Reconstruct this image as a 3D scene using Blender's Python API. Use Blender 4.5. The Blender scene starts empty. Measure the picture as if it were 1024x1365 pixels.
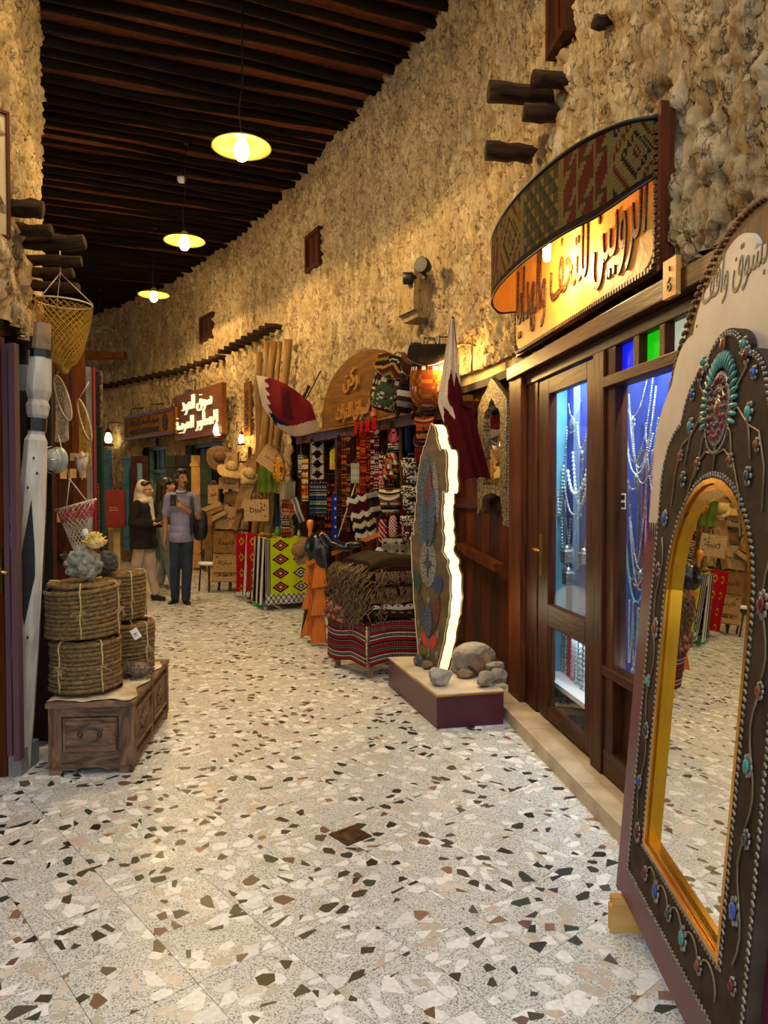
import bpy, bmesh, math, random
import numpy as np
from mathutils import Vector, Matrix, Euler
from bpy_extras.node_shader_utils import PrincipledBSDFWrapper

SC = bpy.context.scene
COL = SC.collection
PI = math.pi
rnd = random.Random(7)

# ------------------------------------------------------------------ camera
TILT = math.radians(1.6)
CAM = Vector((0, 0, 1.5))
FPX = 985.0
cd = bpy.data.cameras.new('camera')
cam = bpy.data.objects.new('camera', cd)
COL.objects.link(cam)
cd.sensor_fit = 'VERTICAL'
cd.sensor_height = 36
cd.lens = FPX / 1365 * 36
cd.clip_start = 0.05
cam.location = CAM
cam.rotation_euler = (PI / 2 - TILT, 0, 0)
SC.camera = cam

# ------------------------------------------------------------------ sky, exposure
w = bpy.data.worlds.new('sky')
SC.world = w
w.use_nodes = True
bg = w.node_tree.nodes['Background']
bg.inputs[0].default_value = (0.86, 0.935, 1.0, 1)
bg.inputs[1].default_value = 2.1
SC.view_settings.view_transform = 'Standard'
SC.view_settings.look = 'None'
SC.view_settings.gamma = 1
SC.view_settings.use_curve_mapping = False
SC.view_settings.exposure = 0.25

def lamp(name, kind, loc, energy, color, size=0.1, rot=None, parent=None, spot=None, size_y=None):
    d = bpy.data.lights.new(name, kind)
    d.energy = energy
    d.color = color
    if kind == 'AREA':
        d.size = size
        if size_y:
            d.shape = 'RECTANGLE'
            d.size_y = size_y
    else:
        d.shadow_soft_size = size
    if kind == 'SPOT' and spot:
        d.spot_size = spot
        d.spot_blend = 0.6
    o = bpy.data.objects.new(name, d)
    COL.objects.link(o)
    o.location = loc
    if rot:
        o.rotation_euler = rot
    if parent:
        o.parent = parent
    return o

# ------------------------------------------------------------------ picking points
def ray(px, py):
    x = (px - 512) / FPX
    y = (682.5 - py) / FPX
    c, s = math.cos(TILT), math.sin(TILT)
    d = Vector((x, c + y * s, -s + y * c))
    return d / d.y

def P(px, py, Y):
    return CAM + ray(px, py) * Y

def G(px, py, z=0.0):
    d = ray(px, py)
    return CAM + d * ((z - CAM.z) / d.z)

def catmull(pts, n=24):
    out = []
    p = [np.array(a, float) for a in pts]
    p = [2 * p[0] - p[1]] + p + [2 * p[-1] - p[-2]]
    for i in range(1, len(p) - 2):
        for k in range(n):
            t = k / n
            a, b, c, d = p[i - 1], p[i], p[i + 1], p[i + 2]
            out.append(0.5 * ((2 * b) + (-a + c) * t + (2 * a - 5 * b + 4 * c - d) * t * t + (-a + 3 * b - 3 * c + d) * t ** 3))
    out.append(p[-2])
    return np.array(out)

class Path:
    """plan curve of a wall, resampled evenly; side=+1: corridor lies to the left of travel"""
    def __init__(self, pts, side=1, step=0.02):
        c = catmull(pts)
        seg = np.linalg.norm(np.diff(c, axis=0), axis=1)
        L = np.concatenate([[0], np.cumsum(seg)])
        self.len = L[-1]
        self.n = int(self.len / step)
        s = np.linspace(0, self.len, self.n)
        self.s = s
        self.xy = np.stack([np.interp(s, L, c[:, 0]), np.interp(s, L, c[:, 1])], 1)
        t = np.gradient(self.xy, axis=0)
        t /= np.linalg.norm(t, axis=1)[:, None]
        self.t = t
        self.nrm = np.stack([-t[:, 1], t[:, 0]], 1) * side      # into the corridor
        self.side = side
    def at(self, s, off=0.0):
        i = int(np.clip(np.searchsorted(self.s, s), 0, self.n - 1))
        return self.xy[i] + self.nrm[i] * off, self.t[i], self.nrm[i]
    def hit(self, px, off=0.0):
        """arc length where the vertical plane through pixel column px meets the wall moved out by off"""
        k = (px - 512) / FPX
        q = self.xy + self.nrm * off
        f = q[:, 0] - k * q[:, 1]
        ok = q[:, 1] > 0.5
        sg = np.where((f[:-1] * f[1:] <= 0) & ok[:-1])[0]
        i = sg[0] if len(sg) else int(np.argmin(np.abs(f) + (~ok) * 99))
        return self.s[i]
    def spot(self, px, py=None, off=0.0):
        s = self.hit(px, off)
        p, t, n = self.at(s, off)
        z = P(px, py, p[1]).z if py is not None else 0
        return Vector((p[0], p[1], z)), self.rot(s), s
    def rot(self, s):
        _, t, n = self.at(s)
        # local +X to the viewer's right when facing the wall, local -Y out into the corridor
        return math.atan2(-n[0], n[1]) + PI if False else math.atan2(n[0], -n[1])

WR = Path([(1.62, -2.0), (1.50, 0.6), (1.24, 2.8), (1.0, 4.8), (0.88, 5.6), (0.70, 6.3), (0.28, 7.25), (-0.57, 9.0),
           (-2.1, 11.9), (-3.86, 14.5), (-5.3, 16.2), (-7.0, 17.9), (-9.6, 19.8), (-13, 21.2)], 1)
WL = Path([(-1.78, -2.0), (-1.78, 1.0), (-1.82, 2.6), (-1.95, 3.6), (-2.12, 4.3), (-2.44, 4.95), (-2.75, 5.9), (-3.4, 7.2),
           (-4.4, 9.0), (-6.2, 11.6), (-8.6, 14.0), (-12.0, 16.4), (-15, 17.6)], -1)
CEIL = 5.72

def rect(px1, px2, off, pyt, pyb, pxc=None, path=None):
    """a rectangle seen on a wall: centre, z rotation, width, bottom and top height"""
    pa = path or WR
    a, _, s1 = pa.spot(px1, 600, off)
    b, _, s2 = pa.spot(px2, 600, off)
    pxc = pxc if pxc is not None else (px1 + px2) / 2
    c, r, s = pa.spot(pxc, pyt, off)
    zt = c.z
    zb = pa.spot(pxc, pyb, off)[0].z
    m = (a + b) / 2
    ang = math.atan2((b - a).y, (b - a).x)
    return Vector((m.x, m.y, 0)), ang, (b - a).xy.length, zb, zt

# ------------------------------------------------------------------ colour
def lin(c):
    if isinstance(c, str):
        c = c.lstrip('#')
        c = [int(c[i:i + 2], 16) / 255 for i in (0, 2, 4)]
    return tuple((x / 12.92 if x <= 0.04045 else ((x + 0.055) / 1.055) ** 2.4) for x in c[:3])

MATS = {}
def nn(t, typ, **kw):
    n = t.nodes.new(typ)
    for k, v in kw.items():
        if k == 'inp':
            for a, b in v.items():
                n.inputs[a].default_value = b
        else:
            setattr(n, k, v)
    return n

def ramp(t, stops, interp='LINEAR'):
    r = t.nodes.new('ShaderNodeValToRGB')
    r.color_ramp.interpolation = interp
    e = r.color_ramp.elements
    while len(e) < len(stops):
        e.new(0.5)
    for i, (p, c) in enumerate(stops):
        e[i].position = p
        e[i].color = tuple(lin(c)) + (1,) if not isinstance(c, float) else (c, c, c, 1)
    return r

def mat(name, c1, c2=None, rough=0.6, metal=0.0, scale=8.0, stretch=(1, 1, 1), bump=0.0, bscale=None, emit=None, es=1.0,
        detail=4.0, attr=False, trans=0.0, ior=1.45, alpha=1.0, coat=0.0, space='Object', spec=0.5, dist=0.0, sheen=0.0, vor=False):
    if name in MATS:
        return MATS[name]
    m = bpy.data.materials.new(name)
    m.use_nodes = True
    t = m.node_tree
    b = t.nodes['Principled BSDF']
    b.inputs['Roughness'].default_value = rough
    b.inputs['Metallic'].default_value = metal
    b.inputs['IOR'].default_value = ior
    b.inputs['Specular IOR Level'].default_value = spec
    if trans: b.inputs['Transmission Weight'].default_value = trans
    if coat: b.inputs['Coat Weight'].default_value = coat
    if sheen: b.inputs['Sheen Weight'].default_value = sheen
    if alpha < 1: b.inputs['Alpha'].default_value = alpha
    L = t.links.new
    tc = nn(t, 'ShaderNodeTexCoord')
    mp = nn(t, 'ShaderNodeMapping')
    mp.inputs['Scale'].default_value = stretch
    L(tc.outputs[space], mp.inputs[0])
    if attr:
        a = nn(t, 'ShaderNodeVertexColor', layer_name='Col')
        src = a.outputs[0]
        if c2 is not None:
            no = nn(t, 'ShaderNodeTexNoise', inp={'Scale': scale, 'Detail': detail})
            L(mp.outputs[0], no.inputs[0])
            rp = ramp(t, [(0.3, c1), (0.7, c2)])
            L(no.outputs[0], rp.inputs[0])
            mx = nn(t, 'ShaderNodeMix', data_type='RGBA', blend_type='MULTIPLY')
            mx.inputs[0].default_value = 1
            L(a.outputs[0], mx.inputs[6]); L(rp.outputs[0], mx.inputs[7])
            src = mx.outputs[2]
        L(src, b.inputs['Base Color'])
    elif c2 is None:
        b.inputs['Base Color'].default_value = tuple(lin(c1)) + (1,)
    else:
        if vor:
            no = nn(t, 'ShaderNodeTexVoronoi', inp={'Scale': scale})
            o = no.outputs[0]
        else:
            no = nn(t, 'ShaderNodeTexNoise', inp={'Scale': scale, 'Detail': detail, 'Distortion': dist})
            o = no.outputs[0]
        L(mp.outputs[0], no.inputs[0])
        rp = ramp(t, [(0.32, c1), (0.68, c2)])
        L(o, rp.inputs[0])
        L(rp.outputs[0], b.inputs['Base Color'])
    if emit is not None:
        b.inputs['Emission Color'].default_value = tuple(lin(emit)) + (1,)
        b.inputs['Emission Strength'].default_value = es
    if bump:
        no = nn(t, 'ShaderNodeTexNoise', inp={'Scale': bscale or scale * 3, 'Detail': 5.0})
        L(mp.outputs[0], no.inputs[0])
        bp = nn(t, 'ShaderNodeBump', inp={'Strength': min(bump, 1.0), 'Distance': 0.02 * max(bump, 1)})
        L(no.outputs[0], bp.inputs['Height'])
        L(bp.outputs[0], b.inputs['Normal'])
    MATS[name] = m
    return m

def wood(name, c1, c2, axis='Z', rough=0.5, scale=6.0, bump=0.15, **k):
    st = {'X': (0.12, 1, 1), 'Y': (1, 0.12, 1), 'Z': (1, 1, 0.12)}[axis]
    return mat(name, c1, c2, rough=rough + .10, spec=.16, scale=scale * 3, stretch=st, bump=bump, bscale=40, dist=1.2, detail=6, **k)

# ------------------------------------------------------------------ mesh builder
class MB:
    def __init__(s):
        s.v, s.f, s.c, s.m, s.sm = [], [], [], [], []
        s.col = None
        s.mi = 0
        s.smooth = False
    def add(s, vs, fs, col=None, smooth=None):
        o = len(s.v)
        s.v.extend([tuple(x) for x in vs])
        sm = s.smooth if smooth is None else smooth
        for i, f in enumerate(fs):
            s.f.append(tuple(a + o for a in f))
            s.c.append(col[i] if isinstance(col, list) else (col or s.col))
            s.m.append(s.mi)
            s.sm.append(sm)
        return s
    def box(s, c, d, rot=None, col=None, taper=1.0):
        c = Vector(c); d = Vector(d) / 2
        R = rot.to_matrix() if isinstance(rot, Euler) else (Euler(rot).to_matrix() if rot is not None else None)
        vs = []
        for z in (-1, 1):
            k = taper if z > 0 else 1
            for x, y in ((-1, -1), (1, -1), (1, 1), (-1, 1)):
                q = Vector((x * d.x * k, y * d.y * k, z * d.z))
                vs.append(c + (R @ q if R else q))
        s.add(vs, [(3, 2, 1, 0), (4, 5, 6, 7), (0, 1, 5, 4), (1, 2, 6, 5), (2, 3, 7, 6), (3, 0, 4, 7)], col, False)
        return s
    def bar(s, a, b, w, h=None, col=None):
        """square bar from a to b"""
        a, b = Vector(a), Vector(b)
        h = h or w
        d = (b - a)
        q = d.to_track_quat('Z', 'Y')
        R = q.to_matrix()
        vs = []
        for p in (a, b):
            for x, y in ((-1, -1), (1, -1), (1, 1), (-1, 1)):
                vs.append(p + R @ Vector((x * w / 2, y * h / 2, 0)))
        s.add(vs, [(3, 2, 1, 0), (4, 5, 6, 7), (0, 1, 5, 4), (1, 2, 6, 5), (2, 3, 7, 6), (3, 0, 4, 7)], col, False)
        return s
    def tube(s, pts, r, seg=8, closed=False, caps=True, col=None, smooth=True):
        pts = [Vector(p) for p in pts]
        n = len(pts)
        rr = r if isinstance(r, (list, tuple)) else [r] * n
        vs = []
        up = None
        for i, p in enumerate(pts):
            if closed:
                d = pts[(i + 1) % n] - pts[i - 1]
            else:
                d = pts[min(i + 1, n - 1)] - pts[max(i - 1, 0)]
            if d.length < 1e-9: d = Vector((0, 0, 1))
            d.normalize()
            if up is None:
                up = Vector((0, 0, 1)) if abs(d.z) < 0.9 else Vector((1, 0, 0))
            a = (up - d * up.dot(d))
            if a.length < 1e-6:
                a = d.orthogonal()
            a.normalize(); up = a
            bb = d.cross(a)
            for k in range(seg):
                t = 2 * PI * k / seg
                vs.append(p + (a * math.cos(t) + bb * math.sin(t)) * rr[i])
        fs = []
        m = n if closed else n - 1
        for i in range(m):
            j = (i + 1) % n
            for k in range(seg):
                l = (k + 1) % seg
                fs.append((i * seg + k, i * seg + l, j * seg + l, j * seg + k))
        if caps and not closed:
            fs.append(tuple(reversed(range(seg))))
            fs.append(tuple((n - 1) * seg + k for k in range(seg)))
        s.add(vs, fs, col, smooth)
        return s
    def lathe(s, prof, seg=20, c=(0, 0, 0), ax='Z', col=None, smooth=True, sq=(1, 1)):
        """prof: list of (radius, height)"""
        c = Vector(c)
        vs = []
        for r, z in prof:
            for k in range(seg):
                t = 2 * PI * k / seg
                x, y = r * math.cos(t) * sq[0], r * math.sin(t) * sq[1]
                q = {'Z': (x, y, z), 'Y': (x, z, y), 'X': (z, x, y)}[ax]
                vs.append(c + Vector(q))
        fs = []
        for i in range(len(prof) - 1):
            for k in range(seg):
                l = (k + 1) % seg
                fs.append((i * seg + k, i * seg + l, (i + 1) * seg + l, (i + 1) * seg + k))
        if prof[0][0] > 1e-5: fs.append(tuple(reversed(range(seg))))
        if prof[-1][0] > 1e-5: fs.append(tuple((len(prof) - 1) * seg + k for k in range(seg)))
        s.add(vs, fs, col, smooth)
        return s
    def ell(s, c, r, seg=12, rings=8, rot=None, col=None, power=1.0):
        R = Euler(rot).to_matrix() if rot is not None else None
        c = Vector(c)
        r = (r, r, r) if isinstance(r, (int, float)) else r
        def sp(x):
            return math.copysign(abs(x) ** power, x)
        vs = []
        for i in range(rings + 1):
            ph = -PI / 2 + PI * i / rings
            for k in range(seg):
                t = 2 * PI * k / seg
                q = Vector((sp(math.cos(ph)) * sp(math.cos(t)) * r[0], sp(math.cos(ph)) * sp(math.sin(t)) * r[1], sp(math.sin(ph)) * r[2]))
                vs.append(c + (R @ q if R else q))
        fs = []
        for i in range(rings):
            for k in range(seg):
                l = (k + 1) % seg
                fs.append((i * seg + k, i * seg + l, (i + 1) * seg + l, (i + 1) * seg + k))
        s.add(vs, fs, col, True)
        return s
    def grid(s, fn, nu, nv, colfn=None, smooth=True, closed=False):
        """fn(u,v)->xyz, colfn(u,v)->rgb; cells"""
        vs = [fn(i / nu, j / nv) for j in range(nv + 1) for i in range(nu + 1)]
        fs, cs = [], []
        for j in range(nv):
            for i in range(nu):
                a = j * (nu + 1) + i
                fs.append((a, a + 1, a + nu + 2, a + nu + 1))
                cs.append(colfn((i + .5) / nu, (j + .5) / nv) if colfn else s.col)
        s.add(vs, fs, cs, smooth)
        return s
    def plate(s, loops, y0, y1, col=None, smooth=False):
        """filled outline in XZ with holes, thickness from y0 (front) to y1"""
        bm = bmesh.new()
        es = []
        cl = []
        for lp in loops:
            q = [p for i, p in enumerate(lp) if math.hypot(p[0] - lp[i - 1][0], p[1] - lp[i - 1][1]) > 1e-5]
            cl.append(q)
        loops = cl
        for lp in loops:
            vs = [bm.verts.new((x, 0, z)) for x, z in lp]
            for i in range(len(vs)):
                es.append(bm.edges.new((vs[i], vs[(i + 1) % len(vs)])))
        bmesh.ops.triangle_fill(bm, use_beauty=True, use_dissolve=False, edges=es)
        bm.verts.index_update()
        co = [v.co.copy() for v in bm.verts]
        tr = [[v.index for v in f.verts] for f in bm.faces]
        bm.free()
        n = len(co)
        vs = [(c.x, y0, c.z) for c in co] + [(c.x, y1, c.z) for c in co]
        fs = []
        for t in tr:
            a, b, c = (co[i] for i in t)
            up = (b - a).cross(c - a).y
            fr = t if up < 0 else t[::-1]
            fs.append(tuple(fr)); fs.append(tuple(i + n for i in reversed(fr)))
        k = 0
        for lp in loops:
            m = len(lp)
            for i in range(m):
                fs.append((k + i, k + (i + 1) % m, n + k + (i + 1) % m, n + k + i))
            k += m
        s.add(vs, fs, col, smooth)
        return s
    def xf(s, M, start=0):
        s.v[start:] = [tuple(M @ Vector(p)) for p in s.v[start:]]
        return s
    def mesh(s, name, mats, recalc=True):
        me = bpy.data.meshes.new(name)
        me.from_pydata(s.v, [], s.f)
        for m in (mats if isinstance(mats, (list, tuple)) else [mats]):
            me.materials.append(m)
        me.polygons.foreach_set('material_index', s.m)
        me.polygons.foreach_set('use_smooth', s.sm)
        if any(c is not None for c in s.c):
            ca = me.color_attributes.new('Col', 'BYTE_COLOR', 'CORNER')
            buf = []
            for f, c in zip(s.f, s.c):
                c = c or (0.5, 0.5, 0.5)
                buf.extend((c[0], c[1], c[2], 1.0) * len(f))
            ca.data.foreach_set('color', buf)
        if recalc:
            bm = bmesh.new(); bm.from_mesh(me)
            bmesh.ops.recalc_face_normals(bm, faces=bm.faces)
            bm.to_mesh(me); bm.free()
        me.update()
        return me
    def build(s, name, mats, parent=None, loc=None, rot=None, recalc=True):
        o = bpy.data.objects.new(name, s.mesh(name, mats, recalc))
        COL.objects.link(o)
        if parent is not None: o.parent = parent
        if loc is not None: o.location = loc
        if rot is not None: o.rotation_euler = rot if not isinstance(rot, (int, float)) else (0, 0, rot)
        return o

def tag(o, label=None, cat=None, group=None, kind=None):
    if label: o['label'] = label
    if cat: o['category'] = cat
    if group: o['group'] = group
    if kind: o['kind'] = kind
    return o

def thing(name, label, cat, loc=(0, 0, 0), rot=0, group=None):
    o = bpy.data.objects.new(name, None)
    COL.objects.link(o)
    o.empty_display_size = 0.05
    o.location = loc
    o.rotation_euler = rot if not isinstance(rot, (int, float)) else (0, 0, rot)
    return tag(o, label, cat, group)

def dup(src, loc=None, rot=None, label=None, group=None, parent=None, scale=None):
    c = src.copy(); COL.objects.link(c)
    c.parent = parent
    if loc is not None: c.location = loc
    if rot is not None: c.rotation_euler = rot if not isinstance(rot, (int, float)) else (0, 0, rot)
    if scale is not None: c.scale = scale
    if label: c['label'] = label
    if group: c['group'] = group
    for ch in src.children:
        d = ch.copy(); COL.objects.link(d); d.parent = c
        for g in ch.children:
            e = g.copy(); COL.objects.link(e); e.parent = d
    return c

def mod_bake(o, *mods):
    """add modifiers (type, dict), apply them through the depsgraph"""
    for typ, kw in mods:
        m = o.modifiers.new(typ, typ)
        for k, v in kw.items(): setattr(m, k, v)
    dg = bpy.context.evaluated_depsgraph_get()
    me = bpy.data.meshes.new_from_object(o.evaluated_get(dg))
    o.modifiers.clear()
    o.data = me
    return o

# ------------------------------------------------------------------ arabic lettering
AR = {'ا': (0xFE8D, 2), 'أ': (0xFE83, 2), 'ب': (0xFE8F, 4), 'ة': (0xFE93, 2), 'ت': (0xFE95, 4), 'ث': (0xFE99, 4), 'ج': (0xFE9D, 4), 'ح': (0xFEA1, 4),
      'خ': (0xFEA5, 4), 'د': (0xFEA9, 2), 'ذ': (0xFEAB, 2), 'ر': (0xFEAD, 2), 'ز': (0xFEAF, 2), 'س': (0xFEB1, 4), 'ش': (0xFEB5, 4),
      'ص': (0xFEB9, 4), 'ط': (0xFEC1, 4), 'ظ': (0xFEC5, 4), 'ع': (0xFEC9, 4), 'غ': (0xFECD, 4), 'ف': (0xFED1, 4), 'ق': (0xFED5, 4), 'ك': (0xFED9, 4),
      'ل': (0xFEDD, 4), 'م': (0xFEE1, 4), 'ن': (0xFEE5, 4), 'ه': (0xFEE9, 4), 'و': (0xFEED, 2), 'ي': (0xFEF1, 4), 'لا': (0xFEFB, 2), 'ى': (0xFEEF, 2)}
def arabic(text):
    toks, i = [], 0
    while i < len(text):
        if text[i:i + 2] == 'لا':
            toks.append('لا'); i += 2
        else:
            toks.append(text[i]); i += 1
    out = []
    for k, c in enumerate(toks):
        if c not in AR:
            out.append(c); continue
        base, n = AR[c]
        prev = k > 0 and toks[k - 1] in AR and AR[toks[k - 1]][1] == 4
        nxt = k + 1 < len(toks) and toks[k + 1] in AR and n == 4
        f = (3 if nxt else 1) if prev else (2 if nxt else 0)
        out.append(chr(base + f))
    return ''.join(reversed(out))

def lettering(body, width, height, depth, m, parent, loc=(0, 0, 0), rot=(PI / 2, 0, 0), name='lettering', bold=0.0, shear=0.0, ar=True, res=2):
    c = bpy.data.curves.new(name, 'FONT')
    c.body = arabic(body) if ar else body
    c.align_x = 'CENTER'
    c.resolution_u = res
    c.extrude = 0.01
    c.offset = bold
    c.shear = shear
    o = bpy.data.objects.new(name, c)
    COL.objects.link(o)
    dg = bpy.context.evaluated_depsgraph_get()
    me = bpy.data.meshes.new_from_object(o.evaluated_get(dg))
    bpy.data.objects.remove(o)
    co = np.array([v.co[:] for v in me.vertices])
    mn, mx = co.min(0), co.max(0)
    co = (co - (mn + mx) / 2) / np.maximum(mx - mn, 1e-6)
    co *= np.array([width, height, depth])
    me.vertices.foreach_set('co', co.ravel())
    me.materials.clear(); me.materials.append(m)
    o = bpy.data.objects.new(name, me)
    COL.objects.link(o)
    o.parent = parent; o.location = loc; o.rotation_euler = rot
    return o

# ------------------------------------------------------------------ numpy noise
def _h(ix, iy, seed):
    a = np.sin(ix * 127.1 + iy * 311.7 + seed * 74.7) * 43758.5453
    return a - np.floor(a)
def vnoise(x, y, seed=0):
    ix, iy = np.floor(x), np.floor(y)
    fx, fy = x - ix, y - iy
    fx, fy = fx * fx * (3 - 2 * fx), fy * fy * (3 - 2 * fy)
    a, b, c, d = _h(ix, iy, seed), _h(ix + 1, iy, seed), _h(ix, iy + 1, seed), _h(ix + 1, iy + 1, seed)
    return (a * (1 - fx) + b * fx) * (1 - fy) + (c * (1 - fx) + d * fx) * fy
def fbm(x, y, o=4, seed=0):
    r, a = 0, 0.5
    for i in range(o):
        r = r + a * vnoise(x, y, seed + i); x, y, a = x * 2.03, y * 2.03, a / 2
    return r
def worley(x, y, seed=0):
    ix, iy = np.floor(x), np.floor(y)
    f1 = np.full(x.shape, 9.0); f2 = np.full(x.shape, 9.0); cid = np.zeros(x.shape); tx = np.zeros(x.shape); ty = np.zeros(x.shape)
    for dx in (-1, 0, 1):
        for dy in (-1, 0, 1):
            cx, cy = ix + dx, iy + dy
            ex, ey = cx + _h(cx, cy, seed) - x, cy + _h(cx, cy, seed + 5) - y
            d = np.hypot(ex, ey)
            n = d < f1
            f2 = np.where(n, f1, np.minimum(f2, d))
            cid = np.where(n, _h(cx, cy, seed + 9), cid); tx = np.where(n, ex, tx); ty = np.where(n, ey, ty)
            f1 = np.where(n, d, f1)
    return f1, f2, cid, tx, ty
# ================================================================== THE SETTING
# ---- materials
def stone_mat(name, tint1, tint2, tint3, crack):
    m = bpy.data.materials.new(name); m.use_nodes = True
    t = m.node_tree; L = t.links.new
    b = t.nodes['Principled BSDF']; b.inputs['Roughness'].default_value = 0.9
    b.inputs['Specular IOR Level'].default_value = 0.2
    g = nn(t, 'ShaderNodeTexCoord')
    mp = nn(t, 'ShaderNodeMapping'); mp.inputs['Scale'].default_value = (1.6, 1.6, 0.6)
    L(g.outputs['Object'], mp.inputs[0])
    n1 = nn(t, 'ShaderNodeTexNoise', inp={'Scale': 3.0, 'Detail': 8.0, 'Roughness': 0.65, 'Distortion': 0.6})
    L(mp.outputs[0], n1.inputs[0])
    r1 = ramp(t, [(0.30, tint1), (0.5, tint2), (0.72, tint3)])
    L(n1.outputs[0], r1.inputs[0])
    # cracks with dirt in them, warped cell edges
    nw = nn(t, 'ShaderNodeTexNoise', inp={'Scale': 14.0, 'Detail': 5.0, 'Roughness': 0.7})
    L(mp.outputs[0], nw.inputs[0])
    ad = nn(t, 'ShaderNodeVectorMath', operation='MULTIPLY_ADD')
    L(nw.outputs[1], ad.inputs[0]); ad.inputs[1].default_value = (0.13, 0.13, 0.10); L(mp.outputs[0], ad.inputs[2])
    vo = nn(t, 'ShaderNodeTexVoronoi', feature='DISTANCE_TO_EDGE', inp={'Scale': 13.0})
    L(ad.outputs[0], vo.inputs[0])
    r2 = ramp(t, [(0.0, crack), (0.065, '#ffffff')])
    L(vo.outputs[0], r2.inputs[0])
    nm = nn(t, 'ShaderNodeTexNoise', inp={'Scale': 7.0, 'Detail': 3.0})
    L(mp.outputs[0], nm.inputs[0])
    r3 = ramp(t, [(0.46, 0.0), (0.56, 1.0)])
    L(nm.outputs[0], r3.inputs[0])
    mx = nn(t, 'ShaderNodeMix', data_type='RGBA', blend_type='MULTIPLY')
    L(r3.outputs[0], mx.inputs[0]); L(r1.outputs[0], mx.inputs[6]); L(r2.outputs[0], mx.inputs[7])
    L(mx.outputs[2], b.inputs['Base Color'])
    nb = nn(t, 'ShaderNodeTexNoise', inp={'Scale': 22.0, 'Detail': 9.0, 'Roughness': 0.7, 'Distortion': 0.8})
    L(mp.outputs[0], nb.inputs[0])
    b1 = nn(t, 'ShaderNodeBump', inp={'Strength': 1.0, 'Distance': 0.045})
    L(nb.outputs[0], b1.inputs['Height'])
    b2 = nn(t, 'ShaderNodeBump', inp={'Strength': 0.55, 'Distance': 0.03})
    L(r2.outputs[0], b2.inputs['Height']); L(b1.outputs[0], b2.inputs['Normal'])
    L(b2.outputs[0], b.inputs['Normal'])
    return m
M_STONE = stone_mat('coral_stone_render', '#a08660', '#cdb286', '#ead8b0', '#4a3419')
M_WOODD = wood('dark_teak', '#2c1408', '#4c2510', 'Z', rough=0.35)
M_WOODX = wood('dark_teak_across', '#2c1408', '#4c2510', 'X', rough=0.35)
M_WOODM = wood('reddish_wood', '#3d1c0c', '#602e15', 'Z', rough=0.4)
M_POLE = wood('dark_pole', '#0a0603', '#1c1109', 'X', rough=0.8, bump=0.4)  # near-black brown pole wood
M_STUB = wood('weathered_pole', '#17100a', '#43301f', 'X', rough=0.85, bump=0.5)
M_BLACK = mat('black', '#0b0b0c', rough=0.5)

# ---- displaced stone walls
HOLES_R = []   # (s0, s1, z0, z1)
def add_hole(px1, px2, pyt, pyb, off=0.0):
    s2, s1 = WR.hit(px1, off), WR.hit(px2, off)
    pxc = (px1 + px2) / 2
    zt = WR.spot(pxc, pyt, off)[0].z; zb = WR.spot(pxc, pyb, off)[0].z
    HOLES_R.append((min(s1, s2), max(s1, s2), zb, zt))
    return HOLES_R[-1]

Z_LINTEL = 2.34
S_STALL = WR.hit(392)
HOLES_R.append((-1, WR.hit(696), -1, 2.41))            # shop front to the camera side
HOLES_R.append((WR.hit(696) - 0.05, WR.hit(604), -1, 2.50))
HOLES_R.append((WR.hit(604) - 0.05, S_STALL, -1, 2.30))  # panelled bay and stall
W_HI1 = add_hole(413, 431, 309, 358)
W_HI2 = add_hole(271, 288, 420, 455)
W_HI3 = add_hole(737, 761, -60, 60)
D_FAR1 = add_hole(193, 225, 595, 745)
D_FAR2 = add_hole(250, 300, 590, 745)

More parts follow.
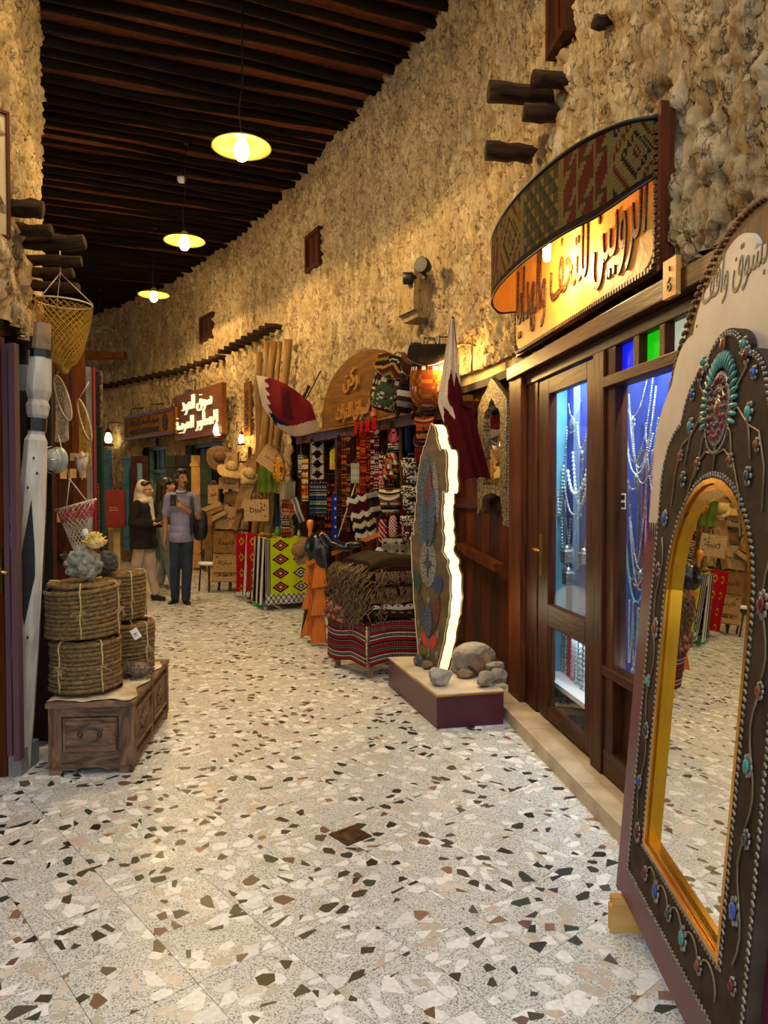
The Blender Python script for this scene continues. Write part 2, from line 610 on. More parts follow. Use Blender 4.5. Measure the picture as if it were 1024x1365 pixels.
def stone_wall(name, path, s0, s1, z0, z1, holes, label_seed, amp=0.052, step=0.022, cap=True):
    ns = int((s1 - s0) / step); nz = int((z1 - z0) / step)
    S = np.linspace(s0, s1, ns + 1); Z = np.linspace(z0, z1, nz + 1)
    SS, ZZ = np.meshgrid(S, Z)
    wx = SS + 0.10 * (fbm(SS * 5, ZZ * 5, 3, 11 + label_seed) - .5)
    wz = ZZ + 0.14 * (fbm(SS * 5, ZZ * 5, 3, 21 + label_seed) - .5)
    f1, f2, cid, ex, ey = worley(wx / 0.085, wz / 0.19, 3 + label_seed)
    tilt = (ex * (cid * 7.3 % 1 - .5) + ey * (cid * 3.7 % 1 - .2)) * 1.1
    h = np.clip((f2 - f1) * 3.5, 0, 1) ** 0.5 * (0.45 + 0.6 * cid + tilt)
    g1, g2, gc, gx, gy = worley(wx / 0.04, wz / 0.085, 8 + label_seed)
    h2 = np.clip((g2 - g1) * 3, 0, 1) ** .5 * (.5 + .6 * gc + gx * (gc * 9.1 % 1 - .5))
    big = fbm(SS * 1.2, ZZ * 1.2, 3, 31)
    fis = np.clip(1 - np.abs(fbm(SS * 11 + 1.5 * fbm(SS * 4, ZZ * 4, 2, 77), ZZ * 2.6, 4, 55) - .47) / .035, 0, 1) + .8 * np.clip(1 - np.abs(fbm(SS * 24, ZZ * 7, 3, 66) - .45) / .05, 0, 1)
    D = amp * (h * 1.0 + h2 * 0.6 + (fbm(SS * 18, ZZ * 7, 4, 5) - .5) * 1.3) + 0.05 * (big - 0.5) * 2 - .030 * fis
    ip = np.clip(np.searchsorted(path.s, SS.ravel()), 0, path.n - 1)
    base = path.xy[ip]; nr = path.nrm[ip]
    xy = base + nr * (D.ravel()[:, None] - 0.02)
    V = np.column_stack([xy, ZZ.ravel()])
    fs = []
    for j in range(nz):
        zc = (Z[j] + Z[j + 1]) / 2
        hs = [h_ for h_ in holes if h_[2] < zc < h_[3]]
        for i in range(ns):
            sc = (S[i] + S[i + 1]) / 2
            if any(a < sc < b for a, b, _, _ in hs): continue
            a = j * (ns + 1) + i
            fs.append((a, a + 1, a + ns + 2, a + ns + 1))
    # back skin so that it has thickness at its ends
    me = bpy.data.meshes.new(name)
    me.from_pydata(V.tolist(), [], fs)
    me.polygons.foreach_set('use_smooth', [True] * len(fs))
    me.materials.append(M_STONE)
    me.update()
    o = bpy.data.objects.new(name, me); COL.objects.link(o)
    o['kind'] = 'structure'
    return o

S_RMIN = 0.2
wall_right = stone_wall('wall_right', WR, S_RMIN, WR.len - 0.1, 0, CEIL + 0.12, HOLES_R, 0)
wall_right['label'] = 'rough coral stone wall curving away on the right side of the arcade'

# masonry behind the stone skin: thickness, reveals of the openings
def slab_along(mb, path, s0, s1, off0, off1, z0, z1, step=0.4):
    n = max(1, int((s1 - s0) / step))
    vs = []
    for i in range(n + 1):
        s = s0 + (s1 - s0) * i / n
        for off in (off0, off1):
            p, _, _ = path.at(s, off)
            for z in (z0, z1): vs.append((p[0], p[1], z))
    fs = []
    for i in range(n):
        a = i * 4; b = a + 4
        fs += [(a, b, b + 1, a + 1), (a + 2, a + 3, b + 3, b + 2), (a + 1, b + 1, b + 3, a + 3), (a, a + 2, b + 2, b)]
    fs += [(0, 1, 3, 2), (n * 4, n * 4 + 2, n * 4 + 3, n * 4 + 1)]
    mb.add(vs, fs, None, False)

M_PLAST = mat('lime_plaster', '#a48c66', '#c2ab82', rough=0.9, scale=10, bump=0.4)
mb = MB()
slab_along(mb, WR, S_RMIN, S_STALL, -0.06, -0.35, Z_LINTEL + .06, CEIL)
slab_along(mb, WR, S_STALL + .02, WR.len - .1, -0.26, -0.5, 0, CEIL)
mb.build('trim_1', M_PLAST)['kind'] = 'structure'

# ---- left wall: near pier with door opening beneath, then openings to daylight, then on
s_l1 = 3.9
HL = [(-1, WL.hit(52) , -1, 2.38)]
wall_left = stone_wall('wall_left', WL, 2.2, WL.hit(62) , 0, CEIL + .12, HL, 4)
wall_left['label'] = 'rough coral stone pier of the left wall, beam ends sticking out'
mb = MB()
slab_along(mb, WL, 0.1, WL.hit(62) - 0.02, -0.08, -0.5, 2.42, CEIL)
slab_along(mb, WL, 9.75, WL.len - .2, -0.05, -0.4, 0, CEIL)
mb.build('trim_2', M_PLAST)['kind'] = 'structure'
lf = bpy.data.objects.new('trim_3', None); COL.objects.link(lf); tag(lf, 'plank front of the closed shop on the left', kind='structure')
mb = MB()
slab_along(mb, WL, 0.1, WL.hit(40), -0.55, -0.6, 0, 2.5)
mb.build('backing', M_WOODD, lf)
for i in range(26):
    mb = MB(); slab_along(mb, WL, .1 + i * .2, .295 + i * .2, -0.10, -0.13, 0, 2.44); mb.build('plank', M_WOODM if i % 2 else M_WOODD, lf)
mb = MB(); slab_along(mb, WL, .1, 5.4, -0.03, -0.09, 2.36, 2.46); mb.build('lintel', M_WOODX, lf)

# ---- floor: terrazzo tiles
def terrazzo():
    m = bpy.data.materials.new('terrazzo'); m.use_nodes = True
    t = m.node_tree; L = t.links.new
    b = t.nodes['Principled BSDF']
    b.inputs['Roughness'].default_value = 0.38
    b.inputs['Specular IOR Level'].default_value = 0.35
    tc = nn(t, 'ShaderNodeTexCoord'); oi = nn(t, 'ShaderNodeObjectInfo')
    mu = nn(t, 'ShaderNodeMath', operation='MULTIPLY'); mu.inputs[1].default_value = 137.0
    L(oi.outputs['Random'], mu.inputs[0])
    cx = nn(t, 'ShaderNodeCombineXYZ'); L(mu.outputs[0], cx.inputs[0]); L(mu.outputs[0], cx.inputs[1])
    ad = nn(t, 'ShaderNodeVectorMath', operation='ADD')
    L(tc.outputs['Object'], ad.inputs[0]); L(cx.outputs[0], ad.inputs[1])
    # speckled ground
    sp = nn(t, 'ShaderNodeTexVoronoi', voronoi_dimensions='2D', inp={'Scale': 260.0}); L(ad.outputs[0], sp.inputs[0])
    rs = ramp(t, [(0.0, '#74746f'), (0.13, '#9a9c9a'), (0.26, '#c1c4c4'), (0.70, '#d3d6d7'), (1.0, '#e8ebec')], 'CONSTANT')
    sx = nn(t, 'ShaderNodeSeparateColor'); L(sp.outputs[1], sx.inputs[0]); L(sx.outputs[0], rs.inputs[0])
    cur = rs.outputs[0]
    def layer(cur, scale, rot, stretch, lo, hi, stops, thr, off):
        mp = nn(t, 'ShaderNodeMapping'); mp.inputs['Rotation'].default_value = (0, 0, rot)
        mp.inputs['Scale'].default_value = stretch; mp.inputs['Location'].default_value = (off, off * 1.7, 0)
        L(ad.outputs[0], mp.inputs[0])
        e = nn(t, 'ShaderNodeTexVoronoi', voronoi_dimensions='2D', feature='DISTANCE_TO_EDGE', inp={'Scale': scale, 'Randomness': 0.85})
        c = nn(t, 'ShaderNodeTexVoronoi', voronoi_dimensions='2D', inp={'Scale': scale, 'Randomness': 0.85})
        L(mp.outputs[0], e.inputs[0]); L(mp.outputs[0], c.inputs[0])
        s = nn(t, 'ShaderNodeSeparateColor'); L(c.outputs[1], s.inputs[0])
        # per-cell size: threshold from green channel
        th = nn(t, 'ShaderNodeMath', operation='MULTIPLY_ADD'); L(s.outputs[1], th.inputs[0]); th.inputs[1].default_value = thr[1]; th.inputs[2].default_value = thr[0]
        g = nn(t, 'ShaderNodeMath', operation='GREATER_THAN'); L(e.outputs[0], g.inputs[0]); L(th.outputs[0], g.inputs[1])
        a = nn(t, 'ShaderNodeMath', operation='LESS_THAN'); L(s.outputs[0], a.inputs[0]); a.inputs[1].default_value = hi
        mm = nn(t, 'ShaderNodeMath', operation='MULTIPLY'); L(g.outputs[0], mm.inputs[0]); L(a.outputs[0], mm.inputs[1])
        rp = ramp(t, stops, 'CONSTANT'); L(s.outputs[2], rp.inputs[0])
        nz = nn(t, 'ShaderNodeTexNoise', inp={'Scale': 60.0, 'Detail': 3.0}); L(ad.outputs[0], nz.inputs[0])
        rz = ramp(t, [(0.3, 0.75), (0.7, 1.0)]); L(nz.outputs[0], rz.inputs[0])
        m2 = nn(t, 'ShaderNodeMix', data_type='RGBA', blend_type='MULTIPLY'); m2.inputs[0].default_value = 1
        L(rp.outputs[0], m2.inputs[6]); L(rz.outputs[0], m2.inputs[7])
        mx = nn(t, 'ShaderNodeMix', data_type='RGBA'); L(mm.outputs[0], mx.inputs[0]); L(cur, mx.inputs[6]); L(m2.outputs[2], mx.inputs[7])
        return mx.outputs[2]
    light = [(0.0, '#f0f2f4'), (0.35, '#e2e5e8'), (0.66, '#d8d0c8'), (0.78, '#c9bab0'), (0.88, '#bdbaae')]
    dark = [(0.0, '#20231f'), (0.3, '#2e3a33'), (0.52, '#3a332c'), (0.68, '#6b4f42'), (0.8, '#8d6a58'), (0.9, '#4c4a48')]
    cur = layer(cur, 11.0, 0.4, (1.0, 1.25, 1), 0, 0.36, light, (0.09, 0.14), 3.1)
    cur = layer(cur, 15.0, 1.7, (1.0, 1.5, 1), 0, 0.28, light, (0.08, 0.14), 7.7)
    cur = layer(cur, 15.0, 1.0, (0.95, 1.3, 1), 0, 0.12, dark, (0.11, 0.14), 1.3)
    cur = layer(cur, 13.5, 2.3, (1.0, 1.25, 1), 0, 0.105, dark, (0.12, 0.16), 5.9)
    L(cur, b.inputs['Base Color'])
    nb = nn(t, 'ShaderNodeTexNoise', inp={'Scale': 3.0, 'Detail': 4.0}); L(tc.outputs['Object'], nb.inputs[0])
    rr = ramp(t, [(0.3, 0.30), (0.7, 0.48)]); L(nb.outputs[0], rr.inputs[0]); L(rr.outputs[0], b.inputs['Roughness'])
    return m
M_TERR = terrazzo()
M_GROUT = mat('tile_joint', '#5d564b', rough=0.9)
floor = MB().box((-4, 8, -0.062), (26, 34, 0.1)).build('floor', M_GROUT)
tag(floor, 'pale terrazzo tile floor with dark and light marble chips', kind='structure')
TA = Vector((-0.651, 0.759)); TB = Vector((0.759, 0.651))
T0 = Vector((0.123, 2.81)); TS = 0.3045
GATE = 0.0018
tile_me = MB().box((0, 0, -0.006), (TS - GATE, TS - GATE, 0.012)).mesh('tile', M_TERR)
cells = []
ptsR = WR.xy; ptsL = WL.xy
def inside(p):
    iR = np.argmin(np.abs(ptsR[:, 1] - p.y)); iL = np.argmin(np.abs(ptsL[:, 1] - p.y))
    if p.y > 17.2: return True
    return ptsL[iL, 0] - 1.5 < p.x < ptsR[iR, 0] + 0.5
for i in range(-70, 90):
    for j in range(-70, 90):
        c = T0 + TA * ((i + .5) * TS) + TB * ((j + .5) * TS)
        if -1.5 < c.y < 21.5 and -15 < c.x < 3 and inside(c):
            d = math.hypot(c.x, c.y)
            vis = c.y > 1.7 and abs(c.x / c.y) < 0.62
            cells.append((d + (0 if vis else 100), c))
cells.sort(key=lambda a: a[0])
ang = math.atan2(TA.y, TA.x)
rest = MB()
for k, (d, c) in enumerate(cells):
    if k < 298:
        o = bpy.data.objects.new('tile', tile_me); COL.objects.link(o); o.parent = floor
        o.location = (c.x, c.y, rnd.uniform(-.0006, .0004)); o.rotation_euler = (0, 0, ang + PI / 2 * rnd.randrange(4))
    else:
        rest.box((c.x, c.y, -0.006), (TS - GATE * 1.6, TS - GATE * 1.6, 0.012), rot=(0, 0, ang))
o = rest.build('tile_field', M_TERR, floor, recalc=False); o['kind'] = 'stuff'
tag(o, 'terrazzo tiles further along the arcade')

# floor drain
dr = thing('floor_drain', 'square brass floor drain set flush in the terrazzo', 'drain', G(467, 1114), ang)
M_BRON = mat('old_bronze', '#3b2a1c', '#5c4128', rough=0.4, metal=0.8, scale=20)
MB().box((0, 0, 0.002), (0.135, 0.135, 0.004)).build('plate', M_BRON, dr)
MB().tube([(0.05 * math.cos(a * PI / 12), 0.05 * math.sin(a * PI / 12), 0.004) for a in range(24)], 0.003, 6, closed=True).build('ring', M_BRON, dr)
MB().lathe([(0, 0.0045), (0.045, 0.0045), (0.046, 0.003)], 24).build('cover', mat('drain_cover', '#2a1d16', '#4d3424', rough=0.5, metal=0.5), dr)

# ---- ceiling: mats of palm and cane carried by mangrove poles
M_MATT = mat('cane_matting', '#4a2410', '#8f4c20', rough=0.9, scale=5, stretch=(1, 7, 1), bump=0.8, bscale=25, dist=2)
DB = Vector((0.925, 0.38)).normalized()         # along a pole
DP = Vector((-DB.y, DB.x))                      # from pole to pole
mb = MB()
mb.box((0, 0, 0), (40, 40, 0.06))
ceil = mb.build('ceiling', M_MATT, None, (0, 0, CEIL + 0.10))
rz = math.atan2(DB.y, DB.x)
ceil.rotation_euler = (0, 0, rz)
off = 3.6 * DP.y   # the roof starts a little ahead of the camera's zenith
cen = Vector((-8, 0)) + DP * 0
along = Vector((-6, 12))
# place the slab so that its near edge passes through (0, 3.4)
near = Vector((0, 3.3))
ceil.location = (near.x + DP.x * 20 - DB.x * 4, near.y + DP.y * 20 - DB.y * 4, CEIL + 0.095)
tag(ceil, 'dark pole and cane matting ceiling over the arcade', kind='structure')
poles = []
for v in range(5):
    r2 = random.Random(v)
    L_ = 8.6
    pts, rr = [], []
    for k in range(23):
        x = -L_ / 2 + L_ * k / 22
        pts.append((x, 0.035 * math.sin(x * 1.1 + v) + r2.uniform(-.012, .012), 0.02 * math.sin(x * 0.8 + v * 2) + r2.uniform(-.008, .008)))
        rr.append(0.055 + r2.uniform(-.006, .006) - 0.012 * k / 22)
    poles.append(MB().tube(pts, rr, 8).mesh('pole', M_POLE))
ci = ceil.matrix_basis.inverted()
dmin = Vector((0, 3.45)).dot(DP)
k = 0
d = dmin
while d < 24:
    # middle of the corridor on this line
    best = None
    a = [WR.xy[i] for i in range(0, WR.n, 10) if abs(WR.xy[i] @ np.array(DP) - d) < 0.12]
    b_ = [WL.xy[i] for i in range(0, WL.n, 10) if abs(WL.xy[i] @ np.array(DP) - d) < 0.12]
    if a:
        ra = max(np.dot(p, np.array(DB)) for p in a)
        c = DB * (ra + 0.15 - 4.3) + DP * d
        o = bpy.data.objects.new('pole', poles[k % 5]); COL.objects.link(o); o.parent = ceil
        o.location = ci @ Vector((c.x, c.y, CEIL + 0.035 + rnd.uniform(-.012, .01)))
        o.rotation_euler = (rnd.uniform(0, 6), 0, (PI if rnd.random() < .5 else 0) + rnd.uniform(-.008, .008))
    k += 1
    d += rnd.uniform(0.205, 0.255)

# ---- beam ends (drip poles) sticking out of the stone
def stub(path, px, py, length, r, parent, offb=-0.15, dip=0.0, s=None, z=None, yaw=0.0):
    sp, rot, ss = path.spot(px, py, 0.0)
    if z is not None: sp.z = z
    p, t, n = path.at(ss)
    q = Vector((n[0], n[1], 0))
    if yaw: q = Euler((0, 0, yaw)).to_matrix() @ q
    a = Vector((p[0], p[1], sp.z)) + q * offb
    b = Vector((p[0], p[1], sp.z)) + q * length + Vector((0, 0, -dip))
    mbb = MB()
    L_ = (b - a).length
    n_ = 7
    pts = [(L_ * i / n_, rnd.uniform(-.006, .006), rnd.uniform(-.006, .006)) for i in range(n_ + 1)]
    mbb.tube(pts, [r * (1 + rnd.uniform(-.07, .07)) for _ in pts], 9)
    o = mbb.build('beam_end', M_STUB, parent)
    o.location = a
    o.rotation_euler = (b - a).to_track_quat('X', 'Z').to_euler()
    return o
for px, py, l, r in ((752, 108, 0.20, 0.05), (738, 128, 0.42, 0.06), (742, 152, 0.22, 0.055), (710, 205, 0.33, 0.06), (803, 30, 0.07, 0.035)):
    stub(WR, px, py, l, r, wall_right)
for i in range(9):     # row above the leaning poles
    px = 312 + i * 8.2
    stub(WR, px, 470 - i * 4.2, 0.27, 0.042, wall_right)
for i in range(18):    # row running to the far end
    px = 140 + i * 9.6
    stub(WR, px, 517 - i * 2.0 - (i > 11) * (i - 11) * 1.0, 0.20, 0.05, wall_right)
for px, py, Y, endpx, r in ((-4, 277, 4.0, 56, 0.05), (-8, 305, 4.15, 68, 0.035), (-2, 322, 4.25, 112, 0.045), (22, 346, 4.7, 108, 0.035),
                         (38, 362, 5.0, 97, 0.035), (47, 381, 5.3, 104, 0.04), (50, 398, 5.5, 58, 0.03)):
    a, b = P(px - 12, py, Y), P(endpx, py + 2, Y)
    n_ = 6
    pts = [a.lerp(b, i / n_) + Vector((0, rnd.uniform(-.008, .008), rnd.uniform(-.008, .008))) for i in range(n_ + 1)]
    mbb = MB().tube([p - a for p in pts], [r * (1 + rnd.uniform(-.08, .08)) for _ in pts], 10)
    mbb.build('beam_end', M_STUB, wall_left, a)
# ================================================================== SHOP SHELLS AND FRONTS
M_DARKIN = mat('dark_interior', '#1c1410', '#2a1d14', rough=0.9)
M_GOLDW = wood('golden_wood', '#5c3813', '#8a5c24', 'Z', rough=0.45)
mb = MB()
slab_along(mb, WR, 0.05, S_STALL + .1, -1.25, -1.3, -0.02, 2.5)
slab_along(mb, WR, 0.05, S_STALL + .1, -0.28, -1.3, 2.44, 2.5)
slab_along(mb, WR, WR.hit(696) - .02, S_STALL + .1, -0.0, -1.3, 2.34, 2.40)
slab_along(mb, WR, S_STALL - .04, S_STALL + .06, -0.05, -1.3, 0, 2.4)
slab_along(mb, WR, WR.hit(686), WR.hit(686) + .05, -0.13, -1.3, 0, 2.4)
slab_along(mb, WR, WR.hit(622), WR.hit(622) + .05, -0.12, -1.3, 0, 2.4)
slab_along(mb, WR, 0.0, 0.05, -0.0, -1.3, 0, 2.4)
mb.build('trim_4', M_DARKIN)['kind'] = 'structure'

class Fr:
    """local frame on the wall: x to the viewer's right, -y into the corridor"""
    def __init__(s, px, off=0.0, pxb=None, path=None):
        path = path or WR
        if pxb is None:
            loc, r, _ = path.spot(px, None, off)
        else:
            a = path.spot(px, None, off)[0]; b = path.spot(pxb, None, off)[0]
            loc = a; r = math.atan2((b - a).y, (b - a).x)
        s.loc, s.rot = Vector((loc.x, loc.y, 0)), r
        s.ex = Vector((math.cos(r), math.sin(r), 0)); s.ey = Vector((-math.sin(r), math.cos(r), 0))
        s.M = Matrix.Translation(s.loc) @ Matrix.Rotation(r, 4, 'Z')
        s.Mi = s.M.inverted()
    def xz(s, px, py, y=0.0):
        """local x, z of the picture point on the plane local y"""
        d = ray(px, py)
        o = s.loc + s.ey * y
        t = (o - CAM).dot(s.ey) / d.dot(s.ey)
        q = s.Mi @ (CAM + d * t)
        return q.x, q.z

F = Fr(690, 0.0, 860)
def X(px, y=0.0): return F.xz(px, 700, y)[0]
def Z(px, py, y=0.0): return F.xz(px, py, y)[1]

# ---- shop front of the lit jeweller: sill, frame, door, window, transom
M_SILL = mat('sill_stone', '#a08c70', '#c4b295', rough=0.45, scale=6)
sill = MB()
x0, x1 = X(690), X(1010)
n_s = 4
sill_o = bpy.data.objects.new('trim_5', None); COL.objects.link(sill_o)
sill_o.location = F.loc; sill_o.rotation_euler = (0, 0, F.rot); sill_o['kind'] = 'structure'
for i in range(4):
    a = x0 + (x1 + .6 - x0) * i / 4; b = x0 + (x1 + .6 - x0) * (i + 1) / 4
    MB().box(((a + b) / 2, -0.09, 0.04), (b - a - .003, 0.22, 0.08)).build('stone_slab', M_SILL, sill_o)

sf = bpy.data.objects.new('door_1', None); COL.objects.link(sf)
sf.location = F.loc; sf.rotation_euler = (0, 0, F.rot)
tag(sf, 'dark wooden glazed shopfront door and frame with coloured transom panes', kind='structure')
def fbox(name, xa, xb, ya, yb, za, zb, m=M_WOODD, parent=sf, bev=0.0, fr=None):
    mb = MB().box(((xa + xb) / 2, (ya + yb) / 2, (za + zb) / 2), (abs(xb - xa), abs(yb - ya), abs(zb - za)))
    o = mb.build(name, m, parent)
    if bev:
        mo = o.modifiers.new('b', 'BEVEL'); mo.width = bev; mo.segments = 2
    return o
ZT = Z(760, 472)   # top of leaf
zt = 2.27
fbox('jamb', X(691), X(707), -0.07, 0.10, 0.08, 2.34, M_WOODM, bev=.006)
fbox('jamb', X(707), X(722), -0.03, 0.10, 0.08, 2.30, M_WOODD, bev=.006)
fbox('lintel', X(691), X(1010) + .6, -0.09, 0.08, 2.27, 2.36, M_WOODX, bev=.006)
fbox('lintel', X(691), X(1010) + .6, -0.04, 0.08, 2.20, 2.27, M_WOODX, bev=.006)
xl, xr = X(723), X(800)
gx0, gx1 = X(736), X(787)
zl = 0.10
zg1 = Z(735, 805); zg2 = Z(735, 526) ; zg3 = Z(735, 834); zg4 = Z(733, 940)
leaf = fbox('door_leaf', xl, gx0, -0.025, 0.025, zl, 2.19, M_WOODD, bev=.004)
def sub(name, *a, m=M_WOODD, par=None, bev=.004):
    return fbox(name, *a, m, par, bev)
sub('stile', gx1, xr, -0.025, 0.025, zl, 2.19, par=leaf)
sub('rail', gx0, gx1, -0.025, 0.025, zg2, 2.19, m=M_WOODX, par=leaf)
sub('rail', gx0, gx1, -0.025, 0.025, zg3, zg1, m=M_WOODX, par=leaf)
sub('rail', gx0, gx1, -0.025, 0.025, zl, zg4, m=M_WOODX, par=leaf)
M_PANE = mat('pane_glass', '#6a7a80', rough=0.02, alpha=0.07, spec=0.8)
sub('pane', gx0, gx1, -0.003, 0.003, zg1, zg2, m=M_PANE, par=leaf, bev=0)
sub('pane', gx0, gx1, -0.003, 0.003, zg4, zg3, m=M_PANE, par=leaf, bev=0)
M_HINGE = mat('dark_hinge', '#17110d', rough=0.5, metal=0.6)
for z in (0.35, 1.0, 1.55, 2.08):
    mb = MB()
    for k in range(5): mb.lathe([(0.008, k * .022), (0.008, k * .022 + .019)], 8, (xr + .004, -0.03, z))
    mb.build('hinge', M_HINGE, leaf)
M_BRASS = mat('brass', '#8a6a2a', '#b8923f', rough=0.3, metal=0.9, scale=10)
hx = X(727)
mb = MB().box((hx, -0.028, 1.10), (0.035, 0.006, 0.26))
mb.tube([(hx, -.03, 1.14), (hx, -.08, 1.14), (hx + .03, -.085, 1.14), (hx + .12, -.08, 1.135)], .008, 8)
mb.build('handle', M_BRASS, leaf)
# window unit to the camera side of the door
px0, px1_ = X(801), X(816)
xe = X(1010) + .5
fbox('post', px0, px1_, -0.05, 0.08, 0.08, 2.20, M_WOODD, bev=.006)
w0, w1 = X(828), X(940)
zr = Z(828, 515); zb_ = Z(828, 893)
fbox('frame_stile', px1_, w0, -0.035, 0.03, 0.08, 2.20, M_WOODD, bev=.004)
fbox('rail', px1_, xe, -0.06, 0.03, zr, zr + .055, M_WOODX, bev=.006)
fbox('rail', px1_, xe, -0.05, 0.03, zb_ - .05, zb_, M_WOODX, bev=.008)
fbox('rail', px1_, xe, -0.04, 0.03, 0.08, 0.22, M_WOODX, bev=.006)
fbox('panel', px1_, xe, 0.01, 0.03, 0.2, zb_ - .04, M_WOODD)
fbox('pane', w0, xe, -0.003, 0.003, zb_, zr, M_PANE)
fbox('post', X(975), X(1010), -0.05, 0.08, 0.08, 2.20, M_WOODD)
def stained(name, c):
    m = bpy.data.materials.new(name); m.use_nodes = True
    t = m.node_tree; b = t.nodes['Principled BSDF']
    b.inputs['Base Color'].default_value = tuple(lin(c)) + (1,)
    b.inputs['Roughness'].default_value = 0.15
    b.inputs['Emission Color'].default_value = tuple(lin(c)) + (1,)
    b.inputs['Emission Strength'].default_value = 0.75  # glow put into the pane colour stands for light from behind
    no = nn(t, 'ShaderNodeTexNoise', inp={'Scale': 60.0}); bp = nn(t, 'ShaderNodeBump', inp={'Strength': 0.5, 'Distance': .01})
    t.links.new(no.outputs[0], bp.inputs['Height']); t.links.new(bp.outputs[0], b.inputs['Normal'])
    return m
zs0 = zr + .055
for pa, pb, c, nme in ((818, 853, '#0a1fe8', 'blue_glass'), (861, 887, '#12b80c', 'green_glass'), (897, 925, '#a8b09a', 'clear_glass'), (933, 965, '#b88a1c', 'amber_glass')):
    o = fbox('pane', X(pa), X(pb), 0.0, 0.006, zs0, 2.20, stained(nme, c))
    o['label'] = nme.replace('_', ' ') + ' transom pane'
for pa in (857, 892, 929): fbox('mullion', X(pa - 4), X(pa + 4), -0.04, 0.03, zs0, 2.20, M_WOODD, bev=.004)
# stickers on the window
M_STK = mat('sticker_black', '#141414', rough=0.5); M_STW = mat('sticker_white', '#e8e8e8', rough=0.5)
sx, sz = X(829.5), Z(829, 668)
MB().box((sx + .025, -0.006, sz), (0.045, 0.002, 0.075)).build('sticker', M_STW, sf)
for dz in (.018, -.018):
    MB().box((sx + .025, -0.008, sz + dz), (0.038, 0.002, 0.024)).build('sticker', M_STK, sf)

# ---- the lit showcase behind the glass
M_BLUE = mat('blue_cloth', '#0e2688', '#1a3fae', rough=0.9, scale=3, bump=0.3, bscale=8)
M_CYAN = mat('pale_cyan_board', '#3f8fa8', '#569fb8', rough=0.6)
M_WHITE = mat('white_board', '#dfe3e4', rough=0.5)
case = thing('display_case', 'lit blue-backed display case of necklaces inside the shop window', 'showcase', F.loc, F.rot)
cb = 0.26
cx0, cx1 = X(757, cb), X(1010) + .3
MB().box(((cx0 + cx1) / 2, cb, 1.25), (cx1 - cx0, 0.02, 2.1)).build('back', M_BLUE, case)
MB().box(((cx0 + cx1) / 2, (cb + .1) / 2, 0.27), (cx1 - cx0, cb - .05, 0.03)).build('floor_board', M_WHITE, case)
MB().box(((cx0 + cx1) / 2, (cb + .1) / 2, 2.3), (cx1 - cx0, cb - .05, 0.03)).build('top_board', M_WHITE, case)
MB().box((cx0 - .01, (cb + .07) / 2, 1.27), (0.02, cb - .07, 2.0)).build('side_board', M_CYAN, case)
M_TUBE = mat('light_tube', '#ffffff', emit='#dff1ff', es=5)
for yy, xx in ((0.09, cx0 + .1), (0.09, cx0 + 1.25)):
    MB().tube([(xx, yy, 2.27), (xx + .8, yy, 2.27)], 0.012, 8).build('light_tube', M_TUBE, case)
    lamp('case_light', 'AREA', (xx + .4, yy, 2.24), 24, (0.82, 0.93, 1.0), 0.7, (0.12, 0, 0), case, size_y=0.04)
MB().tube([(cx0 + .02, .09, .4), (cx0 + .02, .09, 2.2)], 0.005, 8).build('light_tube', M_TUBE, case)
lamp('case_light', 'POINT', (cx0 + .45, .12, .6), 1.2, (0.82, 0.93, 1.0), 0.08, None, case)
lamp('case_light', 'POINT', (cx0 + 1.5, .12, .6), 3, (0.82, 0.93, 1.0), 0.08, None, case)
# glass shelves uprights catch light
M_STEEL = mat('polished_steel', '#c9ccd0', rough=0.25, metal=0.9)
for px in (768,):
    MB().box((X(px, .15), .15, 1.3), (0.006, 0.04, 1.9)).build('glass_divider', mat('edge_glass', '#b8e2f0', rough=0.1, alpha=0.12), case)

M_SILVER = mat('silver_beads', '#6d757a', '#b5bcc1', rough=0.35, metal=0.7, scale=60)
BEADM = {'silver': M_SILVER, 'pearl': mat('pearl_beads', '#93a5a5', '#cdd6d6', rough=0.3, scale=50),
         'red': mat('red_beads', '#8e1a1c', '#c93a3a', rough=0.35, scale=50), 'green': mat('olive_beads', '#4a5a2c', '#76803c', rough=0.4, scale=50),
         'black': mat('black_beads', '#111318', '#2a2f3a', rough=0.3, scale=50), 'teal': mat('teal_beads', '#2b8a8c', '#58b8b0', rough=0.35, scale=50),
         'pink': mat('pink_beads', '#c8525f', '#e59a9a', rough=0.35, scale=50)}
def bead_string(pts, r, n, seg=6):
    """tube whose radius swells into beads"""
    P_ = np.array(pts); L_ = np.concatenate([[0], np.cumsum(np.linalg.norm(np.diff(P_, axis=0), axis=1))])
    m = n * 4 + 1
    s = np.linspace(0, L_[-1], m)
    q = np.stack([np.interp(s, L_, P_[:, i]) for i in range(3)], 1)
    rr = [r * (0.35 if k % 4 == 0 else (0.95 if k % 2 else 1.15)) for k in range(m)]
    return MB().tube([tuple(a) for a in q], rr, seg)
def necklace(x, y, ztop, w, drop, kind, r=0.006, pend=None, label=''):
    t = thing('necklace', label, 'necklace', F.M @ Vector((x, y, ztop)), F.rot, 'necklaces in the blue display case')
    n = 26
    pts = [(-w / 2 + w * i / n, -0.01 * math.sin(PI * i / n), -drop * (1 - abs(2 * i / n - 1) ** 2.2)) for i in range(n + 1)]
    ln = sum((Vector(pts[i + 1]) - Vector(pts[i])).length for i in range(n))
    bead_string(pts, r, max(8, int(ln / (r * 2.6)))).build('string', BEADM[kind], t)
    if pend:
        mb = MB()
        mb.lathe([(0, -.006), (pend, -.004), (pend, .004), (0, .008)], 12, (0, -.012, -drop - pend), ax='Y')
        for k in range(5): mb.ell(((k - 2) * pend * .45, -.012, -drop - pend * 2.2), (.004, .004, .012), 6, 4)
        mb.build('pendant', M_SILVER, t)
    return t
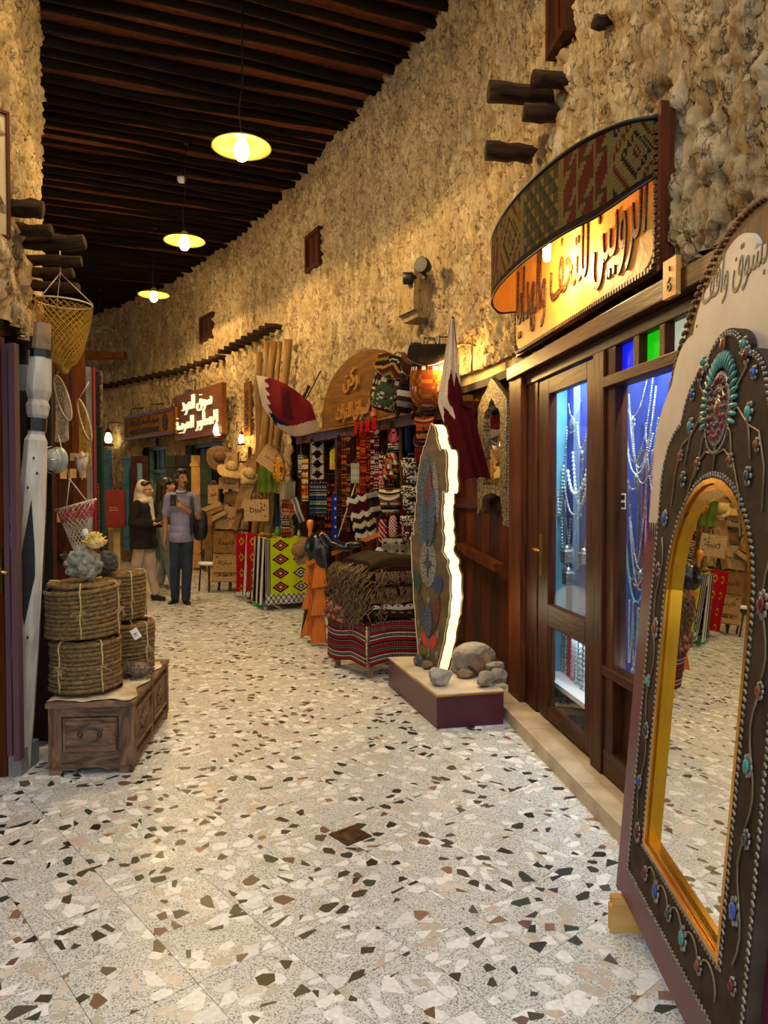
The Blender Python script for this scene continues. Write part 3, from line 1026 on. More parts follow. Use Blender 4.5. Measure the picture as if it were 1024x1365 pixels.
KIND_W = {'silver': 'silver bead', 'pearl': 'white pearl', 'red': 'red bead', 'green': 'olive green bead', 'black': 'black bead', 'teal': 'teal bead', 'pink': 'pink coral bead'}
nk = [(766, 535, .20, .10, 'silver', .006, .045), (752, 570, .12, .30, 'silver', .007, None), (776, 600, .30, .34, 'pearl', .010, .03), (770, 625, .34, .16, 'pearl', .012, None),
      (768, 640, .42, .22, 'silver', .009, None), (764, 600, .36, .62, 'silver', .006, .05), (766, 690, .50, .34, 'silver', .005, None), (778, 560, .2, .18, 'silver', .008, .03),
      (748, 620, .10, .34, 'pearl', .009, None), (755, 690, .16, .30, 'silver', .008, .04),
      (754, 820, .06, .60, 'pearl', .010, None), (760, 822, .05, .58, 'red', .010, None), (765, 820, .05, .55, 'pink', .010, None), (772, 822, .07, .52, 'pearl', .010, None),
      (779, 826, .08, .50, 'pearl', .012, None), (786, 826, .08, .56, 'silver', .009, None), (750, 815, .05, .62, 'silver', .008, None)]
nkw = ['with round pendant, top of the door pane', 'in a long loop, upper left of the door pane', 'with thick beads draped across the door pane', 'of chunky beads beside the round pendant', 'in a broad double swag mid door pane',
       'with bar pendant hanging deep in the door pane', 'forming the thin low arc above the door mid rail', 'hooked at the top right of the door pane', 'in a narrow loop by the cyan board', 'with pendant low beside the cyan board',
       'second from left in the lower door pane', 'hanging third in the lower door pane', 'hanging fourth in the lower door pane', 'fifth from left in the lower door pane', 'sixth from left in the lower door pane', 'rightmost in the lower door pane', 'leftmost in the lower door pane']
nkv = ['highest in the side window', 'second swag from top in the side window', 'third swag from top, side window', 'crossing over the strand bundle top, side window', 'short swag beside the olive strand', 'vertical strand left of the red one',
       'vertical strand in the side window centre', 'vertical strand right of the red one', 'behind the vertical strands, side window', 'lowest hanging swag in the side window', 'below the vertical strands, side window', 'low swag above the white sticker line', 'lowest dark swag in the side window',
       'long thin swag over the strands', 'close behind the upright white board, side window', 'leftmost below the black cloth, side window', 'second below the black cloth, side window', 'third below the black cloth, side window', 'partly behind the upright board, upper window', 'hidden largely by the upright board']
words = ['upper', 'long', 'draped', 'short', 'looped', 'low', 'wide', 'narrow', 'swagged', 'hanging']
for i, (px, py, w_, dr_, kd, r_, pe) in enumerate(nk):
    y = 0.235 - (i % 5) * .012
    lab = f'{KIND_W[kd]} necklace ' + nkw[i]
    x_, z_ = F.xz(px, py, y)
    necklace(x_, y, z_, w_, dr_, kd, r_, pe, lab)
nk2 = [(848, 480, .34, .30, 'silver'), (850, 500, .36, .46, 'silver'), (856, 520, .30, .40, 'pearl'), (848, 545, .40, .42, 'silver'), (852, 580, .30, .20, 'pearl'), (855, 600, .06, .72, 'green'),
       (861, 600, .06, .72, 'red'), (866, 600, .06, .7, 'pink'), (858, 640, .34, .46, 'silver'), (852, 660, .36, .55, 'teal'), (857, 690, .30, .38, 'pearl'), (850, 705, .34, .30, 'pink'), (856, 722, .30, .34, 'black'),
       (846, 620, .30, .60, 'silver'), (860, 560, .28, .32, 'silver'), (842, 800, .05, .34, 'pearl'), (848, 805, .05, .34, 'silver'), (854, 803, .05, .30, 'teal'), (880, 560, .3, .4, 'silver'), (900, 560, .3, .5, 'pearl')]
for i, (px, py, w_, dr_, kd) in enumerate(nk2):
    y = 0.235 - (i % 5) * .012
    x_, z_ = F.xz(px, py, y)
    lab = f'{KIND_W[kd]} necklace ' + nkv[i]
    necklace(x_, y, z_, w_, dr_, kd, .0048, .02 if i % 4 == 0 else None, lab)
# small silver caskets on the case floor
for px, py, s_ in ((756, 735, .07), (779, 738, .06), (758, 764, .07)):
    x_, z_ = F.xz(px, py, .15)
    t = thing('silver_casket', 'small engraved silver casket on a glass shelf, ' + ('right' if px == 779 else 'left') + (' upper' if py < 750 else ' lower'), 'casket', F.M @ Vector((x_, .15, z_ - s_)), F.rot)
    MB().box((0, 0, s_ * .5), (s_ * 1.1, s_ * .8, s_)).box((0, 0, s_ * 1.1), (s_ * 1.2, s_ * .9, s_ * .2), taper=.7).build('body', M_SILVER, t)
    MB().lathe([(s_ * .4, s_ * 1.2), (s_ * .3, s_ * 1.45), (0, s_ * 1.6)], 10).build('lid', M_SILVER, t)
for i, px in enumerate((757, 779)):
    x_, z_ = F.xz(px, 748, .3)
MB().box((X(768, .15), .15, Z(768, 773, .15)), (.5, .16, .006)).build('glass_shelf', M_PANE, case)
MB().box((X(768, .15), .15, Z(768, 748, .15)), (.5, .16, .006)).build('glass_shelf', M_PANE, case)

# ---- painted sign board over the door with lettering
M_SIGN = mat('ochre_sign_paint', '#cfa04a', '#e6ba62', rough=0.55, scale=7, bump=0.2, bscale=30)
M_GLYPH = mat('mosaic_lettering', '#1d0e07', '#6b4424', rough=0.5, scale=95, vor=True)
sg = thing('shop_sign', 'ochre painted shop sign with dark mosaic Arabic lettering above the glazed door', 'sign', F.loc, F.rot)
bx0, bx1 = X(703), X(903)
bz0, bz1 = 2.40, 3.02
bw = bx1 - bx0; bcx = (bx0 + bx1) / 2
MB().box((bcx, -.06, (bz0 + bz1) / 2), (bw, .05, bz1 - bz0)).build('board', M_WOODX, sg)
def rrect(cx, cz, w_, h_, r_, n=6):
    o = []
    for (sx_, sz_, a0) in ((1, -1, -PI / 2), (1, 1, 0), (-1, 1, PI / 2), (-1, -1, PI)):
        for k in range(n + 1):
            a = a0 + PI / 2 * k / n
            o.append((cx + sx_ * (w_ / 2 - r_) + r_ * math.cos(a), cz + sz_ * (h_ / 2 - r_) + r_ * math.sin(a)))
    return o
MB().plate([rrect(bcx, (bz0 + bz1) / 2 + .01, bw - .07, bz1 - bz0 - .05, .1)], -.097, -.085).build('painted_panel', M_SIGN, sg)
rp = rrect(bcx, (bz0 + bz1) / 2 + .01, bw - .04, bz1 - bz0 - .02, .05, 3)
mb = MB()
for i in range(len(rp)):
    a, b = rp[i], rp[(i + 1) % len(rp)]
    n_ = max(1, int(math.hypot(b[0] - a[0], b[1] - a[1]) / .028))
    for k in range(n_):
        f = k / n_
        mb.box((a[0] + (b[0] - a[0]) * f, -.095, a[1] + (b[1] - a[1]) * f), (.016, .022, .020))
mb.build('studded_edge', M_GLYPH, sg)
lettering('الروبين للتحف والهدايا', bw * .92, .46, .010, M_GLYPH, sg, (bcx, -.102, (bz0 + bz1) / 2 + .0), bold=-0.004, shear=.15)
# bulb and holder under the awning
# ---- bow fronted kilim awning
aw = thing('awning', 'bow-fronted awning covered in patterned kilim over the ochre sign', 'awning', F.loc, F.rot)
PAL = [lin(c) for c in ('#463620', '#52200f', '#2c3219', '#65542f', '#281a0f', '#6e5a28', '#402314')]
def aw_col(u, v):
    # blocks of woven motif along the band
    b = int(u * 7); f = (u * 7) % 1
    i, j = int(f * 26), int(v * 20)
    if v < .08 or v > .93: return PAL[4]
    if f < .06 or f > .94: return PAL[3]
    if b % 3 == 0:
        d = abs(i - 13) + abs(j - 10) * 1.2
        return [PAL[1], PAL[3], PAL[4], PAL[5]][int(d / 3) % 4] if (i + j) % 3 else PAL[3]
    if b % 3 == 1:
        k = (i // 3 + j // 3) % 2
        return PAL[2] if k and (i % 3 + j % 3) < 3 else (PAL[5] if k else PAL[0])
    if i % 9 == 0: return PAL[3]
    return PAL[1] if (j - (i % 9)) % 10 > 2 else (PAL[3] if j % 5 else PAL[2])
M_WOVEN = mat('woven_wool', '#ffffff', '#c8c8c8', rough=0.95, attr=True, scale=120, bump=0.5, bscale=160, spec=0.1)
acx = (bx0 + bx1) / 2; aa = bw / 2 - .03; ab = 0.37
def bow(u, z, inset=0.0):
    th = PI * u
    return (acx - (aa - inset) * math.cos(th), -.06 - (ab - inset) * math.sin(th) ** 0.8, z)
def zlow(u): return 2.66 + 0.14 * max(0, (u - .8) / .2) ** 1.5 + 0.03 * math.sin(u * 9) * .3 + .04 * max(0, (.12 - u) / .12)
def ztop(u): return 3.0 + .03 * u
mb = MB().grid(lambda u, v: bow(u, zlow(u) + (ztop(u) - zlow(u)) * v), 180, 20, aw_col, smooth=False)
mb.build('kilim_band', M_WOVEN, aw, recalc=False)
M_LIN = mat('awning_lining', '#c07a26', '#d49038', rough=0.7, scale=5)
MB().grid(lambda u, v: bow(u, zlow(u) + .004 + (ztop(u) - zlow(u) - .01) * v, .012), 40, 3).build('lining', M_LIN, aw, recalc=False)
mb = MB()
mb.grid(lambda u, v: tuple(Vector(bow(u, ztop(u) - .004)).lerp(Vector((acx - (aa) * math.cos(PI * u), -.03, ztop(u) + .05)), v)), 40, 4)
mb.build('roof_cloth', M_DARKIN, aw, recalc=False)
MB().tube([bow(k / 40, ztop(k / 40)) for k in range(41)], .009, 6).build('piping', M_BLACK, aw)
MB().tube([bow(k / 40, zlow(k / 40)) for k in range(41)], .006, 6).build('piping', M_BLACK, aw)
MB().box((bx1 - .002, -.065, 2.74), (.025, .06, .68)).build('end_board', M_WOODM, aw)
MB().box((bx0 - .0, -.06, 2.9), (.025, .06, .2)).build('end_board', M_WOODM, aw)
bl = thing('bulb_lamp', 'glowing warm bulb under the kilim awning lighting the sign', 'lamp', F.M @ Vector((X(727, -.24), -.24, Z(727, 335, -.24))), F.rot)
M_WARM = mat('warm_bulb', '#fff2d8', emit='#ffd27a', es=60)
MB().lathe([(0, -.062), (.016, -.058), (.02, -.04), (.02, .04), (.014, .05)], 12).build('bulb', M_WARM, bl)
MB().lathe([(.018, .05), (.02, .055), (.02, .10), (.006, .105)], 12).build('socket', M_BLACK, bl)
MB().tube([(0, 0, .1), (0, .02, .18), (0, .17, .2)], .005, 6).build('bracket', M_BLACK, bl)
lamp('sign_light', 'POINT', (0, -0.0, -.09), 24, (1, .68, .28), .03, None, bl)
# number plate
npl = thing('number_plate', 'small wooden plate with the number six beside the sign', 'number plate', F.M @ Vector((X(892, -.1), -.1, 2.335)), F.rot)
MB().box((0, 0, 0), (.10, .02, .15)).build('plate', mat('plate_wood', '#b8792e', '#cf9244', rough=.5, scale=14), npl)
lettering('6', .035, .055, .004, M_BLACK, npl, (0, -.012, -.025), ar=False)
lettering('٦', .014, .02, .004, M_BLACK, npl, (0, -.012, .035), ar=False)

# ---- panelled bay between shop and stall
bay = bpy.data.objects.new('door_2', None); COL.objects.link(bay); bay['kind'] = 'structure'
tag(bay, 'closed reddish plank shutter bay between jeweller and bag stall')
BF = Fr(612, -0.12, 692)
bay.location = BF.loc; bay.rotation_euler = (0, 0, BF.rot)
bxe = BF.xz(692, 700)[0]
n_ = 7
for i in range(n_):
    a = bxe * i / n_; b = bxe * (i + 1) / n_
    MB().box(((a + b) / 2, rnd.uniform(0, .004), 1.1), (b - a - .005, .02, 2.2)).build('plank', M_WOODM if i % 2 else M_WOODD, bay)
for z in (1.98, 1.40, .12): MB().box((bxe / 2, -.02, z), (bxe, .03, .09)).build('rail', M_WOODX, bay)
MB().box((bxe + .06, -.03, 1.25), (.07, .09, 2.5)).build('jamb', M_WOODM, bay)
for i in range(9):
    a = (bxe + .3) * i / 9 - .3
    MB().box((a + .07, -.0, 2.36), (.125, .02, .34), rot=(-.12, 0, 0)).build('soffit_board', M_GOLDW, bay)
MB().bar((.15, -.05, 1.02), (.42, -.10, 1.0), .07, .05).bar((.42, -.10, 1.0), (bxe - .0, -.16, .93), .08, .06).build('timber_arm', M_WOODM, bay)

# ---- bag stall front: posts, lintel, fascia
stall = bpy.data.objects.new('trim_6', None); COL.objects.link(stall); stall['kind'] = 'structure'
mb = MB(); slab_along(mb, WR, WR.hit(636), WR.hit(400), 0.06, -0.08, 2.14, 2.24, .2); mb.build('lintel', M_WOODD, stall)
mb = MB(); slab_along(mb, WR, WR.hit(636), WR.hit(400), 0.10, 0.04, 2.24, 2.29, .2); mb.build('lintel', M_GOLDW, stall)
for px in (590, 505, 449, 402):
    p, t, n = WR.at(WR.hit(px), -.02)
    MB().box((0, 0, 1.08), (.07, .07, 2.16)).build('post', M_WOODD, stall, (p[0], p[1], 0), WR.rot(WR.hit(px)))
# shelf rails inside on which the bags hang
for z in (1.85, 1.3, .9):
    mb = MB(); slab_along(mb, WR, WR.hit(620), WR.hit(405), -0.30, -0.33, z, z + .03, .2); mb.build('rail', M_WOODD, stall)
mb = MB(); slab_along(mb, WR, WR.hit(612), WR.hit(400), -0.55, -0.60, 0, 2.2, .2); mb.build('backboard', M_WOODM, stall)

# ---- half-round wooden sign over the stall
AF = Fr(432, 0.07, 548)
hs = thing('arched_sign', 'half-round brown wooden sign with raised Arabic lettering above the bag stall', 'sign', AF.loc, AF.rot)
aw_ = AF.xz(548, 560)[0]
za = 2.27; zh = AF.xz(487, 468)[1]
cxh = aw_ / 2
def archpts(w_, h_, cx, z0, n=28):
    o = [(cx - w_ / 2, z0)]
    for k in range(n + 1):
        th = PI - PI * k / n
        o.append((cx + w_ / 2 * math.cos(th), z0 + .03 + (h_ - .03) * math.sin(th) ** .85))
    o.append((cx + w_ / 2, z0))
    return o[::-1]
M_SIGNW = wood('carved_sign_wood', '#553509', '#71480f', 'X', rough=0.7)
MB().plate([archpts(aw_, zh - za, cxh, za)], -.03, .03).build('board', M_SIGNW, hs)
M_RAISE = wood('raised_letter_wood', '#86582a', '#a87638', 'X', rough=0.4)
tx = AF.xz(472, 520)[0]
lettering('ركن', .42, .26, .03, M_RAISE, hs, (tx + .02, -.045, AF.xz(470, 508)[1]), bold=.01)
lettering('الأسواق للتراث', 1.05, .28, .03, M_RAISE, hs, (tx + .12, -.045, AF.xz(478, 545)[1]), bold=.01)
MB().box((AF.xz(503, 540)[0], -.045, AF.xz(508, 546)[1]), (.10, .02, .12)).build('number_tile', mat('orange_tile', '#a8581c', rough=.5), hs)
# ================================================================== MIRRORS, MAP SLAB, PLINTH
# ---- the large leaning mirror in front of the shop window
MZ0 = 0.13
LEAN = math.radians(4.3)
MANG = -PI / 2 - 0.057
mir = thing('leaning_mirror', 'tall cusped jewelled mirror on a white and maroon board leaning by the window', 'mirror', (0.783, 1.99, MZ0))
mir.rotation_mode = 'XYZ'
RM = Matrix.Rotation(MANG, 4, 'Z') @ Matrix.Rotation(-LEAN, 4, 'X')
mir.rotation_euler = RM.to_euler()
MM = Matrix.Translation(mir.location) @ RM
MMi = MM.inverted()
def mxy(px, py, y=0.0):
    d = MMi.to_3x3() @ ray(px, py); o = MMi @ CAM
    t = (y - o.y) / d.y
    q = o + d * t
    return (q.x, q.z)
def cusp_outline(pts, zbot, xbot=None):
    """left half from the bottom up to the crown, mirrored"""
    L_ = [tuple(p) for p in pts]
    x0 = xbot if xbot is not None else L_[0][0]
    left = [(x0, zbot)] + L_
    right = [(-x, z) for x, z in reversed(left)]
    if abs(left[-1][0]) < .012: right = right[1:]
    return (left + right)[::-1]
def lobes(anchor, n=8, bulge=.42):
    """circular lobes between cusps; anchor: notch points, crown last (x=0)"""
    out = [anchor[0]]
    for a, b in zip(anchor[:-1], anchor[1:]):
        a, b = np.array(a), np.array(b)
        d = b - a; nrm = np.array([-d[1], d[0]])
        for k in range(1, n + 1):
            t = k / n
            out.append(tuple(a + d * t + nrm * bulge * 4 * t * (1 - t) * .5))
    return out
cxm = 0.0
def sx(px, py): 
    x, z = mxy(px, py)
    return (x - cxm, z)
M_WPAINT = mat('white_painted_board', '#b3a79b', '#c8beb3', rough=0.6, scale=5)
M_MAROON = mat('maroon_board', '#54212f', '#642a3a', rough=0.4, scale=4)
M_PLYEDGE = mat('ply_edge', '#9a6a2e', '#b98744', rough=0.6, scale=30)
whalf = .565
zbot = 0.0
zser = sx(862, 725)[1]
n1 = sx(894, 513); n2 = sx(922, 446); n3 = sx(957, 368)
FX = .068
def sf_(px, py):
    x, z = mxy(px, py, -.03)
    return (x - FX, z)
crown = (0, sx(990, 309)[1] + .0)
print('mirror', cxm, whalf, zser, n1, n2, n3, crown)
shoulder = [(-whalf, zser)] + [(-whalf, n1[1] - .33 + .0)]
pl = [(-whalf, zser), (-whalf, n1[1] - .30)] + lobes([(-whalf, n1[1] - .30), (n1[0], n1[1])], 8, .35)[1:] + lobes([n1, n2, n3], 8, .42)[1:]
# round crown
r_c = -n3[0]
cr = []
for k in range(1, 9):
    th = PI - PI * .5 * k / 8
    cr.append((n3[0] * -math.cos(th) * 1.0 if False else r_c * math.cos(th) * (1.12 - .12 * k / 8), n3[1] + (crown[1] - n3[1]) * math.sin(th)))
upper = pl + cr
MT = .018
ou = cusp_outline(upper, zser)
mb = MB().plate([ou], 0.004, MT)
mb.build('white_board', M_WPAINT, mir)
# maroon lower board with the serrated joint
teeth = []
nt = 9 * 5
sw = 2 * whalf / nt
low = [(-whalf, 0), (whalf, 0)]
z = zser
tt = [(whalf, z)]
for k in range(nt):
    tt.append((whalf - sw * (k + .5), z + .075)); tt.append((whalf - sw * (k + 1), z))
MB().plate([low + tt], 0.0, MT).build('maroon_board', M_MAROON, mir)
# grey jewelled frame
M_VELVET = mat('grey_brown_velvet', '#33271f', '#4a3b31', rough=0.85, scale=12, bump=.15, bscale=80, spec=.15)
gh = .43; gzb = sf_(837, 1160)[1]
g1 = sf_(908, 562); g2 = sf_(917, 497); g3 = sf_(944, 486)
gcrown = (0, sf_(973, 437)[1])
print('frame', gh, gzb, g1, g2, g3, gcrown)
gtop = [(-gh, g1[1] - .16)] + lobes([(-gh, g1[1] - .16), (g1[0], g1[1])], 7, .3)[1:] + lobes([g1, g3], 8, .38)[1:]
for k in range(1, 9):
    th = PI - PI * .5 * k / 8
    gtop.append((-g3[0] * math.cos(th) * (1.1 - .1 * k / 8), g3[1] + (gcrown[1] - g3[1]) * math.sin(th)))
go = cusp_outline(gtop, gzb)
# mirror opening
ih = 0.258; izb = sf_(872, 1132)[1]; izt = sf_(958, 652)[1]
def arch(h_, zb, zt, n=14, pointed=.92):
    o = [(h_, zb)]
    zs = zt - h_ * 1.15
    for k in range(n + 1):
        th = PI * k / n
        o.append((h_ * math.cos(th), zs + (zt - zs) * math.sin(th) ** pointed))
    o.append((-h_, zb))
    return o
print('open', izb, izt)
hole = arch(ih + .028, izb - .028, izt + .028)
FY = -.030
MB().plate([go, hole[::-1]], FY, 0.0).build('frame', M_VELVET, mir)
# brass double strip and glass
M_GOLD = mat('gold_strip', '#a36d12', '#c89420', rough=0.22, metal=0.85, scale=4)
for k, (a, b, y) in enumerate(((.030, .016, -.034), (.014, .0, -.026))):
    MB().plate([arch(ih + a, izb - a, izt + a), arch(ih + b, izb - b, izt + b)[::-1]], y, 0.0).build('gold_strip', M_GOLD, mir)
M_MIRROR = mat('mirror_glass', '#e6e8e8', rough=0.012, metal=1.0)
MB().plate([arch(ih + .002, izb - .002, izt + .002)], -.010, -.004).build('mirror_glass', M_MIRROR, mir)
# beaded silver trims
M_BEAD = mat('silver_grain', '#6b635a', '#a9a196', rough=0.35, metal=0.6, scale=80)
def bead_line(mb, pts, step, r, y, closed=False, amp=0.0):
    P_ = [np.array(p) for p in pts] + ([np.array(pts[0])] if closed else [])
    acc = 0; k = 0
    for a, b in zip(P_[:-1], P_[1:]):
        L_ = np.linalg.norm(b - a)
        while acc < L_:
            q = a + (b - a) * acc / max(L_, 1e-9)
            k += 1
            o = amp * (1 if k % 2 else -1)
            mb.ell((q[0] + o, y, q[1] + o), (r, r * .8, r), 5, 3)
            acc += step
        acc -= L_
def inset(pts, d):
    c = np.array([0, (gzb + gcrown[1]) / 2])
    out = []
    n = len(pts)
    for i in range(n):
        a, b = np.array(pts[i - 1]), np.array(pts[(i + 1) % n])
        t = (b - a) / max(np.linalg.norm(b - a), 1e-9)
        out.append(tuple(np.array(pts[i]) + np.array([-t[1], t[0]]) * d))
    return out
mb = MB()
bead_line(mb, inset(go, .012), .0085, .005, FY - .002, True, .003)
bead_line(mb, inset(hole, -.012), .0085, .005, FY - .002, True, .003)
o = mb.build('bead_trim', M_BEAD, mir, recalc=False); o['kind'] = 'stuff'
# medallion
M_TURQ = mat('turquoise_stone', '#2f6f6c', '#4f9a92', rough=.35); M_GARNET = mat('garnet_stone', '#4a121a', '#742634', rough=.3)
M_LAPIS = mat('lapis_stone', '#243a78', '#3f5fae', rough=.3); M_AGATE = mat('dark_agate', '#2a2f2a', '#4a5148', rough=.3); M_AMBER = mat('amber_stone', '#6e3418', '#8f4f26', rough=.3)
mcx, mcz = 0.0, sf_(960, 545)[1]
me_ = MB().lathe([(.072, -.004), (.07, .003), (.0, .005)], 24, (mcx, FY - .002, mcz), ax='Y', sq=(1, 1.35)).build('medallion', M_BEAD, mir)
def gem(name, x, z, rx, rz, m, par, ang=0.0):
    return MB().ell((x, FY - .006, z), (rx, .008, rz), 10, 6, rot=(0, ang, 0)).build(name, m, par)
for k in range(26):
    th = PI * (-.10 + 1.20 * k / 25)
    x = mcx + .098 * math.cos(th); z = mcz + .128 * math.sin(th)
    MB().ell((x, FY - .006, z), (.024, .006, .0062), 8, 5, rot=(0, -math.atan2(math.sin(th) * .9, math.cos(th)), 0)).build('turquoise_petal', M_TURQ, me_)
for k in range(20):
    th = 2 * PI * k / 20
    gem('gem', mcx + .056 * math.cos(th), mcz + .076 * math.sin(th), .0085, .010, M_GARNET, me_)
for k in range(12):
    th = 2 * PI * k / 12
    gem('gem', mcx + .034 * math.cos(th), mcz + .045 * math.sin(th), .007, .008, (M_AGATE, M_GARNET)[k % 2], me_)
gem('gem', mcx, mcz, .016, .022, M_AMBER, me_)
gem('gem', mcx, mcz + .165, .012, .022, M_AMBER, me_)
mb = MB()
for a, b in ((.086, .114), (.064, .088), (.045, .06), (.022, .03)):
    bead_line(mb, [(mcx + a * math.cos(t * PI / 20), mcz + b * math.sin(t * PI / 20)) for t in range(40)], .0065, .0035, FY - .005, True)
mb.build('bead_ring', M_BEAD, me_, recalc=False)
# vines and scattered flowers
M_VINE = mat('gilt_cord', '#6a5a40', '#8a7a5c', rough=.4, metal=.5)
def arc(cx_, cz_, r_, a0, a1, n=14, e=1.0):
    return [(cx_ + r_ * math.cos(a0 + (a1 - a0) * k / n), FY - .003, cz_ + r_ * e * math.sin(a0 + (a1 - a0) * k / n)) for k in range(n + 1)]
def vine(pts): MB().tube(pts, .0028, 5).build('vine', M_VINE, mir)
zc = izt + .05
for sgn in (-1, 1):
    vine([(sgn * x, FY - .003, z) for x, z in ((0, zc), (.005, zc + .06), (.05, zc + .13), (.12, zc + .15), (.19, zc + .10), (.215, zc + .02))])
    vine([(sgn * x, FY - .003, z) for x, z in ((0.004, zc + .04), (.06, zc + .05), (.12, zc + .02), (.17, zc - .06), (.20, zc - .16))])
    vine([(sgn * x, FY - .003, z) for x, z in ((.06, zc + .12), (.1, zc + .2), (.15, zc + .24), (.14, zc + .29))])
    vine([(sgn * x, FY - .003, z) for x, z in ((.05, zc + .13), (.09, zc + .09), (.11, zc + .02), (.13, zc - .02))])
    vine([(sgn * x, FY - .003, z) for x, z in ((.19, zc + .10), (.25, zc + .08), (.29, zc + .0), (.30, zc - .1))])
    xs_ = sgn * (ih + .028 + (gh - ih - .028) / 2)
    zz = izb + .02
    while zz < izt - .25:
        vine([(xs_ + .02 * sgn * math.sin(t / 8 * 2 * PI), FY - .003, zz + t * .035) for t in range(9)])
        zz += .30
    for z_ in (izb + .07, izb + .22, izb + .38, izb + .55, izb + .72, izb + .9):
        pass
def flower(x, z, s, m, kind=0):
    f = MB()
    n = 8 if kind == 0 else 6
    for k in range(n):
        th = 2 * PI * k / n
        f.ell((x + s * 1.25 * math.cos(th), FY - .004, z + s * 1.6 * math.sin(th)), (s * .42, .004, s * .55), 6, 4)
    o = f.build('flower', M_BEAD, mir, recalc=False)
    MB().ell((x, FY - .008, z), (s * .8, .007, s * 1.15), 10, 6).build('gem', m, o)
wmid = (ih + .028 + gh) / 2
gl = [(M_GARNET, 0), (M_LAPIS, 0), (M_AGATE, 0), (M_TURQ, 0), (M_AMBER, 0)]
gi = 0
for sgn in (-1, 1):
    for z_ in (izb - .02, izb + .13, izb + .30, izb + .45, izb + .62, izb + .80, izb + .96):
        flower(sgn * (wmid + .012 * (1 if gi % 2 else -1)), z_, (.016, .011, .013, .010)[gi % 4], gl[gi % 5][0]); gi += 1
    for x_, z_, s_ in ((.215, zc - .02, .012), (.19, zc + .13, .013), (.11, zc + .02, .010), (.15, zc + .27, .012), (.20, zc + .22, .009), (.07, zc + .22, .009), (.13, zc + .30, .010), (.25, zc + .05, .009)):
        flower(sgn * x_, z_, s_, gl[gi % 5][0], 1); gi += 1
for x_ in (-.24, -.14, -.03, .08, .19):
    flower(x_, (gzb + izb - .028) / 2 + .01, (.016 if gi % 2 else .011), gl[gi % 5][0]); gi += 1
    vine(arc(x_ + .05, (gzb + izb) / 2 - .02, .05, PI, 0, 10, 1.1))
for c_ in mir.children:
    if c_.name.split('.')[0] not in ('white_board', 'maroon_board'): c_.location.x += FX
# painted lettering on the white board
M_PEN = mat('olive_paint', '#4d4232', rough=.6)
lx, lz = sx(1000, 395)
lettering('حياكم بسوق واقف', .64, .17, .002, M_PEN, mir, (.09, 0.003, n2[1] + .10), bold=-.004)
for sgn in (-1, 1):
    MB().lathe([(.006, 0), (.0, .002)], 8, (sgn * abs(n2[0]) * .9, .003, n2[1] + .02), ax='Y').build('screw_head', M_BLACK, mir)
MB().lathe([(.006, 0), (.0, .002)], 8, (0, .003, crown[1] - .06), ax='Y').build('screw_head', M_BLACK, mir)
# arched wooden back panel with rope edge
bh = whalf + .03
bo = [(bh, 0.0)]
BX = -.05
bzt = crown[1] + .10
for k in range(25):
    th = PI * k / 24
    bo.append((bh * math.cos(th), bzt - bh * 1.25 + bh * 1.25 * math.sin(th) ** .9))
bo.append((-bh, 0.0))
bo_hi = [p for p in bo]
M_BACKW = wood('brown_back_panel', '#4a2a16', '#6b4024', 'Z', rough=.5)
bo2 = [(x + BX, max(z, zser - .05)) for x, z in bo]
MB().plate([bo2], .055, .075).build('back_panel', M_BACKW, mir)
rope = [Vector((x, .048, z)) for x, z in bo2]
mb = MB()
pts = []
for a, b in zip(rope[:-1], rope[1:]):
    n_ = max(1, int((b - a).length / .022))
    for k in range(n_):
        p = a.lerp(b, k / n_)
        d = (b - a).normalized()
        mb.ell(p, (.008, .008, .018), 6, 4, rot=(0, -math.atan2(d.z, d.x) + PI / 2 + .6, 0))
mb.build('rope_edge', mat('twisted_rope_edge', '#5b3a24', '#8a6444', rough=.8, scale=40), mir, recalc=False)
for sgn in (-1, 1):
    MB().box((sgn * (whalf - .05), .04, .9), (.05, .03, 1.7)).build('batten', M_BACKW, mir)
# pine feet
M_PINE = wood('pine', '#b98a4a', '#d8ad6b', 'Y', rough=.6, scale=4)
for sgn in (-1, 1):
    o = MB().box((0, 0, .045), (.035, .14, .09)).box((0, -.02, .105), (.03, .09, .03)).build('foot', M_PINE, None)
    o.parent = mir
    o.matrix_parent_inverse = MMi
    q = MM @ Vector((sgn * (whalf - .07), 0, 0))
    o.location = (q.x + .03, q.y, 0); o.rotation_euler = (0, 0, MANG)

# ---- plinth with map-shaped slab and rocks
PA, PB, PC, PD = Vector((.333, 4.62)), Vector((.79, 4.69)), Vector((.52, 5.74)), Vector((.035, 5.66))
PB = Vector((.77, 4.72))
pz = .222
def quadbox(pts, z0, z1, grow=0.0):
    c = sum(pts, Vector((0, 0))) / 4
    q = [c + (p - c) * (1 + grow) for p in pts]
    vs = [(p.x, p.y, z) for z in (z0, z1) for p in q]
    return MB().add(vs, [(3, 2, 1, 0), (4, 5, 6, 7), (0, 1, 5, 4), (1, 2, 6, 5), (2, 3, 7, 6), (3, 0, 4, 7)], None, False)
pt = thing('display_plinth', 'low maroon display plinth with cream top and gold edge', 'plinth')
M_MAR2 = mat('maroon_laminate', '#3f1522', '#501d2c', rough=.35, scale=3)
quadbox([PA, PB, PC, PD], .002, pz - .018).build('base', M_MAR2, pt)
quadbox([PA, PB, PC, PD], pz - .018, pz - .008, .012).build('gold_edge', M_GOLD, pt)
M_CREAM = mat('cream_top', '#b3a590', '#cbbfae', rough=.6, scale=8, bump=.1)
quadbox([PA, PB, PC, PD], pz - .008, pz, .006).build('top', M_CREAM, pt)

mc = Vector((.385, 5.30)); md = Vector((.32, -.64)).normalized(); mw = .60
map_ = thing('map_slab', 'tall jewelled wooden slab with wavy outline and glowing cream edge on the plinth', 'decorative slab', (mc.x, mc.y, pz), math.atan2(md.y, md.x))
SLH = 1.74
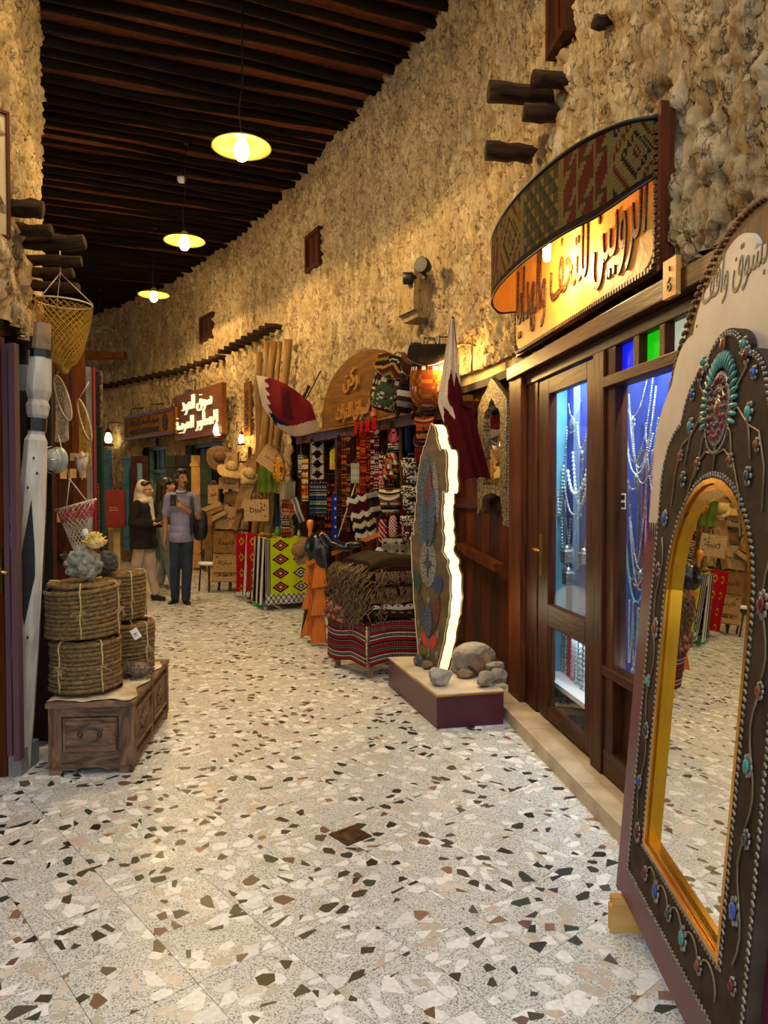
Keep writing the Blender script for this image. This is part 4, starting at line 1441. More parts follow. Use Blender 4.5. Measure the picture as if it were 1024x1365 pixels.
# left (far) and right (near) outlines, u in picture columns 558..620, v in rows 893..557
Lf = [(-.17, 0), (-.20, .12), (-.225, .3), (-.25, .45), (-.27, .62), (-.29, .8), (-.295, .94), (-.275, .97), (-.255, .95), (-.262, 1.04), (-.235, 1.06), (-.238, 1.12), (-.225, 1.20), (-.205, 1.22), (-.215, 1.3), (-.20, 1.36), (-.175, 1.45),
      (-.15, 1.53), (-.10, 1.60), (-.06, 1.66), (-.02, 1.73), (.01, 1.755)]
Rf = [(.05, 1.73), (.07, 1.69), (.075, 1.63), (.10, 1.60), (.12, 1.56), (.15, 1.57), (.19, 1.56), (.21, 1.53), (.20, 1.40), (.22, 1.32), (.20, 1.27), (.16, 1.28), (.165, 1.20), (.145, 1.16), (.16, 1.06), (.15, 1.0), (.17, .95), (.17, .91), (.15, .86), (.19, .83), (.23, .80), (.22, .76),
      (.255, .70), (.26, .55), (.24, .42), (.20, .32), (.175, .22), (.14, .14), (.10, .04), (.08, 0)]
out_ = (Lf + Rf)[::-1]
def jag(pts, amp=.006, n=3):
    o = []
    r2 = random.Random(4)
    for a, b in zip(pts, pts[1:] + pts[:1]):
        for k in range(n):
            t = k / n
            o.append((a[0] + (b[0] - a[0]) * t + r2.uniform(-amp, amp), max(0, a[1] + (b[1] - a[1]) * t + (r2.uniform(-amp, amp) if a[1] > .02 else 0))))
    return o
outj = jag(out_)
M_SLABW = mat('olive_wood_veneer', '#4a3810', '#6b521c', rough=.45, scale=5, stretch=(1, 1, 3), bump=.1)
MB().plate([outj], -.052, -.038).build('face', M_SLABW, map_)
MB().plate([outj], .040, .052).build('back', M_SLABW, map_)
M_LED = mat('lit_cream_edge', '#f5e6b8', '#fff6d6', emit='#ffe9a8', es=1.15, scale=4, rough=.5)
mb = MB()
n = len(outj)
ins = [(x * .985, z * .997) for x, z in outj]
vs = [(x, -.037, z) for x, z in ins] + [(x, .039, z) for x, z in ins]
mb.add(vs, [(i, (i + 1) % n, n + (i + 1) % n, n + i) for i in range(n)], None, False)
mb.build('lit_edge', M_LED, map_)
mb = MB(); mb.tube([(x, -.054, z) for x, z in outj], .004, 5, closed=True)
mb.build('edge_cord', mat('pale_cord', '#c9b998', rough=.6), map_)
def relief(name, pts, m, y=-.058, par=map_):
    return MB().plate([pts], y, -.050).build(name, m, par)
def leafp(cx_, cz_, w_, h_, a=0.0, n=16, sharp=1.0):
    o = []
    for k in range(n):
        th = 2 * PI * k / n
        x, z = w_ * math.cos(th) * abs(math.sin(th)) ** (sharp * .35) if sharp else w_ * math.cos(th), h_ * math.sin(th)
        x = w_ * math.cos(th) * (1 - .0)
        x *= (1 - abs(math.sin(th)) ** 3 * .6) if sharp else 1
        o.append((cx_ + x * math.cos(a) - z * math.sin(a), cz_ + x * math.sin(a) + z * math.cos(a)))
    return o
M_BLUEB = mat('blue_grey_beadwork', '#1b2230', '#46586a', rough=.5, scale=70, vor=True); M_REDB = mat('red_beadwork', '#35150f', '#6a2a20', rough=.5, scale=70, vor=True)
M_GRNB = mat('green_beadwork', '#0d2f22', '#184a34', rough=.4, scale=20); M_SILB = mat('silver_beadwork', '#3c3a35', '#8a897f', rough=.4, scale=90, vor=True)
M_DKB = mat('dark_beadwork', '#1e1a1c', '#4a4444', rough=.5, scale=80, vor=True); M_REDF = mat('red_fabric_leaf', '#a8231f', '#c4382d', rough=.6, scale=9)
relief('paisley', leafp(-.09, 1.22, .10, .34, -.08), M_BLUEB)
relief('paisley', leafp(-.04, 1.17, .065, .27, -.08), M_REDB, -.062)
relief('paisley', leafp(.02, 1.10, .05, .22, -.1), M_BLUEB, -.066)
relief('paisley', leafp(-.06, 1.05, .035, .17, .1), M_GRNB, -.066)
relief('bead_spray', leafp(.07, 1.28, .035, .22, .12), M_SILB, -.060)
relief('oval_medallion', leafp(-.04, .76, .115, .17, 0, 24, 0), M_SILB)
relief('cross_motif', [(-.04, .66), (-.03, .73), (.02, .76), (-.03, .79), (-.04, .86), (-.05, .79), (-.10, .76), (-.05, .73)][::1], M_DKB, -.064)
relief('leaf', leafp(-.20, .62, .055, .085, .5), M_GRNB)
relief('leaf', leafp(.10, .62, .065, .075, -.8), mat('teal_blue_leaf', '#123441', '#222c5a', rough=.4, scale=8))
relief('tulip_petal', leafp(-.13, .40, .05, .16, .35), M_DKB)
relief('tulip_petal', leafp(.06, .40, .05, .16, -.35), M_REDB)
relief('tulip_heart', leafp(-.03, .34, .06, .12, 0), M_BLUEB, -.064)
relief('red_leaf', leafp(-.09, .20, .032, .065, .8), M_REDF)
relief('red_leaf', leafp(.03, .20, .040, .07, -.8), M_REDF)
relief('stem', [(-.035, .08), (-.025, .08), (-.028, .55), (-.034, .55)], M_SILB, -.060)
for x_, z_ in ((-.17, .31), (.10, .27), (-.16, .17), (.09, .12), (-.03, .50)):
    relief('button', leafp(x_, z_, .018, .026, 0, 10, 0), M_SILB, -.061)
MB().ell((-.13, -.075, .03), (.075, .03, .05), 10, 6).build('blue_beaded_bow', M_BLUEB, map_)
lamp('edge_glow', 'POINT', (.30, 0.09, .5), 3.0, (1, .85, .5), .12, None, map_)

M_ROCKS = [mat('grey_rock', '#70675d', '#a3988c', rough=.9, scale=9, bump=.7, bscale=24), mat('brown_rock', '#584536', '#8a7259', rough=.9, scale=9, bump=.7, bscale=24), mat('white_rock', '#7f7c74', '#bdb9ae', rough=.85, scale=10, bump=.7, bscale=24)]
def rock(r, seed, m, squash=.75, jag_=.28):
    mb = MB().ell((0, 0, 0), (1, 1, 1), 18, 12)
    V = np.array(mb.v)
    rs = np.random.RandomState(seed)
    for _ in range(16):      # chop with planes to get facets
        d = rs.normal(size=3); d /= np.linalg.norm(d)
        h = rs.uniform(.62, .95)
        k = V @ d
        V = np.where((k > h)[:, None], V - np.outer(k - h, d), V)
    V += .06 * (fbm(V[:, 0] * 3 + seed, V[:, 1] * 3 + V[:, 2] * 2.3, 3, seed) - .5)[:, None] * V
    V *= np.array(r)
    V[:, 2] -= V[:, 2].min()
    mb.v = V.tolist()
    mb.sm = [False] * len(mb.f)
    return mb
rk = [(588, 915, .075, .10, 2, 'small whitish rock at the front edge of the plinth'), (572, 893, .05, .05, 1, 'small orange-brown rock behind the foot of the slab'),
      (560, 888, .055, .055, 1, 'brown rock at the far left end of the plinth'), (633, 900, .135, .17, 0, 'largest grey rock heaped against the shutter'),
      (622, 905, .06, .05, 1, 'flat brown rock half under the largest rock'), (613, 898, .055, .06, 0, 'small grey rock touching the glowing edge'),
      (648, 917, .06, .08, 0, 'pale rounded grey rock at front right of plinth'), (667, 913, .065, .085, 0, 'squarish grey rock at the right corner of plinth')]
for i, (px, py, rx, h_, mi_, lb) in enumerate(rk):
    g = G(px, py, pz)
    g += Vector((0, .03, 0))
    rock((rx * 1.2, rx * .95, h_ * .68), 20 + i, M_ROCKS[mi_]).build('rock', M_ROCKS[mi_], None, g, rnd.uniform(-.5, .5))
    o = COL.objects[-1] if False else bpy.context.scene.objects[-1]
for o in [o for o in SC.objects if o.name.startswith('rock')]: pass
rocks = sorted([o for o in SC.objects if o.name.split('.')[0] == 'rock'], key=lambda o: o.name)
for o, r_ in zip(rocks, rk): tag(o, r_[5], 'rock', 'rocks on the maroon plinth')
for i, (px, py, Y, rx, lb) in enumerate(((660, 888, 4.98, .07, 'rough brown rock on top of the heap'), (650, 872, 5.15, .065, 'dark brown rock at the back of the heap'))):
    p = P(px, py, Y)
    o = rock((rx, rx * .8, rx * .7), 60 + i, M_ROCKS[1]).build('rock', M_ROCKS[1 if i else 0], None, (p.x, p.y, p.z - rx * .7), .4)
    tag(o, lb, 'rock', 'rocks on the maroon plinth')
o = rock((.09, .08, .10), 77, None).build('rock', M_ROCKS[1], None, (.66, 5.08, pz), .1); tag(o, 'brown rock hidden at the core of the heap', 'rock', 'rocks on the maroon plinth')

# ---- ornate mirror hung on the shutter bay
HM = Fr(644, -.02, 684)
hm = thing('hanging_mirror', 'narrow carved mirror with pointed top hanging on the reddish shutter', 'mirror', HM.loc, HM.rot)
hw = HM.xz(684, 600)[0]
zt_, zb2, zb3 = HM.xz(661, 505)[1], HM.xz(664, 655)[1], HM.xz(680, 700)[1]
cx_ = hw / 2
hw2 = hw / 2
outl = [(cx_ - hw2, zb3 + .05), (cx_ - hw2 * .72, zb3 + .12), (cx_ - hw2 * .6, zb2 - .04), (cx_, zb2 - .01), (cx_ + hw2 * .6, zb2 - .04), (cx_ + hw2 * .72, zb3 + .12), (cx_ + hw2 * .78, zb3), (cx_ + hw2, zb3),
        (cx_ + hw2, zt_ - .20), (cx_ + hw2 * .75, zt_ - .14), (cx_ + hw2 * .4, zt_ - .08), (cx_ + hw2 * .22, zt_ - .04), (cx_, zt_), (cx_ - hw2 * .22, zt_ - .04), (cx_ - hw2 * .4, zt_ - .08), (cx_ - hw2 * .75, zt_ - .14), (cx_ - hw2, zt_ - .20)]
iw = hw2 * .58
hole2 = [(cx_ - iw, zb2 + .05), (cx_ + iw, zb2 + .05), (cx_ + iw, zt_ - .30), (cx_ + iw * .8, zt_ - .25), (cx_ + iw * .45, zt_ - .23), (cx_ + iw * .3, zt_ - .19), (cx_, zt_ - .16), (cx_ - iw * .3, zt_ - .19), (cx_ - iw * .45, zt_ - .23), (cx_ - iw * .8, zt_ - .25), (cx_ - iw, zt_ - .30)]
M_CARV = mat('carved_grey_gold', '#3c301c', '#7d6a42', rough=.6, scale=38, bump=1.0, bscale=60, vor=True)
MB().plate([outl, hole2[::-1]], -.05, -.01).build('frame', M_CARV, hm)
mbb = MB()
for z in np.arange(zb3, zt_ - .2, .022): mbb.ell((cx_ + hw2, -.03, z), (.008, .02, .011), 6, 4)
mbb.build('side_beads', mat('dull_silver', '#6a6a66', '#8e8e8a', rough=.4, metal=.6, scale=30), hm, recalc=False)
MB().plate([hole2], -.02, -.012).build('glass', M_MIRROR, hm)
# ================================================================== LEFT SIDE: CHEST, ROPES, NETS, POST, DOORS
# ---- carved chest
CH_L, CH_W, CH_H = .98, .43, .385
chr_ = math.atan2(-.1, .995)   # local y runs away along the chest
c_loc = Vector((-1.34, 3.90))
rotc = math.radians(5.8)
ch = thing('carved_chest', 'old carved wooden chest with iron drop handle beside the white post', 'chest', (-1.555, 3.88, 0), rotc)
M_OLDW = mat('worn_carved_wood', '#3c2a1e', '#86664c', rough=.75, scale=16, stretch=(1, 1, .25), bump=.8, bscale=30, dist=1.5)
M_OLDX = mat('worn_carved_wood_across', '#432f24', '#8c6c52', rough=.75, scale=16, stretch=(.25, .25, 1), bump=.8, bscale=30, dist=1.5)
w2 = CH_W / 2
def cbox(name, c, d, m=M_OLDW, bev=.004, par=ch):
    o = MB().box(c, d).build(name, m, par)
    if bev:
        mo = o.modifiers.new('b', 'BEVEL'); mo.width = bev; mo.segments = 2
    return o
cbox('body', (0, CH_L / 2, .215), (CH_W - .03, CH_L - .03, .28))
cbox('lid', (0, CH_L / 2, CH_H - .014), (CH_W + .025, CH_L + .025, .028), M_OLDX)
cbox('moulding', (0, CH_L / 2, CH_H - .035), (CH_W + .005, CH_L + .005, .016), M_OLDX)
for x in (-w2 + .035, w2 - .035):
    cbox('corner_post', (x, .012, .2), (.07, .035, .32))
cbox('rail', (0, .008, .335), (CH_W - .13, .026, .05), M_OLDX)
cbox('rail', (0, .008, .09), (CH_W - .13, .026, .06), M_OLDX)
# front drawer panel
dw = cbox('drawer', (0, .004, .212), (CH_W - .17, .02, .165), M_OLDX)
for a, b in (((-.12, .296), (.12, .296)), ((-.12, .128), (.12, .128))): cbox('bead_moulding', (0, -.002, a[1]), (CH_W - .155, .018, .012), M_OLDX, .003)
for x in (-.133, .133): cbox('bead_moulding', (x, -.002, .212), (.012, .018, .17), M_OLDW, .003)
M_IRON = mat('old_iron', '#3a3632', '#6a6258', rough=.5, metal=.7, scale=20)
mb = MB()
mb.tube([(.05 * math.cos(PI + PI * k / 12), -.03, .215 + .035 * math.sin(PI + PI * k / 12)) for k in range(13)], .005, 6)
mb.lathe([(.014, 0), (.010, .012), (0, .016)], 10, (-.05, -.012, .215), ax='Y').lathe([(.014, -.006), (.010, -.018), (0, -.02)], 10, (-.05, -.008, .215), ax='Y').lathe([(.014, -.006), (.010, -.018), (0, -.02)], 10, (.05, -.008, .215), ax='Y')
mb.plate([[(-.07, .235), (-.05, .228), (-.02, .236), (0, .243), (.02, .236), (.05, .228), (.07, .235), (.06, .25), (.03, .245), (0, .258), (-.03, .245), (-.06, .25)]], -.010, -.004)
mb.build('drop_handle', M_IRON, dw)
# scalloped apron front and side
def apron(L_):
    o = [(-L_ / 2, .07), (-L_ / 2, 0), (-L_ / 2 + .06, 0), (-L_ / 2 + .07, .022), (-L_ / 2 + .10, .026), (-L_ / 2 + .13, .018), (-L_ / 2 + .16, .035)]
    return o + [(-x, z) for x, z in reversed(o)]
o = MB().plate([apron(CH_W)], .0, .02).build('apron', M_OLDX, ch)
o = MB().plate([apron(CH_L)], .0, .02).build('apron', M_OLDX, ch, (w2 - .0, CH_L / 2, 0), PI / 2)
# side panels (right side faces the corridor)
for k in range(2):
    y0 = .06 + k * (CH_L - .08) / 2; y1 = y0 + (CH_L - .08) / 2 - .05
    pn = cbox('side_panel', (w2 - .008, (y0 + y1) / 2, .215), (.016, y1 - y0 - .03, .17), M_OLDX)
    for z in (.12, .31): cbox('bead_moulding', (w2 + .002, (y0 + y1) / 2, z), (.016, y1 - y0, .014), M_OLDX, .003, ch)
    for y in (y0, y1): cbox('bead_moulding', (w2 + .002, y, .215), (.016, .014, .19), M_OLDW, .003, ch)
    mb = MB()
    for a in range(8):
        th = a * PI / 4
        mb.ell((w2 + .004, (y0 + y1) / 2 + .055 * math.cos(th), .215 + .035 * math.sin(th)), (.006, .028, .013), 6, 4, rot=(-th, 0, 0) if False else (th, 0, 0))
    mb.ell((w2 + .004, (y0 + y1) / 2, .215), (.008, .018, .018), 8, 5)
    mb.build('carving', M_OLDX, ch)
for y in (.03, CH_L / 2 - .0, CH_L - .03): cbox('side_stile', (w2 - .002, y, .2), (.02, .06, .32))
# hide mat under the ropes
hm_ = MB()
def hidef(u, v):
    x = (-w2 - .01 + (CH_W - .0) * u) + .02 * math.sin(v * 17) * u
    y = .01 + (CH_L - .08) * v + .02 * math.sin(u * 11)
    return (x, y, CH_H + .004 + .004 * math.sin(u * 14 + v * 9) ** 2)
hm_.grid(hidef, 26, 40, None)
hd = hm_.build('hide_mat', mat('pale_hide', '#9a8560', '#d9cfb8', rough=.8, scale=6, bump=.4), None, ch.location, rotc, recalc=False)
mo = hd.modifiers.new('s', 'SOLIDIFY'); mo.thickness = .003; mo.offset = 1
tag(hd, 'pale animal hide spread on top of the carved chest', 'hide')

# ---- rope coils
M_ROPE = mat('sisal_rope', '#5c4728', '#8f7446', rough=.95, scale=60, bump=.6, bscale=160)
M_TWINE = mat('pale_twine', '#a8905c', '#c8b283', rough=.9, scale=60)
def rope_coil(name, R, rows, r, seed, topturns=3, lean=0.0, label='', loc=(0, 0, 0), rot=0, hgt=None):
    rs = random.Random(seed)
    t = thing(name, label, 'rope', loc, rot, 'rope coils on the chest')
    pts = []
    pitch = 2 * r * .97
    n = int(rows * 44)
    for k in range(n + 1):
        a = 2 * PI * k / 44
        z = r + pitch * a / (2 * PI)
        rr = R * (1 + .015 * math.sin(a * .37 + seed) + .02 * math.sin(z * 20 + seed))
        tilt = lean * math.cos(a) * (1 if z > rows * pitch * .5 else z / (rows * pitch * .5))
        pts.append((rr * math.cos(a), rr * math.sin(a), z + tilt))
    ztop = pts[-1][2]
    for k in range(1, topturns * 40):
        a = 2 * PI * n / 44 + 2 * PI * k / 40
        rr = R - 2 * r * k / 40
        pts.append((rr * math.cos(a), rr * math.sin(a), ztop + r * .2 + .3 * r * math.sin(k)))
    P_ = np.array(pts)
    seg = np.linalg.norm(np.diff(P_, axis=0), axis=1); L_ = np.concatenate([[0], np.cumsum(seg)])
    m = int(L_[-1] / (r * .55))
    s = np.linspace(0, L_[-1], m)
    q = np.stack([np.interp(s, L_, P_[:, i]) for i in range(3)], 1)
    T = np.gradient(q, axis=0); T /= np.linalg.norm(T, axis=1)[:, None]
    U = np.cross(T, [0, 0, 1.0]); U /= np.linalg.norm(U, axis=1)[:, None]
    W_ = np.cross(U, T)
    SG = 9
    V = []
    for j in range(SG):
        th = 2 * PI * j / SG
        rad = r * (1 + .17 * np.cos(3 * th - s / r * 1.15))
        V.append(q + U * (rad * math.cos(th))[:, None] + W_ * (rad * math.sin(th))[:, None])
    V = np.stack(V, 1).reshape(-1, 3)
    mb = MB(); fs = []
    for i in range(m - 1):
        for j in range(SG):
            l = (j + 1) % SG
            fs.append((i * SG + j, (i + 1) * SG + j, (i + 1) * SG + l, i * SG + l))
    mb.v = V.tolist(); mb.f = fs; mb.c = [None] * len(fs); mb.m = [0] * len(fs); mb.sm = [True] * len(fs)
    mb.build('rope', M_ROPE, t, recalc=False)
    H = ztop + r
    MB().lathe([(R - .02, .01), (R - .02, H - r * 2.2)], 20).build('core', M_ROPE, t)
    for a in (-2.15, -.95, .5, 2.2):
        ca, sa = math.cos(a), math.sin(a)
        e = R + r + .003
        pp = [(ca * (R - .05), sa * (R - .05), H + .005), (ca * (R), sa * R, H + .006), (ca * e, sa * e, H - .015)]
        pp += [(ca * e + .004 * math.sin(z * 40), sa * e, z) for z in np.linspace(H - .04, .02, 7)]
        mb = MB().tube(pp, .0045, 6)
        if a < 0:
            for k in range(6):
                z = H * .55
                mb.tube([(ca * e, sa * (e + .004), z), (ca * e + rs.uniform(-.03, .03), sa * e * 1.06, z - .02 + rs.uniform(-.02, .03)), (ca * e + rs.uniform(-.06, .06), sa * e * 1.04, z - rs.uniform(0, .07))], .002, 4)
        mb.build('tie', M_TWINE, t)
    return t, H
cA = Vector((-1.665, 4.10)); cB = Vector((-1.60, 4.54))
zc0 = CH_H + .012
_, H1 = rope_coil('rope_coil', .178, 11, .0125, 1, 1, label='lower front coil of thick sisal rope, on the hide-covered chest', loc=(cA.x, cA.y, zc0), rot=.2)
_, H2 = rope_coil('rope_coil', .186, 11, .0125, 2, 5, .012, label='upper front coil of sisal rope carrying the grey coral', loc=(cA.x - .012, cA.y, zc0 + H1 + .004), rot=.9)
_, H3 = rope_coil('rope_coil', .165, 12, .012, 3, 1, label='lower back coil of rope with a white price tag', loc=(cB.x, cB.y, zc0), rot=.5)
tc_, H4 = rope_coil('rope_coil', .150, 12, .012, 4, 5, label='upper back coil of rope, leaning behind the grey coral', loc=(cB.x - .045, cB.y + .02, zc0 + H3 + .004), rot=1.4)
pg = thing('price_tag', 'white paper price tag hanging on the back rope coil', 'tag', (cB.x + .115, cB.y - .15, zc0 + .30), .5)
MB().box((0, -.012, -.045), (.045, .002, .065), rot=(0, -.5, 0)).build('card', mat('white_card', '#e6e4de', rough=.6), pg)
MB().tube([(-.03, 0, .04), (-.015, -.008, -.005)], .0015, 4).build('string', M_TWINE, pg)
MB().box((-.004, -.0145, -.045), (.020, .001, .006), rot=(0, -.5, 0)).box((.002, -.0145, -.056), (.014, .001, .004), rot=(0, -.5, 0)).build('ink_mark', M_BLACK, pg)
# furry bundle at the foot of the back coil
fb = MB()
rs = random.Random(5)
for k in range(260):
    a = rs.uniform(0, 2 * PI); h = rs.uniform(0, 1)
    b = Vector((.075 * math.cos(a) * math.sqrt(1 - (h - .4) ** 2), .06 * math.sin(a), .09 * h))
    d = Vector((math.cos(a), math.sin(a) * .9, h - .35)).normalized() * .022
    fb.tube([b, b + d * .6 + Vector((0, 0, .004)), b + d], [.003, .002, .0008], 3, caps=False)
fb.ell((0, 0, .045), (.072, .058, .045), 14, 8)
o = fb.build('fur_bundle', mat('grey_brown_fur', '#4c3d33', '#8d7a6a', rough=.95, scale=60), None, (-1.455, 4.36, zc0), recalc=False)
tag(o, 'small grey-brown furry bundle at the foot of the back rope coil', 'fur')

def remesh_blob(name, mb, m, voxel, smooth=1, parent=None, loc=None, rot=None, it=2, disp=None):
    o = bpy.data.objects.new(name, mb.mesh(name, m)); COL.objects.link(o)
    mod_bake(o, ('REMESH', dict(mode='VOXEL', voxel_size=voxel, use_smooth_shade=True)), *([('SMOOTH', dict(factor=.5, iterations=it))] if it else []))
    o.data.materials.clear(); o.data.materials.append(m)
    if disp is not None:
        co = np.empty(len(o.data.vertices) * 3); o.data.vertices.foreach_get('co', co); co = co.reshape(-1, 3)
        no = np.array([v.normal[:] for v in o.data.vertices])
        co = co + no * disp(co)[:, None]
        o.data.vertices.foreach_set('co', co.ravel())
    o.data.update()
    if parent: o.parent = parent
    if loc is not None: o.location = loc
    if rot is not None: o.rotation_euler = rot if not isinstance(rot, (int, float)) else (0, 0, rot)
    return o
# corals
mb = MB(); rs = random.Random(9)
mb.ell((0, 0, .085), (.085, .07, .08), 16, 10, power=.8)
for k in range(90):
    a = rs.uniform(0, 2 * PI); ph = rs.uniform(-.9, 1.4)
    mb.ell((.09 * math.cos(a) * math.cos(ph), .075 * math.sin(a) * math.cos(ph), .085 + .08 * math.sin(ph)), rs.uniform(.012, .024), 8, 6)
cr1 = remesh_blob('coral', mb, mat('grey_coral', '#66675a', '#a5a695', rough=.9, scale=26, bump=.8, bscale=80), .006, loc=(cA.x - .0, cA.y - .02, zc0 + H1 + H2 + .02), it=0, disp=lambda co: .012 * (fbm(co[:, 0] * 60 + co[:, 1] * 40, co[:, 2] * 60, 3, 4) - .5))
tag(cr1, 'pale grey-green lump of coral on the front rope coil', 'coral')
mb = MB(); rs = random.Random(19)
mb.ell((0, 0, .07), (.07, .06, .065), 16, 10)
for k in range(120):
    a = rs.uniform(0, 2 * PI); ph = rs.uniform(-.9, 1.4)
    mb.ell((.07 * math.cos(a) * math.cos(ph), .06 * math.sin(a) * math.cos(ph), .07 + .065 * math.sin(ph)), rs.uniform(.005, .013), 6, 5)
cr2 = remesh_blob('coral', mb, mat('dark_grey_coral', '#2e2b28', '#6a655e', rough=.95, scale=60, bump=1, bscale=120), .005, loc=(cB.x - .06, cB.y - .14, zc0 + H1 + H2 + .012), it=0)
tag(cr2, 'dark spiky grey coral beside the pale lump', 'coral')
mb = MB(); rs = random.Random(29)
mb.ell((0, 0, .045), (.055, .045, .04), 14, 8)
for k in range(80):
    a = rs.uniform(0, 2 * PI); ph = rs.uniform(-.6, 1.5)
    b = Vector((.055 * math.cos(a) * math.cos(ph), .045 * math.sin(a) * math.cos(ph), .045 + .04 * math.sin(ph)))
    mb.tube([b * .9, b + (b - Vector((0, 0, .045))).normalized() * rs.uniform(.008, .018)], [.006, .0035], 5)
cr3 = mb.build('yellow_coral', mat('yellow_coral', '#b8923a', '#ead98e', rough=.8, scale=20), None, (cA.x + .065, cA.y - .02, zc0 + H1 + H2 + .185))
tag(cr3, 'yellow bristly coral piece lying on the grey coral', 'coral')

# ---- white carved post
M_WPOST = mat('flaking_white_paint', '#8f8572', '#c9c7bf', rough=.75, scale=7, stretch=(1, 1, .3), bump=.6, bscale=30)
wp = thing('carved_post', 'white painted carved timber post with a black diamond, leaning by the chest', 'post', (-1.985, 3.96, 0))
a0 = Vector((0, 0, 0)); a1 = P(56, 448, 4.06) - wp.location
dirp = (a1 - a0).normalized(); LP_ = (a1 - a0).length
wp.rotation_euler = Vector((0, 0, 1)).rotation_difference(dirp).to_euler()
twist = .35
prof = [(0, .062), (.02, .066), (.9, .075), (1.35, .070), (1.72, .058), (1.78, .056), (1.81, .042), (1.83, .042)]
mb = MB()
def sqring(z, r, ch_=.28):
    o = []
    for k in range(4):
        a = twist + PI / 4 + k * PI / 2
        for da in (-ch_, ch_):
            o.append((r * 1.12 * math.cos(a + da), r * 1.12 * math.sin(a + da), z))
    return o
def sqlathe(mb, prof, ch_=.28):
    vs = []
    for z, r in prof: vs += sqring(z, r, ch_)
    n = 8; fs = []
    for i in range(len(prof) - 1):
        for k in range(n):
            l = (k + 1) % n
            fs.append((i * n + k, i * n + l, (i + 1) * n + l, (i + 1) * n + k))
    fs.append(tuple(reversed(range(n)))); fs.append(tuple((len(prof) - 1) * n + k for k in range(n)))
    mb.add(vs, fs, None, False)
    return mb
sqlathe(mb, prof).build('shaft', M_WPOST, wp)
sqlathe(MB(), [(1.83, .048), (1.90, .050)]).build('black_band', M_BLACK, wp)
sqlathe(MB(), [(1.90, .040), (1.92, .050), (1.97, .056), (2.00, .046), (2.02, .054), (2.05, .060), (2.21, .052), (2.23, .052)], .4).build('turned_head', M_WPOST, wp)
sqlathe(MB(), [(2.23, .054), (2.275, .054)]).build('black_band', M_BLACK, wp)
sqlathe(MB(), [(2.275, .046), (2.42, .042)]).build('bare_tip', mat('bare_timber', '#6a5440', '#8f7658', rough=.8, scale=10), wp)
for a in (-PI / 2 + twist, -0 + twist):
    # diamond recess, painted black, on two faces
    R_ = .0735
    def dp(u, z): 
        c = Vector((math.cos(a), math.sin(a))); t = Vector((-c.y, c.x))
        rr_ = float(np.interp(z, [.02, .9, 1.35, 1.72], [.066, .075, .070, .058])) * 1.12 * math.cos(PI / 4 - .28) + .0025
        q = c * rr_ + t * u
        return (q.x, q.y, z)
    pts = [(0, .78), (.040, 1.05), (.030, 1.2), (0, 1.46), (-.030, 1.2), (-.044, 1.02)]
    MB().add([dp(0, 1.1)] + [dp(u, z) for u, z in pts], [(0, 1 + i, 1 + (i + 1) % 6) for i in range(6)], None, False).build('black_diamond', mat('matt_black_paint', '#0c0c12', '#1a1b22', rough=.8, scale=30), wp)
mb = MB()
for z, u in ((1.6, .02), (1.52, -.02), (1.68, .0), (.72, .02), (.62, -.03)):
    c = Vector((math.cos(-PI / 2 + twist), math.sin(-PI / 2 + twist))); t = Vector((-c.y, c.x)); q = c * .072 + t * u
    mb.ell((q.x, q.y, z), (.006, .006, .009), 6, 4)
mb.build('nail_hole', M_BLACK, wp)

# ---- folding shutter leaves at the left edge of the picture
M_PINKW = mat('mauve_painted_wood', '#4a3035', '#6b4a4e', rough=.5, scale=4, stretch=(1, 1, .2))
ls = bpy.data.objects.new('door_3', None); COL.objects.link(ls)
tag(ls, 'folded shutter leaves with mauve edges at the left edge of the picture', kind='structure')
def vbar(name, px0, px1, Y, z0, z1, dep, m, par=ls):
    a, b = P(px0, 700, Y), P(px1, 700, Y)
    return MB().box(((a.x + b.x) / 2, Y + dep / 2, (z0 + z1) / 2), (b.x - a.x, dep, z1 - z0)).build(name, m, par)
vbar('leaf_edge', 5, 12, 3.82, .12, 2.26, .05, M_PINKW)
vbar('leaf_edge', 14, 22, 3.80, .10, 2.26, .05, M_PINKW)
vbar('leaf', -40, 4, 3.84, .0, 2.3, .04, M_WOODM)
vbar('backing', -60, 70, 4.40, .0, 2.42, .03, M_DARKIN)
vbar('base_block', -20, 24, 3.86, .0, .13, .2, mat('grey_paint', '#77736c', '#8f8b84', rough=.8))
for z in (.62, 1.22, 1.3):
    vbar('hinge', 12, 15, 3.83, z, z + .11, .02, M_STEEL)
pl_ = P(-4, 762, 3.82)
lk = MB().box((pl_.x + .012, 3.815, pl_.z), (.035, .01, .22))
lk.tube([(pl_.x + .01, 3.81, pl_.z + .01), (pl_.x + .01, 3.76, pl_.z + .01), (pl_.x + .09, 3.75, pl_.z)], .009, 8)
lk.build('lock_handle', M_BRASS, ls)
vbar('post_cap', 27, 38, 4.1, 2.06, 2.2, .05, mat('grey_paint', '#77736c'))
vbar('meter_box', 26, 36, 4.1, 1.30, 1.42, .05, M_WPOST)
vbar('cable_duct', 38.5, 41, 4.2, .4, 2.3, .02, M_IRON)

